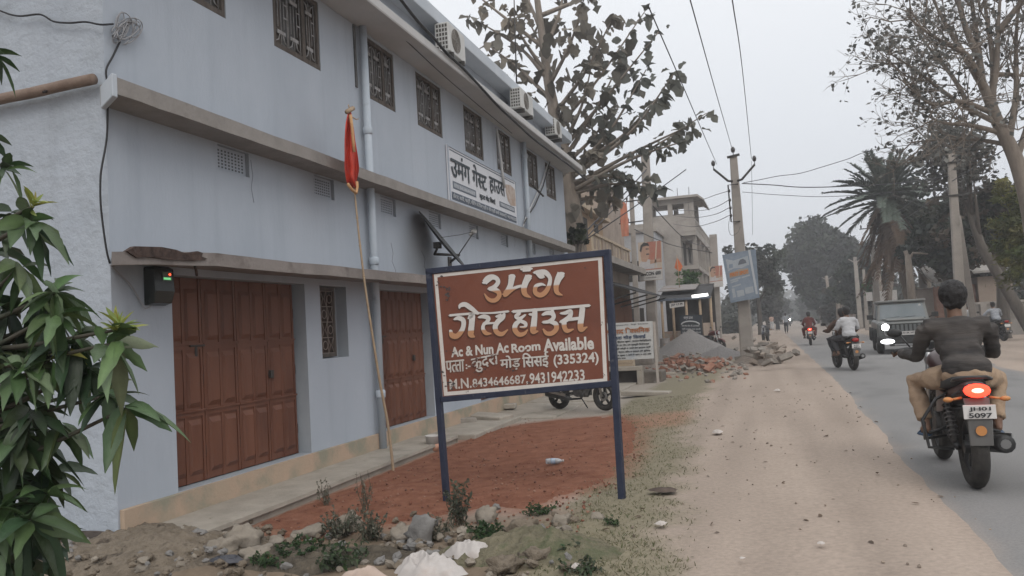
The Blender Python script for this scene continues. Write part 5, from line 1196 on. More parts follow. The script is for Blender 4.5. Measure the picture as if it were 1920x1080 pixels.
# ---------------------------------------------------------------- heaps and rubble by the left kerb
def heap(name, label, cat, c, rx, ry, h, m, amp=.12, fr=1.2, seed=1, kind=None, n=44, power=1.0, group=None):
    mb = MB(); rings = []; c = Vector(c)
    for k in range(15):
        t = k/14; ring = []
        for j in range(n):
            a = 2*math.pi*j/n; wob = 1+.18*mnoise.noise(Vector((math.cos(a)*1.3+seed, math.sin(a)*1.3, seed)))
            x, y = c.x+rx*t*math.cos(a)*wob, c.y+ry*t*math.sin(a)*wob
            z = c.z+h*(max(0, 1-t))**power*(1+amp*mnoise.noise(Vector((x*fr, y*fr, seed))))+.05*h*mnoise.noise(Vector((x*fr*4, y*fr*4, seed)))*(1-t*t)-.06*t
            ring.append((x, y, z))
        rings.append(ring)
    mb.loft(rings, caps=False); mb.add([rings[0][j] for j in range(n)], [tuple(range(n))])
    o = mb.build(name, m, None, tuple(c)); return put(o, label, cat, group, kind)
M_GRAV = mat('grey_gravel', (.15, .14, .135), (.27, .255, .245), scale=24, rough=1, bump=1, bscale=14, bdist=.1, detail=12)
heap('gravel_heap', 'grey gravel heap in front of the tea stall', 'gravel heap', (*onZ(1296, 668, -.08)[:2], -.12), 2.25, 2.4, 1.28, M_GRAV, seed=2, power=1.15)
heap('gravel_heap', 'low spread of grey gravel sloping towards the V arm pole', 'gravel heap', (*onZ(1352, 672, -.06)[:2], -.1), 1.5, 1.8, .55, M_GRAV, seed=5)
heap('stone_heap', 'heap of brown broken slabs at the foot of the V arm pole', 'stone heap', (*gnd(1432, 676)[:2], -.05), 1.15, 1.7, .48, mat('brown_broken_stone', (.14, .115, .095), (.24, .2, .165), scale=7, rough=1, bump=1, bscale=7, bdist=.12), amp=.5, fr=2.5, seed=9)
M_BRICKS = mat('broken_brick', (.20, .085, .055), (.27, .15, .105), scale=9, rough=1, stain=(.27, .235, .2), sscale=3, sth=(.55, .65)); M_STONE = mat('grey_brown_stone', (.17, .15, .13), (.27, .245, .215), scale=5, rough=1, bump=.5, bscale=18)
def scatter_rubble(name, pts, m, rng_, smin, smax, boxy=True):
    mb = MB()
    for p in pts:
        rot = Euler((rng_.uniform(-.5, .5), rng_.uniform(-.5, .5), rng_.uniform(0, 6.28))).to_matrix(); s_ = rng_.uniform(smin, smax)
        mb.cur = rng_.randrange(len(m))
        if boxy: mb.cbox((p[0], p[1], p[2]+s_*.2), (s_*rng_.uniform(.8, 1.3), s_*rng_.uniform(.45, .7), s_*rng_.uniform(.3, .5)), rot)
        else: mb.blob((p[0], p[1], p[2]+s_*.15), (s_*.5, s_*.42, s_*.3), 7, 5, .3, 1.5, rng_.random()*50, rot, smooth=False)
    o = mb.build(name, m, None, None); return put(o, kind='stuff')
rr = random.Random(21); pts = []
for _ in range(150):
    px, py = rr.gauss(1300, 30), rr.gauss(688, 6); g_ = gnd(px, py); pts.append((g_.x, g_.y, g_.z+abs(rr.gauss(0, .10))))
scatter_rubble('brick_rubble', pts, [M_BRICKS, M_BRICKS, M_STONE], rr, .16, .30)
pts = []
for _ in range(190):
    px, py = rr.uniform(1150, 1400), rr.gauss(694, 9); g_ = gnd(px, py); pts.append((g_.x, g_.y, g_.z))
scatter_rubble('stone_rubble', pts, [M_STONE, M_STONE, M_BRICKS], rr, .07, .2, False)
# culvert of concrete beams by the clinic sign and broken slabs
cv = gnd(1175, 720); cul = thing('drain_culvert', 'broken concrete drain frame with a dark opening under the clinic sign', 'drain', (cv.x-.9, cv.y-.2, -.2)); CO = cul.location.copy()
mb = MB(); mb.box((cv.x-1.9, cv.y-.25, .18), (cv.x+.5, cv.y+.05, .30)); mb.box((cv.x+.34, cv.y-.26, -.3), (cv.x+.5, cv.y+.04, .178)); mb.box((cv.x-1.9, cv.y-.25, -.3), (cv.x-1.75, cv.y+.05, .178)); mb.build('frame', M_CONC, cul, CO, bevel=.02)
mb = MB(); mb.box((cv.x-1.75, cv.y+.02, -.3), (cv.x+.34, cv.y+.06, .178)); mb.build('opening', M_SHAD, cul, CO)  # dark sheet behind the frame, painted as the shade in the drain
mb = MB(); mb.box((cv.x-1.9, cv.y+.06, -.3), (cv.x+1.0, cv.y+1.0, .12)); mb.build('bank', mat('drain_bank', (.10, .085, .07), (.16, .14, .12), scale=6, rough=1, bump=.6, bscale=12), cul, CO, bevel=.04)
for i, (px, py, sx_, sy_, rz, lb) in enumerate(((1240, 705, .9, .35, .2, 'flat broken concrete slab behind the clinic sign post'), (1212, 742, 1.1, .4, -.1, 'long flat slab lying on the apron below the clinic sign'), (1255, 690, .5, .3, .5, 'short slab between the brick rubble and the verge'), (860, 800, .62, .36, .5, 'dark rough slab end beside the paint bucket'), (935, 772, .75, .3, .15, 'low grey slab step beyond the second door'), (915, 793, .9, .42, -.35, 'tilted grey slab ramp between the apron and the red soil'))):
    g_ = gnd(px, py); mb = MB(); mb.cbox((0, 0, .05), (sx_, sy_, .10)); o = mb.build('concrete_slab', M_CONC if i != 3 else M_STONE, None, None, bevel=.02); o.location = (g_.x, g_.y, g_.z+.01+(0.05 if i > 2 else 0)); o.rotation_euler = (.05*(i % 3-1), .04*(i % 2), rz); put(o, lb, 'concrete slab', 'broken concrete slabs')

pts = []
for _ in range(90):
    px, py = rr.gauss(1436, 22), rr.gauss(668, 9); g_ = gnd(px, py+6); pts.append((g_.x, g_.y, g_.z+max(0, .42-.35*abs(rr.gauss(0, .8)))))
scatter_rubble('slab_rubble', pts, [mat('brown_slab_piece', (.20, .165, .135), (.28, .235, .195), scale=7, rough=1), M_STONE], rr, .16, .36)
# small goods, flags and seats between the shop and the stall
fx_ = onY(1273, 512, 43); fg = thing('orange_pennant', 'small orange pennant on a thin stick above the young green tree', 'flag', tuple(fx_)); mb = MB(); mb.tube([fx_-Vector((0, 0, 1.2)), fx_+Vector((-.05, 0, .95))], .02, 5); mb.build('stick', M_BAMB, fg, fx_)
mb = MB(); mb.add([fx_+Vector(p) for p in ((0, 0, .1), (-.22, .05, .3), (-.05, 0, .85), (.22, .03, .35), (.1, -.02, .12))], [(0, 1, 2), (0, 2, 3), (0, 3, 4)]); mb.build('cloth', mat('orange_pennant_cloth', (.55, .16, .05), (.45, .10, .04), scale=6, rough=.9), fg, fx_)
for i, (px, Y, w_, h_, d_, m, nm, lb) in enumerate(((1247, 40.3, .5, .75, .5, M_TIN, 'oil_drum', 'rusty drum beside the left post of the tea stall'), (1262, 40.1, .9, .45, .4, M_BAMB, 'bench', 'low wooden bench in front of the tea stall'), (1325, 39.6, .5, .6, .5, M_PLINTH, 'crate', 'tan crate at the right post of the tea stall'), (1206, 32.0, .7, .5, .6, M_STONE, 'stone_block', 'grey stone block at the foot of the large portrait poster pole'), (1169, 26.5, .6, .8, .5, M_CREAM, 'crate', 'cream crate before the orange brown shutters'))):
    x = onY(px, 640, Y).x; t = thing(nm, lb, nm.replace('_', ' '), (x, Y, gz(x, Y)))
    if nm == 'oil_drum':
        mb = MB(); mb.tube([(0, 0, 0), (0, 0, h_)], w_/2, 18, smooth=False)
        for z in (.02, h_*.35, h_*.68, h_-.02): mb.ring((0, 0, z), (0, 0, 1), w_/2, .014, 18, 5)
        mb.build('barrel', m, t)
    elif nm == 'bench':
        mb = MB(); mb.box((-w_/2, -d_/2, h_-.05), (w_/2, d_/2, h_)); mb.build('seat', m, t)
        for sx1 in (-1, 1):
            for sy1 in (-1, 1): mb = MB(); mb.bar((sx1*w_*.42, sy1*d_*.4, 0), (sx1*w_*.42, sy1*d_*.4, h_-.05), .05); mb.build('leg', m, t)
    else:
        mb = MB(); mb.box((-w_/2, -d_/2, 0), (w_/2, d_/2, h_))
        if nm == 'crate':
            for z in (.1, .3, .5): mb.box((-w_/2-.015, -d_/2-.015, h_*z), (w_/2+.015, -d_/2-.001, h_*z+.08))
        mb.build('box', m, t, bevel=.02)
# ---------------------------------------------------------------- people
def remeshed(mb, name, m, parent, voxel, smooth_it=4, wr=0.0, wf=9.0):
    """weld the overlapping volumes of mb into ONE continuous skin"""
    me = bpy.data.meshes.new(name); me.from_pydata(mb.v, [], mb.f)
    bm = bmesh.new(); bm.from_mesh(me); bmesh.ops.recalc_face_normals(bm, faces=bm.faces); bm.to_mesh(me); bm.free()
    o = bpy.data.objects.new(name, me); COL.objects.link(o)
    r_ = o.modifiers.new('r', 'REMESH'); r_.mode = 'VOXEL'; r_.voxel_size = voxel; r_.use_smooth_shade = True
    s_ = o.modifiers.new('s', 'SMOOTH'); s_.iterations = smooth_it; s_.factor = .5
    bpy.context.view_layer.update()
    nm = bpy.data.meshes.new_from_object(o.evaluated_get(_dg())); bpy.data.objects.remove(o); bpy.data.meshes.remove(me)
    nm.name = name; nm.materials.clear(); nm.materials.append(m); nm.polygons.foreach_set('use_smooth', np.ones(len(nm.polygons), bool))
    if wr:
        co = [v.co.copy() for v in nm.vertices]; no = [v.normal.copy() for v in nm.vertices]
        for v, c, n in zip(nm.vertices, co, no): v.co = c+n*wr*(mnoise.noise(Vector((c.x*wf, c.y*wf, c.z*wf*.8)))+.6*mnoise.noise(Vector((c.x*wf*2.3+c.z*wf, c.y*wf*2, c.z*wf*2.6))))
        nm.update()
    o = bpy.data.objects.new(name, nm); COL.objects.link(o); o.parent = parent; return o
SKIN = mat('brown_skin', (.13, .072, .046), (.16, .09, .06), scale=8, rough=.55); HAIR = mat('black_hair', (.010, .009, .009), (.022, .02, .02), scale=30, rough=.6, bump=.5, bscale=60)
def ell(mb, c, r_, rot=None): mb.blob(c, r_, 16, 12, rot=rot)
def limb(mb, pts, rs, n=10): mb.tube([Vector(p) for p in pts], rs, n)
def person(label, P, shirt, trouser, loc=(0,0,0), rz=0.0, group=None, voxel=.02, hair_big=1.0, fingers=False, sandal=None, head_yaw=0.0, dress=False, sleeve=.5, look=None, scarf=None):
    """P: joints in local space, +y forward. body = one welded skin; hair and clothes are children"""
    t = thing('person', label, 'person', loc, group, rz); V = {k: Vector(v) for k, v in P.items()}
    H_, N_ = V['head'], V['neck']; ch, pe = V['chest'], V['pelvis']; b = MB()
    hr = Matrix.Rotation(head_yaw, 3, 'Z')
    ell(b, H_+hr@Vector((0, -.006, .015)), (.076, .094, .108)); ell(b, H_+hr@Vector((0, .03, -.055)), (.056, .062, .065))
    b.blob(H_+hr@Vector((0, .098, -.012)), (.014, .020, .024), 8, 6)                                   # nose
    for s in (-1, 1):
        b.blob(H_+hr@Vector((s*.079, -.008, -.006)), (.012, .022, .034), 8, 6)                         # ears
        b.blob(H_+hr@Vector((s*.032, .082, .024)), (.02, .016, .008), 8, 6)                            # brows
    b.blob(H_+hr@Vector((0, .086, -.052)), (.026, .012, .010), 8, 6)                                   # lips
    limb(b, [H_+Vector((0, -.02, -.06)), N_+Vector((0, 0, -.03))], [.054, .062])
    sl, sr = V['shoulder_l'], V['shoulder_r']
    limb(b, [sl, ch+Vector((0, 0, .10)), sr], [.055, .085, .055]); ell(b, ch, (.155, .10, .16)); ell(b, ch.lerp(pe, .55), (.135, .095, .15)); ell(b, pe, (.15, .11, .12))
    for s in 'lr':
        S, E, W = V['shoulder_'+s], V['elbow_'+s], V['wrist_'+s]; limb(b, [S, S.lerp(E, .5), E, E.lerp(W, .3), W], [.052, .047, .038, .037, .026])
        d = (W-E).normalized(); hd = V.get('hand_'+s, d); hd = Vector(hd).normalized(); k = W+hd*.055
        rot = hd.to_track_quat('Y', 'Z').to_matrix(); b.blob(k, (.038, .052, .020), 10, 8, rot=rot)
        side = rot@Vector((1, 0, 0)); up = rot@Vector((0, 0, 1))
        curl = -up if V.get('grip_'+s) is None else -up
        for i, (L_, off) in enumerate(((.066, -.030), (.075, -.010), (.071, .011), (.056, .030))):
            p0 = W+hd*.098+side*off; p1 = p0+hd*L_*.45+curl*L_*.18; p2 = p1+hd*L_*.15+curl*L_*.55; limb(b, [W+hd*.07+side*off, p0, p1, p2], [.0105, .0100, .0095, .0075], 6)
        th = -1 if s == 'l' else 1
        p0 = W+hd*.035-side*th*.03; limb(b, [p0, p0+hd*.03-side*th*.025+curl*.012, p0+hd*.055-side*th*.022+curl*.035], [.013, .012, .009], 6)
        Hp, K, A, T = V['hip_'+s], V['knee_'+s], V['ankle_'+s], V['toe_'+s]
        limb(b, [Hp, Hp.lerp(K, .5), K, K.lerp(A, .35), A], [.085, .072, .054, .052, .036]); limb(b, [A+Vector((0, 0, -.01)), A+(T-A)*.3+Vector((0, 0, -.02)), T], [.036, .040, .026])
        b.blob(A-(T-A).normalized()*.035+Vector((0, 0, -.03)), (.032, .04, .032), 8, 6)
    body = remeshed(b, 'body', SKIN, t, min(voxel, .016) if voxel < .03 else voxel)
    # eyes
    if voxel < .03:
        e = MB()
        for s in (-1, 1): e.blob(H_+hr@Vector((s*.031, .084, .006)), (.011, .008, .007), 8, 6)
        e.build('eyes', mat('eye_white', (.45, .43, .40), (.03, .03, .03), scale=80, rough=.3), body)
    h = MB(); hb = hair_big; ell(h, H_+hr@Vector((0, -.022, .045)), (.089*hb, .100*hb, .098*hb)); h.blob(H_+hr@Vector((0, -.055, -.012)), (.076*hb, .055*hb, .075), 14, 10, .12, 4); h.blob(H_+hr@Vector((0, .045, .098)), (.072*hb, .058, .042*hb), 12, 8, .15, 4, 3)
    remeshed(h, 'hair', HAIR, t, .009 if voxel < .019 else (.014 if voxel < .03 else .025), 1, .007 if voxel < .019 else .005, 38)
    c = MB(); g = .022
    limb(c, [sl+Vector((-.012, 0, .002)), ch+Vector((0, 0, .105)), sr+Vector((.012, 0, .002))], [.072, .100, .072]); ell(c, ch, (.178, .122, .18)); ell(c, ch.lerp(pe, .5), (.165, .12, .17)); ell(c, pe+Vector((0, 0, .03)), (.178, .135, .125)); limb(c, [N_+Vector((0, 0, .012)), N_-Vector((0, 0, .06))], [.070, .085])
    for s in 'lr':
        S, E, W = V['shoulder_'+s], V['elbow_'+s], V['wrist_'+s]
        if sleeve > .6: limb(c, [S, S.lerp(E, .5), E, E.lerp(W, sleeve)], [.072, .066, .058, .044])
        else: limb(c, [S, S.lerp(E, .5), S.lerp(E, .5+sleeve*.9)], [.072, .068, .066])
    remeshed(c, 'shirt', shirt, t, voxel*.8, 3, .016, 7)
    tr = MB(); ell(tr, pe+Vector((0, 0, -.03)), (.172, .135, .115))
    for s in 'lr':
        Hp, K, A = V['hip_'+s], V['knee_'+s], V['ankle_'+s]; e_ = K.lerp(A, .86)
        limb(tr, [Hp, Hp.lerp(K, .5), K, K.lerp(A, .4), e_], [.108, .094, .076, .074, .064 if not dress else .12])
    if dress: limb(tr, [pe, pe.lerp(V['ankle_l'].lerp(V['ankle_r'], .5), .5), V['ankle_l'].lerp(V['ankle_r'], .5)+Vector((0, 0, .05))], [.16, .2, .24], 14)
    remeshed(tr, 'trousers' if not dress else 'skirt', trouser, t, voxel*.8, 3, .016, 8)
    for s in 'lr':
        A, T = V['ankle_'+s], V['toe_'+s]; d = (T-A); d.z = 0; d.normalize(); f = MB(); m_ = (A+T)/2+Vector((0, 0, -.048)); rot = d.to_track_quat('Y', 'Z').to_matrix()
        f.blob(m_+Vector((0, 0, .0)), (.052, .135, .018), 12, 6, rot=rot); f.tube([T-d*.07+rot@Vector((-.05, 0, -.035)), T-d*.07+Vector((0, 0, .028)), T-d*.07+rot@Vector((.05, 0, -.035))], .012, 6)
        f.build('sandal', sandal or mat('dark_sandal', (.03, .026, .024), rough=.7), t)
    if scarf:
        s_ = MB(); s_.loft([[V['neck']+Vector((.13*math.cos(a), .11*math.sin(a), .03-.05*k+.02*math.cos(a*2+k))) for a in np.linspace(0, 2*math.pi, 15)[:-1]] for k in range(3)], caps=False); s_.build('scarf', scarf, t)
    return t
def ride_pose(w=.0, lean=.0, y=0.0, pillion=False):
    if pillion:
        return dict(pelvis=(0, -.50+y, .86), chest=(.0, -.44+y, 1.13), neck=(0, -.41+y, 1.30), head=(0, -.38+y, 1.455), shoulder_l=(-.18, -.44+y, 1.24), shoulder_r=(.18, -.44+y, 1.24), elbow_l=(-.27, -.34+y, 1.0), elbow_r=(.27, -.34+y, 1.0), wrist_l=(-.2, -.13+y, .90), wrist_r=(.2, -.13+y, .90),
                    hip_l=(-.11, -.46+y, .82), hip_r=(.11, -.46+y, .82), knee_l=(-.27, -.10+y, .76), knee_r=(.27, -.10+y, .76), ankle_l=(-.24, -.32+y, .42), ankle_r=(.24, -.32+y, .42), toe_l=(-.25, -.15+y, .37), toe_r=(.25, -.15+y, .37))
    return dict(pelvis=(0, -.22+y, .85), chest=(0, -.13+y, 1.09), neck=(0, -.06+y, 1.265), head=(0, -.02+y, 1.415), shoulder_l=(-.195, -.10+y, 1.20), shoulder_r=(.195, -.10+y, 1.20), elbow_l=(-.33, .08+y, .98), elbow_r=(.33, .08+y, .98), wrist_l=(-.33, .33+y, .985), wrist_r=(.33, .33+y, .985),
                hip_l=(-.11, -.18+y, .80), hip_r=(.11, -.18+y, .80), knee_l=(-.29, .17+y, .76), knee_r=(.29, .17+y, .76), ankle_l=(-.23, -.02+y, .40), ankle_r=(.23, -.02+y, .40), toe_l=(-.24, .15+y, .355), toe_r=(.24, .15+y, .355))
# ---------------------------------------------------------------- motorcycles (+y forward, wheels on z = 0)
M_TYRE = mat('dusty_tyre', (.022, .021, .02), (.05, .045, .04), scale=14, rough=.9, bump=.4, bscale=60); M_ALLOY = mat('black_alloy', (.03, .03, .03), (.05, .05, .05), scale=9, rough=.45, metallic=.3); M_CHROME = mat('dull_chrome', (.35, .35, .35), rough=.3, metallic=.9)
M_ENG = mat('engine_grey', (.06, .058, .056), (.11, .105, .10), scale=12, rough=.6, metallic=.4); M_SEAT = mat('black_seat', (.018, .017, .017), (.03, .028, .027), scale=10, rough=.75); M_PLAST = mat('grey_plastic', (.09, .088, .085), (.12, .115, .11), scale=8, rough=.7)
M_PLATE = mat('number_plate_white', (.55, .53, .51), (.48, .46, .44), scale=9, rough=.6); M_REDLENS = mat('red_lens', (.25, .012, .008), rough=.25); M_AMBER = mat('amber_lens', (.45, .20, .07), rough=.3)
M_TAILON = mat('tail_lamp_lit', (.5, .05, .02), emit=(1, .035, .018), estr=2.6); M_TAILHOT = mat('tail_lamp_core', (.9, .5, .4), emit=(1, .42, .3), estr=1.6)
def motorcycle(label, loc, rz, paint, lit=False, group='motorcycles on the street', plate='JH07 4821', guard=True, stand=False, plate_txt=True):
    t = thing('motorcycle', label, 'motorcycle', loc, group, rz); 
    for y in (-.64, .66):
        c = (0, y, .305); mb = MB(); mb.ring(c, (1, 0, 0), .250, .058, 32, 10, sq=1.05); w = mb.build('wheel', M_TYRE, t)
        mb = MB(); mb.ring(c, (1, 0, 0), .195, .020, 28, 6, sq=1.8); mb.disc(c, (1, 0, 0), .05, .12, 14)
        for k in range(5):
            a = k*2*math.pi/5+.3
            for da in (-.14, .14): mb.bar((0, y+.04*math.cos(a+da), .305+.04*math.sin(a+da)), (0, y+.19*math.cos(a+da*.6), .305+.19*math.sin(a+da*.6)), .035, .018)
        mb.build('rim', M_ALLOY, w)
        mb = MB(); mb.disc((.05, y, .305), (1, 0, 0), .10 if y > 0 else .07, .012, 18); mb.build('brake_disc', M_CHROME, w)
    mb = MB(); mb.cbox((0, .06, .42), (.22, .34, .22)); mb.tube([(0, .1, .5), (0, .22, .74)], [.10, .085], 10)
    for k in range(5): mb.cbox((0, .14+.018*k, .55+.035*k), (.24, .18, .014), Euler((-.45, 0, 0)).to_matrix())
    for s in (-1, 1): mb.disc((s*.12, .0, .40), (1, 0, 0), .105, .06, 16)
    mb.build('engine', M_ENG, t, bevel=.01)
    mb = MB()
    mb.tube([(0, .52, .92), (0, .36, .82), (0, -.1, .72), (0, -.6, .70)], .024, 6); mb.tube([(0, .5, .86), (0, .36, .55), (0, .2, .30), (0, -.12, .30)], .024, 6)
    for s in (-1, 1):
        mb.tube([(s*.09, -.1, .70), (s*.10, -.45, .66), (s*.09, -.85, .74)], .016, 6); mb.tube([(s*.08, -.12, .38), (s*.10, -.64, .305)], .026, 6); mb.tube([(s*.12, -.10, .34), (s*.27, -.10, .335)], .014, 6); mb.tube([(s*.11, -.36, .42), (s*.25, -.38, .38)], .012, 6)
    mb.build('frame', M_ALLOY, t)
    for s in (-1, 1):
        mb = MB(); mb.tube([(s*.11, -.60, .34), (s*.12, -.42, .66)], .020, 8)
        for k in range(8): mb.ring((s*.11+s*.001*k, -.585+.019*k, .38+.032*k), (0, .5, .87), .034, .007, 12, 5)
        mb.build('shock_absorber', M_ENG, t)
        mb = MB(); mb.tube([(s*.085, .66, .30), (s*.085, .56, .62), (s*.08, .47, .98)], [.026, .028, .022], 8); mb.build('fork', M_CHROME, t)
    rings = []
    for y, w, h, zc in ((.44, .03, .03, .93), (.41, .09, .08, .92), (.30, .13, .11, .90), (.15, .135, .105, .875), (.03, .09, .07, .83), (-.02, .04, .03, .80)):
        rings.append([(w*math.cos(a)*(1 if math.sin(a) > 0 else .9), y, zc+h*math.sin(a)) for a in np.linspace(0, 2*math.pi, 17)[:-1]])
    mb = MB(); mb.loft(rings); mb.build('fuel_tank', paint, t)
    rings = []
    for y, w, zt, th in ((.05, .07, .80, .05), (-.05, .11, .80, .07), (-.25, .135, .785, .08), (-.5, .13, .825, .09), (-.72, .11, .845, .08), (-.80, .07, .845, .04)):
        rings.append([(w*cx, y, zt-th*(1-cz)) for cx, cz in ((-1, .2), (-.95, .75), (-.6, 1), (0, 1.02), (.6, 1), (.95, .75), (1, .2), (.6, -.1), (-.6, -.1))])
    mb = MB(); mb.loft(rings); mb.build('seat', M_SEAT, t)
    rings = []
    for y, w, zc, h in ((-.30, .115, .66, .07), (-.55, .12, .70, .075), (-.78, .105, .745, .07), (-.90, .085, .765, .055), (-.935, .07, .765, .04)):
        rings.append([(w*math.cos(a), y, zc+h*math.sin(a)) for a in np.linspace(0, 2*math.pi, 13)[:-1]])
    mb = MB(); mb.loft(rings); tail = mb.build('tail_cowl', paint, t)
    mb = MB(); mb.loft([[(w*math.cos(a), y, .755+h*math.sin(a)) for a in np.linspace(0, 2*math.pi, 13)[:-1]] for y, w, h in ((-.925, .085, .050), (-.955, .088, .052), (-.975, .07, .038))]); mb.build('tail_light', M_TAILON if lit else M_REDLENS, t)
    if lit:
        mb = MB(); mb.blob((0, -.974, .757), (.042, .008, .018), 10, 6); mb.build('lamp_core', M_TAILHOT, t)
    mb = MB(); mb.loft([[(-.085, -.90, .70), (.085, -.90, .70), (.085, -.88, .69), (-.085, -.88, .69)], [(-.08, -.97, .56), (.08, -.97, .56), (.08, -.95, .56), (-.08, -.95, .56)], [(-.075, -.965, .36), (.075, -.965, .36), (.075, -.945, .36), (-.075, -.945, .36)]], smooth=False); mg = mb.build('rear_mudguard', M_PLAST, t, bevel=.006)
    mb = MB(); mb.disc((0, -.975, .47), (0, 1, 0), .036, .012, 14); mb.build('reflector', M_AMBER, mg)
    mb = MB(); mb.prism([(-.105, -.985, .555), (.105, -.985, .555), (.105, -.975, .655), (-.105, -.975, .655)], (0, .008, 0)); pl = mb.build('number_plate', M_PLATE, t, bevel=.004)
    if plate_txt:
        mb = MB(); a_, b_ = plate.split(' '); write(mb, a_, -.07, .608, .14, .034, -.991, .03); write(mb, b_, -.075, .564, .15, .036, -.995, .03); mb.build('plate_lettering', M_BLK, pl)
    for s in (-1, 1):
        mb = MB(); mb.tube([(s*.09, -.88, .70), (s*.16, -.90, .69)], .010, 6); mb.blob((s*.185, -.905, .69), (.035, .026, .02), 10, 6); mb.build('indicator', M_AMBER, t)
    mb = MB(); mb.tube([(-.10, -.62, .80), (-.12, -.84, .83), (-.07, -.93, .85), (.07, -.93, .85), (.12, -.84, .83), (.10, -.62, .80)], .013, 6); mb.build('grab_rail', M_ALLOY, t)
    mb = MB(); mb.tube([(.10, .20, .42), (.13, .12, .26), (.14, -.15, .24)], .024, 8); mb.tube([(.14, -.15, .24), (.165, -.30, .27), (.175, -.72, .34), (.175, -.84, .355), (.175, -.845, .355)], [.03, .056, .068, .066, .04], 12); ex = mb.build('exhaust', M_ALLOY, t)
    mb = MB(); mb.prism([(.22, -.25, .30), (.235, -.75, .38), (.235, -.75, .42), (.22, -.25, .36)], (.008, 0, 0)); mb.disc((.175, -.848, .355), (0, 1, .05), .035, .006, 12); mb.build('heat_shield', M_CHROME, ex)
    if guard:
        mb = MB(); mb.tube([(-.10, -.46, .70), (-.20, -.50, .66), (-.31, -.52, .50), (-.29, -.60, .30), (-.12, -.62, .29)], .013, 6); mb.tube([(-.30, -.52, .48), (-.27, -.28, .32), (-.10, -.2, .33)], .012, 6); mb.build('side_guard', M_ALLOY, t)
    mb = MB(); mb.tube([(-.37, .36, 1.0), (-.22, .42, 1.02), (-.12, .47, .99), (.12, .47, .99), (.22, .42, 1.02), (.37, .36, 1.0)], .013, 6)
    for s in (-1, 1): mb.tube([(s*.25, .40, 1.015), (s*.375, .355, .998)], .019, 8); mb.tube([(s*.25, .46, 1.005), (s*.39, .43, .985)], .008, 5)
    hb = mb.build('handlebar', M_ALLOY, t)
    for s in (-1, 1):
        mb = MB(); mb.tube([(s*.22, .44, 1.02), (s*.30, .46, 1.14)], .008, 5); mb.blob((s*.34, .46, 1.16), (.065, .014, .04), 12, 8); mb.build('mirror', M_ALLOY, hb)
    mb = MB(); mb.loft([[(w*math.cos(a), y, .90+h*math.sin(a)) for a in np.linspace(0, 2*math.pi, 15)[:-1]] for y, w, h in ((.46, .05, .06), (.52, .10, .11), (.60, .10, .10), (.615, .06, .06))]); hl = mb.build('headlight_cowl', paint, t)
    mb = MB(); mb.disc((0, .615, .90), (0, 1, 0), .075, .02, 16); mb.build('headlight', mat('headlamp_glass', (.35, .36, .37), rough=.15), hl)
    rings = []
    for a in np.linspace(.5, 2.7, 9): rings.append([(w_, .66+(.33+dr)*math.cos(a), .305+(.33+dr)*math.sin(a)) for w_, dr in ((-.06, -.02), (-.045, .012), (.045, .012), (.06, -.02))])
    mb = MB(); mb.loft(rings, closed=False, caps=False); mb.build('front_mudguard', paint, t)
    for s in (-1, 1):
        mb = MB(); mb.prism([(s*.115, -.02, .50), (s*.125, -.42, .56), (s*.12, -.50, .69), (s*.11, -.05, .72)], (s*.015, 0, 0)); mb.build('side_panel', paint, t, bevel=.006)
    if stand:
        mb = MB(); mb.tube([(-.10, -.12, .30), (-.22, -.02, .015)], .014, 6); mb.build('side_stand', M_ALLOY, t)
    return t
P_BLACKRED = mat('black_red_paint', (.035, .010, .010), (.05, .018, .016), scale=5, rough=.35, spec=.5); P_BLACK = mat('black_bike_paint', (.014, .014, .015), (.022, .022, .023), scale=5, rough=.35, spec=.5); P_RED = mat('dark_red_bike_paint', (.11, .02, .015), (.08, .018, .014), scale=5, rough=.35); P_BLUE = mat('blue_black_bike_paint', (.02, .03, .05), (.03, .035, .05), scale=5, rough=.35)
S_CHECK = mat('dark_checked_shirt', (.024, .022, .022), (.075, .066, .06), scale=6, rough=.9, bump=.5, bscale=14, stretch=(.4, .4, 2.2), bdist=.03); T_KHAKI = mat('khaki_trousers', (.34, .245, .165), (.29, .205, .14), scale=5, rough=.9, bump=.5, bscale=11, bdist=.04)
S_WHITE = mat('white_shirt', (.42, .42, .43), (.36, .36, .37), scale=5, rough=.9, bump=.4, bscale=12, bdist=.03); S_BROWN = mat('brown_shirt', (.10, .06, .045), (.08, .05, .04), scale=5, rough=.9); S_MAROON = mat('maroon_kurta', (.12, .035, .03), (.09, .03, .028), scale=5, rough=.9); T_DARK = mat('dark_trousers', (.03, .03, .034), (.05, .048, .05), scale=5, rough=.9); S_GREYP = mat('grey_patterned_shirt', (.34, .35, .37), (.18, .20, .23), scale=22, rough=.9); S_BLACK = mat('black_cloth', (.02, .02, .022), (.035, .035, .036), scale=5, rough=.9); S_PEACH = mat('peach_cloth', (.40, .26, .20), (.34, .22, .17), scale=5, rough=.9)
SAND_B = mat('blue_sandal', (.035, .07, .13), (.05, .08, .13), scale=9, rough=.7)
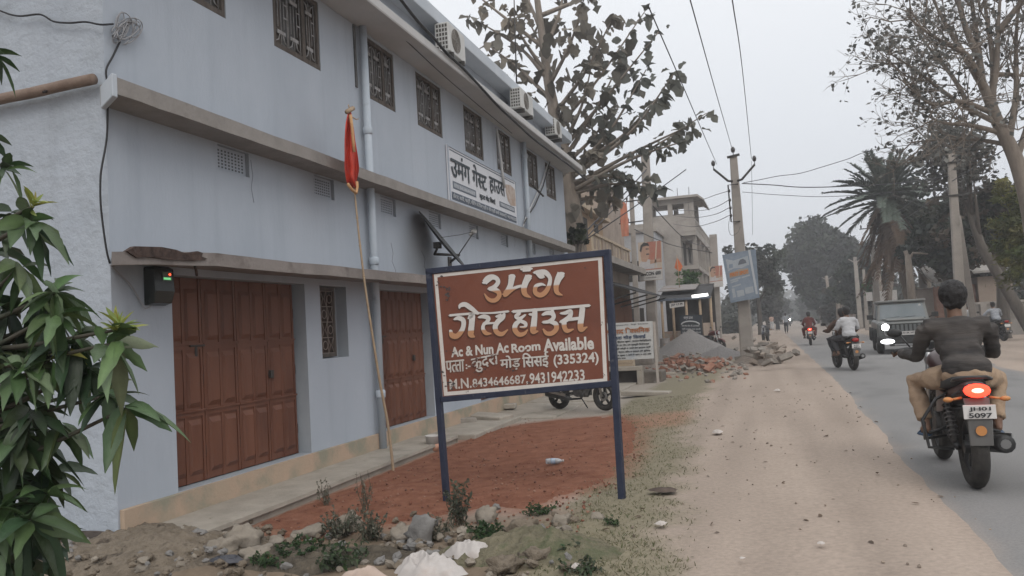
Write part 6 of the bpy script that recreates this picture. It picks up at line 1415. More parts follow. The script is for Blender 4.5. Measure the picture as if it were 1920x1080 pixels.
# near rider on the road edge
x0, y0 = 1.49, 7.86
motorcycle('black and red motorcycle with its tail lamp lit, nearest on the road', (x0, y0, .012), R(-1), P_BLACKRED, lit=True, guard=True, plate='JH01 5097').scale = (1.05, 1.05, 1.05)
pp_ = ride_pose(); pp_.update(head=(.0, -.02, 1.43), neck=(0, -.06, 1.27)); pp_['pelvis'] = (.0, -.3, .86); 
for k in ('pelvis', 'chest', 'neck', 'head', 'shoulder_l', 'shoulder_r', 'hip_l', 'hip_r'): v = pp_[k]; pp_[k] = (v[0]+.045, v[1]-.10, v[2])
for k in ('knee_l', 'ankle_l', 'toe_l'): v = pp_[k]; pp_[k] = (v[0]+(.03 if k == 'knee_l' else 0), v[1]-.12, v[2])
for k in ('knee_r', 'ankle_r', 'toe_r'): v = pp_[k]; pp_[k] = (v[0]+.06, v[1]-.10, v[2])
pp_['shoulder_l'] = (-.185, -.2, 1.205); pp_['shoulder_r'] = (.265, -.2, 1.20); pp_['elbow_r'] = (.315, -.06, .975); pp_['elbow_l'] = (-.25, -.07, .97)
person('rider in dark checked shirt and khaki trousers on the nearest motorcycle', pp_, S_CHECK, T_KHAKI, (x0, y0, .012), R(-1), None, .018, hair_big=1.2, sandal=SAND_B, sleeve=.82).scale = (1.05, 1.05, 1.05)
# second motorcycle with two riders
x0, y0 = 1.82, 22.1
motorcycle('black motorcycle carrying two riders with an unlit tail lamp and white plate', (x0, y0, .02), R(12), P_BLACK, plate='JH07 4821', guard=False)
person('driver in brown shirt in front on the two up black motorcycle', ride_pose(y=.05), S_BROWN, T_DARK, (x0, y0, .02), R(12), 'riders on far motorcycles', .022, sleeve=.9)
person('pillion rider in plain white shirt behind the brown shirted driver', ride_pose(pillion=True), S_WHITE, T_DARK, (x0, y0, .02), R(12), 'riders on far motorcycles', .022)
# third, lit tail lamp, far ahead
x0, y0 = 1.9, 40.9
motorcycle('far motorcycle with a glowing red tail lamp in the middle of the road', (x0, y0, .02), R(-2), P_RED, lit=True, plate_txt=False, guard=False)
person('driver half hidden in white shirt on the far motorcycle with glowing tail lamp', ride_pose(y=.05), S_WHITE, T_DARK, (x0, y0, .02), R(-2), 'riders on far motorcycles', .03)
person('pillion rider in maroon clothes on the far motorcycle with glowing tail lamp', ride_pose(pillion=True), S_MAROON, S_MAROON, (x0-.02, y0, .02), R(-2), 'riders on far motorcycles', .03, sleeve=.8)
# parked ones
g_ = gnd(1088, 777); t = motorcycle('black parked motorcycle seen side on beneath the brown signboard', (g_.x-.08, g_.y+.5, -.165), R(-118), P_BLACK, stand=True, plate_txt=False, guard=False); t.scale = (.92, .92, .92)
g_ = gnd(1341, 657); motorcycle('dark red motorcycle parked beside the gravel heap', (g_.x-.1, 38.5, -.03), R(-128), P_RED, stand=True, plate_txt=False, guard=False)
g_ = gnd(1436, 640); motorcycle('dark motorcycle parked on the left verge beyond the stone heap', (g_.x, g_.y, 0), R(170), P_BLUE, stand=True, plate_txt=False, guard=False)
g_ = gnd(1878, 642); motorcycle('black motorcycle standing on the right verge by the concrete wall', (8.55, 36.1, 0), R(14), P_BLACK, stand=True, guard=False, plate_txt=False)
motorcycle('blue black motorcycle standing further back by the concrete wall', (8.3, 39.0, 0), R(24), P_BLUE, stand=True, guard=False, plate_txt=False)
rp_ = ride_pose(); person('man in grey patterned shirt astride the motorcycle by the concrete wall', rp_, S_GREYP, S_BLACK, (8.55, 36.1, .0), R(14), 'people on the right verge', .03)
person('faint person in grey sitting on the motorcycle further back by the wall', ride_pose(), S_WHITE, T_DARK, (8.3, 39.0, 0), R(24), 'people on the right verge', .03)
# walkers
def walk_pose(ph=.12):
    return dict(pelvis=(0, 0, .94), chest=(0, .02, 1.24), neck=(0, .02, 1.45), head=(0, .04, 1.59), shoulder_l=(-.19, .0, 1.39), shoulder_r=(.19, .0, 1.39), elbow_l=(-.25, -.06-ph, 1.12), elbow_r=(.25, .02+ph*.5, 1.12), wrist_l=(-.25, ph*.3, .90), wrist_r=(.25, ph+.08, .92),
                hip_l=(-.09, 0, .90), hip_r=(.09, 0, .90), knee_l=(-.10, ph*1.3, .50), knee_r=(.10, -ph*.3, .49), ankle_l=(-.10, ph*1.5, .085), ankle_r=(.10, -ph*1.9, .10), toe_l=(-.10, ph*1.5+.16, .05), toe_r=(.10, -ph*1.9+.15, .04))
for i, (px, py, sh_, trs, lb, dr) in enumerate(((1475, 625, S_GREYP, T_DARK, 'man in grey shirt walking away on the left of the road', False), (1459, 620, S_BLACK, S_BLACK, 'woman in black robe walking on the left verge', True), (1448, 619, S_PEACH, S_WHITE, 'person in peach top walking beside the black robed woman', False), (1441, 618, S_WHITE, T_DARK, 'person in white shirt leftmost of the far walkers', False))):
    g_ = gnd(px, py); person(lb, walk_pose(), sh_, trs, (g_.x, g_.y, 0), R(-6+9*i), 'far walkers', .035, dress=dr)
# far oncoming motorcycle with its headlamp lit
t = motorcycle('farthest oncoming motorcycle with a white headlamp at the road end', (3.0, 118, .02), R(180), P_BLACK, plate_txt=False, guard=False)
for c in t.children_recursive:
    if c.name.startswith('headlight') and 'cowl' not in c.name: c.data.materials[0] = mat('far_headlamp_lit', (1, 1, 1), emit=(1, 1, .97), estr=60.0)
person('rider of the farthest oncoming motorcycle', ride_pose(), S_WHITE, T_DARK, (3.0, 118, .02), R(180), 'riders on far motorcycles', .04)
# ---------------------------------------------------------------- dark green off road car coming towards us (front faces -y after the turn)
M_CARP = mat('dark_green_car_paint', (.12, .13, .125), (.16, .165, .16), scale=2, rough=.38, spec=.5, stain=(.15, .14, .125), sscale=3, sth=(.42, .75)); M_CARB = mat('black_car_plastic', (.022, .022, .022), (.035, .034, .033), scale=8, rough=.7); M_CGLASS = mat('sky_tinted_glass', (.15, .175, .185), (.19, .21, .22), scale=2, rough=.15, spec=.6); M_LAMP = mat('headlamp_lit', (1, 1, 1), emit=(1, .98, .92), estr=22.0); M_FOGL = mat('fog_lamp_lit', (.9, .9, .95), emit=(.95, .97, 1), estr=2.4)  # car glass base is lightened: a painted sky reflection
car = thing('off_road_car', 'dark green boxy off road car with lit headlamps driving towards us', 'car', (4.28, 28.6, .0)); CW = .88
# local: front at y = 0, rear at y = 3.9, ground z = 0
mb = MB(); rings = []
for y, w, zl, zh in ((.02, .80, .62, 1.02), (.12, .86, .55, 1.07), (1.15, .87, .50, 1.10), (1.35, .88, .48, 1.12), (3.7, .88, .48, 1.12), (3.85, .84, .55, 1.08)):
    rings.append([(-w, y, zl), (w, y, zl), (w, y, zh-.06), (w-.07, y, zh), (-w+.07, y, zh), (-w, y, zh-.06)])
mb.loft(rings, smooth=False); body = mb.build('body', M_CARP, car, bevel=.02)
mb = MB(); mb.loft([[(-.80, 1.22, 1.10), (.80, 1.22, 1.10), (.80, 3.75, 1.10), (-.80, 3.75, 1.10)], [(-.72, 1.52, 1.70), (.72, 1.52, 1.70), (.72, 3.65, 1.70), (-.72, 3.65, 1.70)]], smooth=False); cab = mb.build('cabin', M_CARP, car, bevel=.02)
mb = MB(); mb.box((-.76, 1.42, 1.701), (.76, 3.7, 1.78)); mb.build('roof', M_CARP, car, bevel=.03)
mb = MB(); mb.prism([(-.70, 1.245, 1.16), (.70, 1.245, 1.16), (.65, 1.485, 1.64), (-.65, 1.485, 1.64)], (0, -.02, -.005)); mb.build('windscreen', M_CGLASS, cab)
for s in (-1, 1):
    mb = MB(); mb.prism([(s*.795, 1.5, 1.16), (s*.795, 2.4, 1.16), (s*.735, 2.4, 1.62), (s*.735, 1.66, 1.62)], (s*.012, 0, 0)); mb.build('side_window', M_CGLASS, cab)
    mb = MB(); mb.tube([(s*.80, 1.4, 1.15), (s*.92, 1.38, 1.2)], .02, 6); mb.cbox((s*1.0, 1.38, 1.24), (.2, .08, .16)); mb.build('door_mirror', M_CARB, car, bevel=.02)
    for y in (.72, 3.1):
        mb = MB(); mb.ring((s*.78, y, .37), (1, 0, 0), .26, .11, 24, 8, sq=1.1); w = mb.build('wheel', M_TYRE, car); mb = MB(); mb.disc((s*.82, y, .37), (1, 0, 0), .2, .16, 18); mb.build('rim', M_ALLOY, w)
        mb = MB(); rings = [[(s*(.87+dx), y+.47*math.cos(a), .40+.45*math.sin(a)), (s*(.98), y+.50*math.cos(a), .40+.50*math.sin(a)), (s*.98, y+.42*math.cos(a), .40+.42*math.sin(a))] for a in np.linspace(0, math.pi, 10) for dx in (0,)]; mb.loft(rings, smooth=False); mb.build('fender_flare', M_CARB, car)
    mb = MB(); mb.disc((s*.63, -.005, .90), (0, 1, 0), .125, .06, 22); ho = mb.build('headlight_ring', M_CHROME, car)
    mb = MB(); mb.disc((s*.63, -.03, .90), (0, 1, 0), .105, .03, 22); mb.build('headlight', M_LAMP if s < 0 else mat('headlamp_dim', (.5, .5, .5), emit=(1, 1, 1), estr=.6), ho)
    mb = MB(); mb.blob((s*.60, -.175, .44), (.21, .045, .08), 16, 8); mb.build('fog_lamp', M_FOGL if s < 0 else M_CHROME, car)
    mb = MB(); mb.ring((s*.58, -.02, .70), (0, 1, 0), .08, .013, 20, 6); mb.build('indicator_ring', M_CHROME, car)
mb = MB(); mb.box((-.5, -.012, .72), (.5, .02, 1.0)); gr = mb.build('grille', M_CARB, car)
for k in range(7):
    mb = MB(); mb.box((-.42+.125*k, -.02, .75), (-.345+.125*k, -.0125, .97)); mb.build('grille_slot', mat('slot_grey', (.12, .13, .13), rough=.5), gr)
mb = MB(); mb.box((-.90, -.16, .36), (.90, .12, .60)); mb.box((-.55, -.165, .28), (.55, -.02, .355)); bp = mb.build('bumper', M_CARB, car, bevel=.03)
mb = MB(); mb.box((-.4, -.175, .30), (.4, -.166, .345)); mb.build('skid_plate', M_CHROME, bp)
mb = MB(); mb.box((-.26, -.178, .63), (.26, -.165, .75)); pl = mb.build('number_plate', M_PLATE, car); mb = MB(); write(mb, 'JH 01 EK 2473', -.23, .655, .46, .07, -.182, .03); mb.build('plate_lettering', M_BLK, pl)
mb = MB(); mb.prism([(-.55, .10, 1.085), (.55, .10, 1.085), (.62, 1.15, 1.135), (-.62, 1.15, 1.135)], (0, 0, .05)); mb.build('bonnet', M_CARP, car, bevel=.03)
mb = MB(); mb.tube([(-.1, 1.24, 1.17), (.4, 1.26, 1.21)], .012, 5); mb.tube([(-.55, 1.24, 1.17), (-.1, 1.26, 1.21)], .012, 5); mb.build('wiper', M_CARB, cab)
mb = MB(); mb.blob((.56, 1.43, 1.57), (.035, .006, .045), 10, 6); mb.build('screen_sticker', M_SIGNW, cab)
car.rotation_euler = (0, 0, R(-4))
# ---------------------------------------------------------------- foreground: mango branches, rubble, weeds, litter
def onC(px, py, d): return RW @ (_dc(px, py)*(d/-_dc(px, py).z))+EYEV
DM = 2.5
mtb = onC(-230, 1500, DM); mtb.z = -.25
mango = thing('mango_tree', 'leafy green mango branches with long drooping leaves before the rough side wall', 'tree', tuple(mtb)); MO_ = mtb.copy(); rng = np.random.default_rng(42)
NEW = [(.20, .25, .05), (.26, .28, .06), (.14, .2, .05)]; DK = [(.022, .045, .02), (.035, .062, .026), (.028, .052, .03)]; MD = [(.055, .10, .038), (.038, .075, .028), (.075, .125, .048)]; PL = [(.08, .125, .06), (.11, .15, .085), (.05, .09, .036)]
wh = [(-12, 105, 2.6, 8, 62, DK+MD, (1, .2)), (8, 318, 2.55, 10, 64, DK+MD, (1, .1)), (52, 418, 2.5, 15, 92, DK+MD+PL, (1, -.2)), (62, 388, 2.48, 12, 40, NEW, (.7, -.8)), (20, 402, 2.6, 8, 70, DK, (.5, -.6)),
      (38, 500, 2.55, 11, 88, MD+PL, (.2, .4)), (102, 550, 2.5, 14, 94, PL+MD, (1, -.1)), (108, 600, 2.62, 10, 80, DK+MD, (.6, .5)), (206, 645, 2.45, 13, 112, MD+PL, (.8, -.2)), (222, 618, 2.43, 20, 52, NEW, (.35, -1)), (132, 640, 2.55, 12, 95, DK, (.5, .3)), (40, 690, 2.45, 15, 100, PL+MD, (.3, -.2)), (95, 672, 2.5, 7, 80, NEW+MD, (.8, .6)),
      (160, 690, 2.6, 11, 95, DK, (.8, .2)), (200, 742, 2.55, 10, 85, DK+MD, (1, .2)), (238, 765, 2.5, 6, 122, MD, (.9, .4)), (60, 770, 2.55, 13, 95, DK, (.4, .4)), (118, 800, 2.6, 9, 90, DK+MD, (.4, .7)), (20, 850, 2.6, 11, 95, DK, (.5, .3)), (58, 975, 2.45, 13, 115, MD+DK, (.5, -.2)), (-10, 930, 2.6, 10, 100, DK, (.6, .1)), (-5, 1040, 2.5, 10, 110, DK+MD, (.7, .3)), (10, 580, 2.65, 13, 95, DK, (.5, .2)), (-15, 660, 2.6, 12, 100, DK, (.6, .1)), (60, 620, 2.7, 12, 90, DK, (.4, .3)), (-20, 470, 2.65, 10, 90, DK, (.6, .1)), (-10, 770, 2.65, 12, 95, DK, (.5, .1)), (-30, 250, 2.6, 7, 60, DK, (.8, .3)),
      (25, 730, 2.75, 14, 100, DK, (.5, .2)), (70, 840, 2.7, 13, 100, DK, (.5, .4)), (5, 900, 2.7, 13, 110, DK, (.6, .2)), (-25, 990, 2.7, 12, 110, DK, (.7, .2)), (90, 880, 2.75, 8, 90, DK+MD, (.6, .5)), (70, 560, 2.75, 12, 90, DK, (.5, .2)), (40, 1050, 2.6, 9, 110, DK, (.7, .2)), (30, 815, 2.55, 11, 95, MD+DK, (.6, .1)), (88, 925, 2.6, 10, 95, DK+MD, (.6, .5)), (8, 955, 2.5, 12, 110, MD+DK, (.6, .1)), (95, 1015, 2.6, 9, 90, DK, (.6, .6)), (70, 690, 2.5, 11, 90, MD+PL, (.6, .0)), (100, 590, 2.5, 10, 85, MD, (.8, .1))]
groups_ = {}
camx, camy, camz = RW@Vector((1, 0, 0)), RW@Vector((0, 1, 0)), RW@Vector((0, 0, 1))
mbr = []
for (px, py, d, n, L_, pal, ax) in wh:
    c = onC(px, py, d); A = (camx*ax[0]-camy*ax[1]+camz*rng.uniform(-.1, .5)).normalized(); s_ = d/1500
    new = pal is NEW; u = A.orthogonal().normalized(); v = A.cross(u)
    for i in range(n if new else n):
        th = rng.uniform(.5, 1.0) if new else rng.uniform(.7, 1.9); ph = i*2.399+rng.normal()*.25
        D = A*math.cos(th)+(u*math.cos(ph)+v*math.sin(ph))*math.sin(th)
        D.z -= .12 if new else rng.uniform(.0, .4)
        key = 'new' if new else 'leaf'; g = groups_.setdefault(key, [[], [], [], []])
        g[0].append(tuple(c+A*rng.normal()*.012)); g[1].append(tuple(D)); g[2].append(L_*s_*(rng.uniform(.75, 1.15) if new else rng.uniform(.6, 1.0))); cc = pick(rng, 1, pal)[0]*(.7+.75*rng.random())*np.array([1+.3*rng.random()**3, 1, 1]); g[3].append(cc)
    mbr.append((px, py, d))
M_MLEAF = mat('mango_leaf', (.8, .8, .8), (1.15, 1.15, 1.15), scale=9, rough=.42, attr='Col', spec=.4, bump=.25, bscale=28, translucent=.22)
g = groups_['leaf']; leaf_cards('foliage', *g[:3], g[3], mango, aspect=.34, droop=.42, rib=1.35, wavy=.14, m=M_MLEAF, origin=MO_, rng=rng, secs=(0, .08, .22, .4, .58, .74, .88, 1), wid=(.06, .35, .8, 1, .95, .72, .38, .03), fold=.35)
g = groups_['new']; leaf_cards('new_shoots', *g[:3], g[3], mango, aspect=.22, droop=.15, m=M_MLEAF, origin=MO_, rng=rng, secs=(0, .2, .5, .8, 1), wid=(.2, .8, 1, .6, .03), fold=.5)
mb = MB(); hub = onC(-150, 820, 2.7); mb.tube(crom([tuple(mtb-Vector((0, 0, .1))), tuple(onC(-200, 1150, 2.6)), tuple(hub), tuple(onC(-160, 500, 2.7)), tuple(onC(-120, 200, 2.7))], 6), list(np.linspace(.075, .02, 25)), 9); tk = mb.build('trunk', M_BARK, mango, MO_)
M_TWIG = mat('mango_twig', (.04, .045, .03), (.06, .05, .04), scale=9, rough=.8)
for px, py, d in mbr:
    mb = MB(); a = onC(-150, py+rng.uniform(40, 160), 2.7); c = onC(px, py, d); mb.tube(crom([tuple(a), tuple(a.lerp(c, .5)+Vector((0, 0, -.02))), tuple(c)], 5), list(np.linspace(.014, .005, 11)), 6); mb.build('branch', M_TWIG, tk, MO_)
# --- soil mound and rocks
M_MOUND = mat('rough_soil', (.12, .096, .070), (.235, .195, .15), scale=7, rough=1, bump=1.0, bscale=16, bdist=.06, detail=12, stain=(.065, .05, .037), sscale=7, sth=(.55, .66))
def moundmesh(name, cx, cy, rx, ry, h, seed, label=None, cat=None, kind=None, m=None, rough_=1.0, n=80, ring_n=30):
    mb = MB(); rings = []
    for k in range(ring_n+1):
        t = k/ring_n; ring = []
        for j in range(n):
            a = 2*math.pi*j/n; wb = 1+.25*mnoise.noise(Vector((math.cos(a)*1.5+seed, math.sin(a)*1.5, 2)))
            x, y = cx+rx*t*wb*math.cos(a), cy+ry*t*wb*math.sin(a)
            f = 1-t*t; z = gz(x, y)+h*f*(1+.5*mnoise.noise(Vector((x*2+seed, y*2, 1))))-.02*t
            lump = abs(mnoise.noise(Vector((x*7, y*7, seed))))*.055+abs(mnoise.noise(Vector((x*17, y*17, seed))))*.035+abs(mnoise.noise(Vector((x*36, y*36, seed))))*.014
            ring.append((x, y, z+lump*rough_*(1-t**4)))
        rings.append(ring)
    mb.loft(rings, caps=False); mb.add([rings[0][j] for j in range(n)], [tuple(range(n))], True)
    o = mb.build(name, m or M_MOUND, None, (cx, cy, gz(cx, cy))); return put(o, label, cat, None, kind)
p = gnd(250, 1050); moundmesh('soil_mound', p.x-.1, p.y+.25, 1.15, .75, .14, 3, 'lumpy brown soil mound at the foot of the guest house corner', 'soil mound')
p = gnd(-60, 1040); moundmesh('soil_mound', p.x, p.y+.2, 1.0, .8, .16, 8, 'darker soil mound below the mango leaves', 'soil mound')
p = gnd(990, 1040); moundmesh('soil_mound', p.x, p.y+.05, .75, .38, .12, 13, 'low grassy soil ridge beside the white plastic sack', 'soil mound', m=mat('grassy_soil', (.11, .10, .065), (.20, .175, .12), scale=9, rough=1, bump=1, bscale=18, bdist=.05, stain=(.10, .105, .06), sscale=5, sth=(.5, .62)))
p = gnd(600, 1050); moundmesh('soil_mound', p.x, p.y, .95, .38, .07, 17, 'dark soil bank under the green weeds', 'soil mound', m=mat('dark_soil', (.055, .046, .035), (.12, .10, .075), scale=9, rough=1, bump=1, bscale=18, bdist=.05))
M_ROCK = mat('pale_rock', (.175, .15, .12), (.26, .228, .188), scale=5, rough=.95, bump=.8, bscale=18, stain=(.15, .13, .11), sscale=3, sth=(.52, .66)); M_ROCKG = mat('grey_rock', (.13, .125, .12), (.21, .2, .19), scale=6, rough=.95, bump=.7, bscale=20)
rr = random.Random(12)
rocks = [(456, 1014, 38, 21, M_ROCK, 'largest pale rounded rock beside the walkway end'), (420, 1030, 30, 16, M_ROCK, 'flat pale rock under the largest rock'), (484, 1040, 34, 12, M_ROCK, 'thin pale slab of rock right of the largest rock'), (372, 1018, 22, 16, M_ROCKG, 'grey lump of rock at the end of the walkway edge'), (312, 1042, 26, 12, M_ROCK, 'flat tilted stone half buried in the brown mound'), (270, 1068, 20, 9, M_ROCK, 'small chalky stone at the bottom of the brown mound'), (792, 1000, 26, 27, M_ROCKG, 'grey leaning slab of rock at the foot of the left sign post'), (912, 968, 27, 17, M_ROCK, 'round pale clod beside the tall weed by the left sign post'), (756, 1006, 30, 16, M_ROCK, 'pale flat rock left of the grey leaning slab'), (655, 985, 26, 22, M_ROCK, 'dusty clod below the dry weeds'), (1052, 975, 18, 12, M_ROCK, 'small pale clod on the grassy ridge top'), (980, 998, 34, 18, M_MOUND, 'brown clod on the grassy ridge'), (1010, 1042, 38, 14, M_MOUND, 'largest brown clod right of the white sack'), (945, 1064, 38, 16, M_MOUND, 'wide brown clod in front of the ridge'), (1120, 968, 16, 7, M_ROCK, 'small stone near the right sign post foot'), (585, 1000, 30, 10, M_ROCK, 'long low stone behind the green weeds'), (520, 1018, 22, 9, M_ROCK, 'narrow stone between the rounded rock and the weeds')]
for i, (px, py, rx, ry, m, lb) in enumerate(rocks):
    g_ = gnd(px, py+ry*.7); d = (RW.transposed()@(g_-EYEV)).z*-1; s_ = d/1500; mb = MB(); mb.blob((0, 0, ry*s_*.75), (rx*s_, rx*s_*.75, ry*s_*1.15), 18, 12, .22, 1.7, i*2.3, Matrix.Rotation(rr.uniform(0, 6), 3, 'Z') if i != 6 else Euler((0, .5, .3)).to_matrix())
    for k, v in enumerate(mb.v):   # chipped planes
        q = Vector(v); q += .028*Vector((mnoise.noise(q*14), mnoise.noise(q*14+Vector((5, 0, 0))), mnoise.noise(q*14+Vector((0, 5, 0))))); mb.v[k] = tuple(q)
    o = mb.build('rock', m, None, None); o.location = (g_.x, g_.y, g_.z-.01+.02*(py > 985)); put(o, lb, 'rock', 'rocks and clods by the walkway end')
pts = []
for _ in range(420):
    px, py = rr.uniform(120, 1080), rr.gauss(1040, 30); g_ = gnd(px, min(py, 1100)); pts.append((g_.x, g_.y, g_.z+.02+.06*(px < 420)))
scatter_rubble('clod_rubble', pts, [M_MOUND, M_ROCK, M_MOUND, M_ROCKG], rr, .03, .10, False)
pts = []
for _ in range(1500):
    g_ = gnd(rr.uniform(480, 1210), rr.uniform(785, 1000))
    if g_.x > -4.6 and g_.x < -1.45: pts.append((g_.x, g_.y, g_.z+(.035 if -4.5 < g_.x < -2 and 7 < g_.y < 13 else .008)))
scatter_rubble('red_pebbles', pts, [mat('red_clod', (.17, .065, .04), (.25, .11, .07), scale=20, rough=1), mat('pale_red_clod', (.28, .17, .12), (.22, .11, .075), scale=20, rough=1), mat('dark_red_clod', (.10, .045, .03), (.15, .07, .05), scale=20, rough=1)], rr, .008, .034, False)
pts = []
for _ in range(160):
    x, y = rr.uniform(-1.6, 1.3), rr.uniform(4.6, 16)**1.0; pts.append((x, y, gz(x, y)+.004))
scatter_rubble('verge_pebbles', pts, [mat('tan_pebble', (.25, .2, .16), (.33, .28, .23), scale=20, rough=1), mat('dark_pebble', (.17, .135, .11), (.22, .18, .145), scale=20, rough=1)], rr, .008, .026, False)
# --- grass and leaf litter (nobody could count it)
rng = np.random.default_rng(77); GP, GD, GS, GC = [], [], [], []
for _ in range(95000):
    y = 4.4+13*rng.random()**2.1; x = rng.uniform(-2.9, -.3)
    gm = grass_mask(x, y)
    if rng.random() > gm*.55*(.35+.9*max(0, fb(x, y, 2.2)+.35)): continue
    GP.append((x, y, ground_z(x, y)-.004)); GD.append((rng.normal()*.55, rng.normal()*.55, .8)); GS.append(rng.uniform(.014, .05)*(1+.6*max(0, fb(x, y, 3)))); GC.append(pick(rng, 1, [(.10, .115, .055), (.19, .175, .105), (.14, .14, .08), (.25, .22, .15)])[0])
o = leaf_cards('grass', GP, GD, GS, GC, None, aspect=.16, droop=.3, rng=rng, secs=(0, .5, 1), wid=(1, .8, .05), fold=.1); put(o, kind='stuff')
LP, LS, LC = [], [], []
for _ in range(150):
    x, y = rng.uniform(-2.4, 1.4), 4.6+14*rng.random(); LP.append((x, y, ground_z(x, y)+.006)); LS.append(rng.uniform(.02, .07)); LC.append(pick(rng, 1, [(.15, .115, .085), (.12, .09, .07), (.27, .22, .175), (.19, .14, .10)])[0])
D_ = np.random.default_rng(3).normal(size=(len(LP), 3)); D_[:, 2] *= .12
o = leaf_cards('dry_leaves', LP, D_, LS, LC, None, aspect=.5, droop=-.05, rng=rng, secs=(0, .3, .7, 1), wid=(.1, .9, .8, .1), fold=.5); put(o, kind='stuff')
# --- weeds
def weed(label, px, py, hpx, spread, n_st, pal, lsz, group='weeds around the red soil', stemc=(.10, .085, .06), dens=9):
    g_ = gnd(px, py); d = (RW.transposed()@(g_-EYEV)).z*-1; s_ = d/1500; t = thing('weed', label, 'weed', tuple(g_), group); P_, D_, S_, C_ = [], [], [], []
    mb = MB()
    for k in range(int(n_st*1.5)):
        a = rng.uniform(0, 6.28); rr_ = spread*s_*rng.random()**.5; tip = g_+Vector((rr_*math.cos(a), rr_*math.sin(a), hpx*s_*rng.uniform(.55, 1.1))); mid = g_.lerp(tip, .55)+Vector((rng.normal(), rng.normal(), 0))*.02
        b0 = g_+Vector((rng.normal(), rng.normal(), 0))*spread*s_*.25; mb.tube([b0, mid, tip], [.004, .003, .0015], 4, caps=False)
        for i in range(int(dens*1.8)):
            u = .25+.75*rng.random(); p = b0.lerp(mid, u*2) if u < .5 else mid.lerp(tip, u*2-1); P_.append(tuple(p+Vector(rng.normal(size=3))*.006)); D_.append(rng.normal(size=3)+np.array([0, 0, .25])); S_.append(lsz*rng.uniform(.5, 1.3)); C_.append(pick(rng, 1, pal)[0]*(.7+.6*rng.random()))
    mb.build('stems', mat('weed_stem', (.10, .085, .06), (.07, .07, .045), scale=9, rough=.9), t, tuple(g_))
    leaf_cards('leaves', P_, D_, S_, C_, t, aspect=.5, droop=.3, origin=tuple(g_), rng=rng, secs=(0, .3, .65, 1), wid=(.15, 1, .8, .05)); return t
GRN = [(.04, .075, .03), (.06, .10, .04), (.03, .055, .025)]; DRY = [(.16, .15, .115), (.20, .18, .14), (.10, .10, .075)]; GGR = [(.09, .10, .07), (.12, .12, .09), (.06, .075, .05)]
weed('tall grey green weed growing against the left sign post foot', 862, 985, 78, 34, 14, GGR, .045)
weed('slim dry weed standing alone on the red soil', 686, 962, 75, 16, 7, DRY, .03)
weed('short pale dry weed on the red soil left of the slim one', 612, 952, 50, 18, 6, DRY, .03)
weed('wide dry bushy weed at the front of the red soil', 640, 1010, 50, 50, 20, DRY+GGR, .035)
weed('dry tangled weed right of the wide bushy weed', 700, 1015, 55, 45, 20, DRY+GGR, .035)
weed('grey weed filling the gap left of the sign post foot', 812, 1010, 42, 42, 16, GGR+DRY, .035)
weed('low bright green weed patch at the bottom centre left', 560, 1050, 34, 60, 24, GRN, .045)
weed('green weed patch next to the white sack', 640, 1068, 40, 60, 24, GRN+GGR, .045)
weed('low green creeper at the left end of the weeds', 505, 1062, 24, 45, 16, GRN, .04)
weed('green low weed right of the tall grey green weed', 915, 1010, 26, 48, 18, GRN, .04)
weed('small green weed on the grassy ridge', 1010, 965, 20, 40, 12, GRN, .03)
weed('green tuft behind the largest brown clod', 1062, 1045, 28, 35, 12, GRN+GGR, .035)
weed('small dark green tuft near the right sign post', 1150, 985, 14, 16, 6, GRN, .025)
weed('sparse green tuft at the bottom right of the ridge', 1090, 1075, 26, 45, 12, GRN+GGR, .03)
# --- plastic sack, sheet, bottle, bucket, rag, litter
def crumple(name, label, cat, px, py, rx, ry, h, m, seed, fr=9, group=None):
    g_ = gnd(px, py); d = (RW.transposed()@(g_-EYEV)).z*-1; s_ = d/1500; mb = MB(); n, k = 64, 26; rings = []
    for i in range(k+1):
        t = i/k; ring = []
        for j in range(n):
            a = 2*math.pi*j/n; wb = 1+.45*mnoise.noise(Vector((math.cos(a)*1.6+seed, math.sin(a)*1.6, seed)))
            x, y = rx*s_*t*wb*math.cos(a), ry*s_*t*wb*math.sin(a); q = Vector((x*fr, y*fr, seed))
            rid = (1-abs(mnoise.noise(q))*2.2)*.55+(1-abs(mnoise.noise(q*2.3))*2.2)*.3+(1-abs(mnoise.noise(q*4.7))*2.2)*.12
            ring.append((x, y, max(0.003, h*s_*(1-t**2.6)*(.55+.42*rid))))
        rings.append(ring)
    mb.loft(rings, caps=False); mb.add(rings[0], [tuple(range(n))]); o = mb.build(name, m, None, None); o.location = (g_.x, g_.y, g_.z+.03); return put(o, label, cat, group)
M_SACK = mat('dirty_white_plastic', (.36, .33, .31), (.43, .40, .38), scale=6, rough=.5, stain=(.36, .29, .25), sscale=4, sth=(.55, .75), spec=.4)
crumple('plastic_sack', 'crumpled dirty white plastic sack lying at the bottom centre', 'sack', 800, 1084, 70, 40, 46, M_SACK, 2.0)
crumple('plastic_sack', 'flatter white plastic sheet trailing right from the crumpled sack', 'sack', 885, 1052, 48, 24, 34, M_SACK, 6.0)
crumple('cloth_piece', 'dull pinkish cloth at the bottom edge left of the sack', 'cloth', 690, 1096, 52, 26, 30, mat('pink_beige_cloth', (.42, .33, .28), (.36, .28, .23), scale=6, rough=.9), 9.0, 5)
crumple('dark_rag', 'dark brown rag lying at the edge of the dirt verge', 'rag', 1246, 926, 32, 16, 7, mat('dark_rag', (.06, .045, .038), (.10, .075, .06), scale=8, rough=1), 4.0, 14)
crumple('plastic_scrap', 'black plastic scrap under the largest rock', 'scrap', 430, 1060, 40, 14, 14, mat('black_plastic_scrap', (.03, .032, .04), (.07, .07, .08), scale=6, rough=.4), 11.0, 12)
crumple('paper_scrap', 'orange crumpled paper scrap among the green weeds', 'scrap', 508, 1058, 14, 10, 12, mat('orange_scrap', (.42, .17, .10), (.38, .22, .15), scale=6, rough=.8), 3.0, 16)
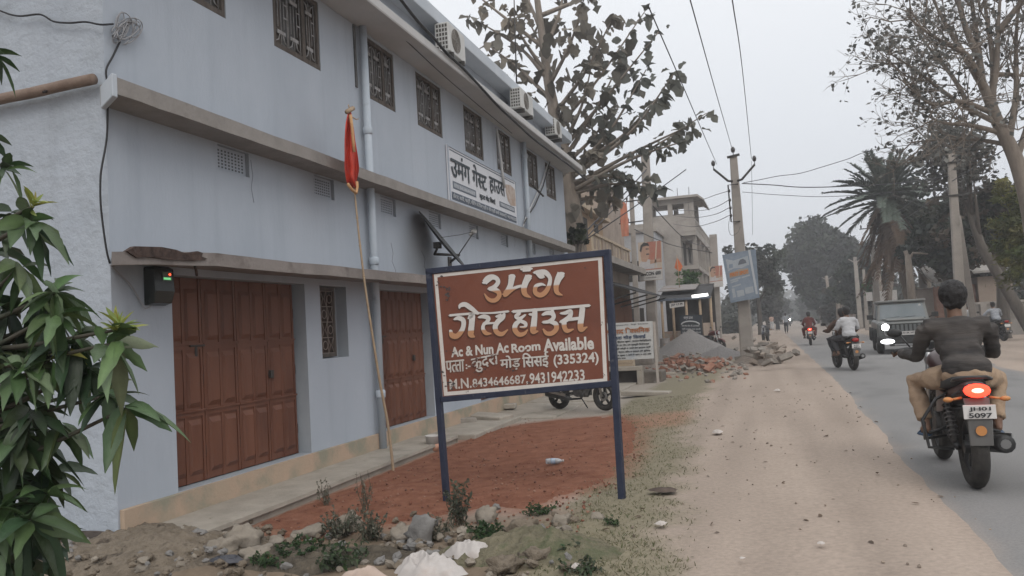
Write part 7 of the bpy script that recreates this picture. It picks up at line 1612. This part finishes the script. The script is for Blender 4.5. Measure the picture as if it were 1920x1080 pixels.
for i, (px, py, r_, lb) in enumerate(((1345, 815, 10, 'white crumpled wrapper in the middle of the dirt verge'), (1458, 735, 6, 'small pale wrapper further up the dirt verge'), (1392, 1056, 5, 'tiny white scrap at the bottom of the dirt verge'), (1540, 1028, 7, 'pale flat scrap near the road edge'), (1240, 990, 10, 'thin pale strip on the grass edge'), (1080, 1072, 12, 'round pale paper on the grass at the bottom'))):
    crumple('wrapper', lb, 'litter', px, py, r_, r_*1.3, r_*.6, mat('pale_wrapper', (.46, .42, .39), (.38, .34, .31), scale=6, rough=.7), 20.0+i, 26, 'litter on the verge')
g_ = gnd(1040, 878); bt = thing('plastic_bottle', 'clear plastic water bottle with white cap lying on the red soil', 'bottle', (g_.x, g_.y, g_.z+.05), None, R(8))
mb = MB(); prof = [(-.10, .010), (-.098, .026), (-.09, .031), (-.05, .032), (-.045, .029), (-.04, .032), (.02, .032), (.05, .030), (.075, .018), (.085, .012), (.095, .012)]
mb.tube([(x, 0, .033) for x, r_ in prof], [r_ for x, r_ in prof], 16); mb.build('bottle', mat('clear_plastic', (.62, .64, .66), (.5, .52, .54), scale=30, rough=.15, spec=.6, transmission=.45), bt)
mb = MB(); mb.tube([(-.035, 0, .033), (.015, 0, .033)], .0328, 16, caps=False); mb.build('label', mat('bottle_label', (.45, .50, .55), (.15, .25, .40), scale=25, rough=.5), bt)
mb = MB(); mb.tube([(.094, 0, .033), (.112, 0, .033)], .014, 12); mb.build('cap', M_SIGNW, bt)
g_ = gnd(812, 846); bk_ = thing('paint_bucket', 'white paint bucket stained orange at the walkway edge behind the left sign post', 'bucket', (g_.x, g_.y, g_.z+.01))
mb = MB(); rings = [[(r_*math.cos(a), r_*math.sin(a), z) for a in np.linspace(0, 2*math.pi, 23)[:-1]] for z, r_ in ((0, .085), (.10, .092))]; mb.loft(rings); mb.build('bucket', mat('stained_bucket', (.42, .20, .13), (.48, .28, .20), scale=9, rough=.7), bk_)
mb = MB(); rings = [[(r_*math.cos(a), r_*math.sin(a), z) for a in np.linspace(0, 2*math.pi, 23)[:-1]] for z, r_ in ((.101, .093), (.2, .1), (.205, .108), (.22, .108), (.22, .098), (.12, .088))]; mb.loft(rings); mb.build('rim', M_SIGNW, bk_)
# ---------------------------------------------------------------- right side: wall, sheds; far woods; wires; haze
M_OLDW = mat('stained_grey_wall', (.20, .185, .17), (.27, .25, .23), scale=1.2, rough=.95, stain=(.11, .10, .09), sscale=1.3, sth=(.48, .68), stretch=(1, 1, .4))
YW = 42.0; a, b_ = onY(1822, 640, YW), onY(2050, 640, YW); zt = onY(1880, 568, YW).z
cw = thing('concrete_wall', 'old stained concrete boundary wall behind the parked motorcycles on the right', 'wall', (a.x, YW, 0)); mb = MB(); mb.box((a.x, YW, -.2), (b_.x+8, YW+.2, zt)); mb.build('wall', M_OLDW, cw, cw.location)
mb = MB(); mb.box((a.x-.05, YW-.06, zt), (b_.x+8, YW+.26, zt+.1)); mb.build('coping', M_RAWC, cw, cw.location)
for k in range(5):
    mb = MB(); x = a.x+.6+2.4*k; mb.box((x-.13, YW-.08, -.2), (x+.13, YW-.002, zt-.002)); mb.build('pier', M_RAWC, cw, cw.location)
YH = 46.0; h0, h1 = onY(1757, 600, YH), onY(1905, 600, YH); ez = onY(1830, 514, YH).z
hs = thing('tin_shed', 'low shed with a pale tin roof edge behind the broad right hand pole', 'shed', (h0.x, YH, 0)); HO = hs.location.copy(); M_DKBR = mat('shed_brick', (.20, .10, .07), (.26, .16, .12), scale=6, rough=1)
mb = MB(); mb.box((h0.x+2.0, YH, -.1), (h1.x, YH+5, ez-.15)); mb.build('wall', M_BRN, hs, HO)
mb = MB(); mb.box((h0.x+.1, YH+.3, -.1), (h0.x+1.95, YH+4, ez-.5)); mb.build('side_room', M_DKBR, hs, HO)
e0, e1, e2 = onY(1755, 533, YH-.6), onY(1790, 516, YH-.6), onY(1910, 506, YH-.6)
mb = MB()
for p, q in ((e0, e1), (e1, e2)): mb.prism([p, q, q+Vector((0, 0, .12)), p+Vector((0, 0, .12))], (0, 4.5, .9))
mb.build('tin_roof', mat('pale_tin', (.36, .34, .32), (.26, .24, .22), scale=3, rough=.7, stain=(.18, .14, .11), sscale=1, sth=(.55, .7)), hs, HO)
mb = MB(); c = onY(1741, 553, 47); mb.box((c.x-.55, 47, -.1), (c.x+.5, 49, c.z+.3)); hb2 = mb.build('white_hut', mat('hut_white', (.34, .31, .28), (.28, .25, .22), scale=3, rough=.9), None, (c.x, 47, 0)); put(hb2, 'small pale hut beside the shed, just above the dark car roof', 'hut')
mb = MB(); mb.box((c.x-.75, 46.9, c.z+.3), (c.x+.7, 49.2, c.z+.38)); mb.build('roof', M_TIN, hb2, (c.x, 47, 0))
# cart and boards far right of the road
for (px, py, Y, w_, h_, lb) in ((1662, 556, 58, 1.3, .8, 'grey board on legs left of the dark car'), (1590, 600, 70, 1.2, .9, 'pale low stall under the first far poles')):
    c = onY(px, py, Y); t = thing('roadside_board', lb, 'board', (c.x, Y, 0), 'boards on the far right verge'); mb = MB(); mb.cbox((c.x, Y, c.z), (w_, .06, h_)); mb.build('panel', M_SIGNW if Y < 60 else M_TIN, t, t.location)
    for s in (-1, 1):
        mb = MB(); mb.bar((c.x+s*w_*.4, Y+.05, 0), (c.x+s*w_*.4, Y+.05, c.z), .07); mb.build('leg', M_IRON, t, t.location)
# far woods: one mass each side of the road
rng = np.random.default_rng(99)
def woods(name, n, xr, yr, zr, pal, ls, seed):
    rg = np.random.default_rng(seed); y = yr[0]+(yr[1]-yr[0])*rg.random(n); x = xr[0](y)+(xr[1](y)-xr[0](y))*rg.random(n)
    hmax = zr*(.55+.45*np.sin(x*.35+seed)*np.cos(y*.11)+.25*np.sin(x*1.3)); z = np.abs(hmax)*rg.random(n)**.8
    cl = .6+.5*(np.sin(x*2.1+z*1.7)*np.sin(y*.9+z)*.5+.5)
    o = small_leaves(name, np.stack([x, y, z], 1), ls*(.6+.9*rg.random(n))*(y/80)**.5, pick(rg, n, pal)*cl[:, None], None, None, rg, .7, .6); put(o, kind='stuff')
woods('undergrowth', 15000, (lambda y: 9.5+0*y, lambda y: 34+.3*(y-50)), (50, 130), 5.5, G_B+G_D, .55, 1)
woods('undergrowth', 6000, (lambda y: 9.0+0*y, lambda y: 22+0*y), (46, 62), 3.8, G_B+G_D+G_M[:1], .32, 2)
woods('far_woods', 12000, (lambda y: -3.5-.16*(y-80), lambda y: -2.6+0*y), (84, 260), 5.0, G_G+G_D, .6, 3)
woods('far_woods', 9000, (lambda y: 6.8+0*y, lambda y: 20+.25*(y-100)), (130, 320), 8.0, G_G+G_D, .9, 4)
woods('far_woods', 4000, (lambda y: -60+0*y, lambda y: 90+0*y), (330, 430), 12.0, G_G, 1.6, 5)
woods('far_woods', 9000, (lambda y: 34+0*y, lambda y: 70+.6*y), (48, 140), 8.0, G_D+G_B, .8, 6)
# tree trunks of the right hand wood
for i, (px, Y) in enumerate(((1560, 92), (1573, 88), (1588, 84), (1660, 62), (1676, 58), (1738, 54))):
    a = onY(px, 600, Y); a.z = 0; mb = MB(); mb.tube([a-Vector((0, 0, .2)), a+Vector((rng.normal()*.2, 0, 2.2)), a+Vector((rng.normal()*.5, .3, 5.5))], [.26, .2, .14], 7)
    put(mb.build('tree_trunk', M_BARK, None, tuple(a)), 'bare trunk rising from the undergrowth right of the road', 'tree trunk', 'bare trunks in the right hand undergrowth')
# wires
M_WIRE = mat('overhead_wire', (.05, .05, .055), rough=.6)
def wire(label, pts, r=.012, sag=0.0, cat='cable', name='overhead_cable', m=None):
    P_ = [onY(*p) for p in pts]
    if sag and len(P_) == 2: P_ = [P_[0].lerp(P_[1], t)-Vector((0, 0, sag*4*t*(1-t))) for t in np.linspace(0, 1, 13)]
    else: P_ = [Vector(q) for q in crom([tuple(p) for p in P_], 5)]
    mb = MB(); mb.tube(P_, r, 5, caps=False); return put(mb.build(name, m or M_WIRE, None, tuple(P_[0])), label, cat, 'overhead cables')
wire('overhead wire from the top insulator of the V arm pole up out of the frame', [(1375, 287, 30), (1340, 165, 18), (1292, -8, 10.5), (1240, -190, 7)], .009)
wire('overhead wire from the right V arm insulator up out of the frame', [(1409, 298, 30), (1392, 130, 18), (1372, -8, 10.5), (1350, -190, 7)], .009)
wire('overhead wire from the left V arm insulator up behind the teak leaves', [(1344, 308, 30), (1322, 258, 22), (1280, 160, 15), (1215, 10, 10)], .009)
wire('wavy service wire rising from the V arm pole to the right hand trees', [(1393, 343, 29.7), (1425, 337, 29.8), (1460, 330, 30), (1500, 325, 30), (1545, 312, 30), (1590, 298, 30.4), (1640, 281, 30.6), (1783, 262, 31)], .012)
wire('thick straight cable from the V arm pole to the right across the road', [(1391, 344, 29.7), (1450, 347, 30), (1500, 351, 30.3), (1570, 350, 30.6), (1680, 344, 31), (1783, 330, 31)], .018)
wire('thin lower cable from the V arm pole to the right across the road', [(1392, 360, 29.7), (1470, 366, 30), (1570, 368, 30.6), (1783, 352, 31)], .010)
wire('highest service wire going left from the rack of the V arm pole', [(1366, 358, 29.7), (1340, 366, 32), (1310, 376, 37), (1270, 382, 45)], .012)
wire('second service wire going left from the rack of the V arm pole', [(1367, 375, 29.7), (1342, 388, 32), (1310, 395, 37), (1260, 394, 48)], .012)
wire('third service wire going left from the rack of the V arm pole', [(1368, 389, 29.7), (1340, 402, 32), (1300, 408, 40), (1262, 404, 48)], .012)
wire('lowest service wire going left from the rack of the V arm pole', [(1369, 403, 29.7), (1340, 416, 32), (1300, 425, 40), (1262, 420, 48)], .012)
wire('drooping loop of loose wire under the rack of the V arm pole', [(1370, 400, 29.7), (1366, 425, 29.6), (1371, 441, 29.5), (1383, 436, 29.5), (1388, 425, 29.6)], .008)
wire('thin wire hanging straight down right of the V arm pole', [(1409, 302, 29.9), (1410, 360, 29.9), (1411, 440, 29.9)], .006)
wire('heavy twin cable rising from the street house to the portrait poster pole', [(1085, 448, 27), (1130, 402, 29), (1170, 364, 31), (1212, 318, 33.4)], .028)
wire('second heavy cable rising beside the twin cable to the portrait poster pole', [(1090, 456, 27), (1135, 408, 29), (1175, 370, 31), (1213, 330, 33.4)], .022)
wire('long slanting cable passing right of the portrait poster pole', [(1095, 452, 26.5), (1160, 408, 28), (1220, 366, 30), (1286, 318, 33)], .022)
wire('sagging cable from the portrait poster pole to the unfinished house', [(1224, 386, 33.4), (1250, 415, 38), (1275, 440, 44), (1300, 456, 52), (1345, 468, 60)], .022)
wire('lower sagging cable from the crossbar pole past the posters', [(1190, 430, 33.3), (1225, 446, 33.3), (1270, 462, 42), (1338, 474, 46)], .020)
wire('upper cable between the right hand poles along the road', [(1634, 426, 55), (1690, 392, 42), (1740, 352, 35), (1783, 305, 31), (1850, 250, 26), (1935, 190, 22)], .016)
wire('lower cable between the right hand poles along the road', [(1635, 438, 55), (1700, 408, 42), (1755, 368, 35), (1785, 340, 31), (1860, 295, 26), (1935, 248, 22)], .016)
wire('cable from the hazy Y arm pole to the first right hand pole', [(1603, 490, 75), (1620, 470, 65), (1634, 440, 55)], .02)
wire('cable linking the far Y arm poles below the round shade tree', [(1534, 538, 110), (1545, 536, 105), (1550, 524, 100), (1580, 512, 86), (1603, 492, 75)], .02)
wire('guy wire slanting down from the forked wooden post', [(1713, 480, 40), (1730, 512, 41), (1756, 540, 43)], .02)
mb = MB(); b0 = onX(968, 150, -5.3); b1 = onX(963, -30, -5.3); mb.tube([b0-Vector((0, 0, .2)), b1], [.02, .012], 6); put(mb.build('antenna_rod', M_IRON, None, tuple(b0)), 'thin antenna rod standing on the guest house roof', 'antenna rod')
# haze
mb = MB(); mb.box((-130, -8, -1.2), (170, 520, 21)); hz = mb.build('haze', None or mat('haze_surface', (1, 1, 1)), None, None); put(hz, kind='stuff')
hm = bpy.data.materials.new('haze'); hm.use_nodes = True; hn = hm.node_tree; hn.nodes.clear(); ho_ = hn.nodes.new('ShaderNodeOutputMaterial'); pv = hn.nodes.new('ShaderNodeVolumePrincipled')
pv.inputs['Color'].default_value = (.97, .97, .985, 1); pv.inputs['Density'].default_value = .0022; pv.inputs['Anisotropy'].default_value = .2
hn.links.new(pv.outputs[0], ho_.inputs['Volume']); hz.data.materials.clear(); hz.data.materials.append(hm)
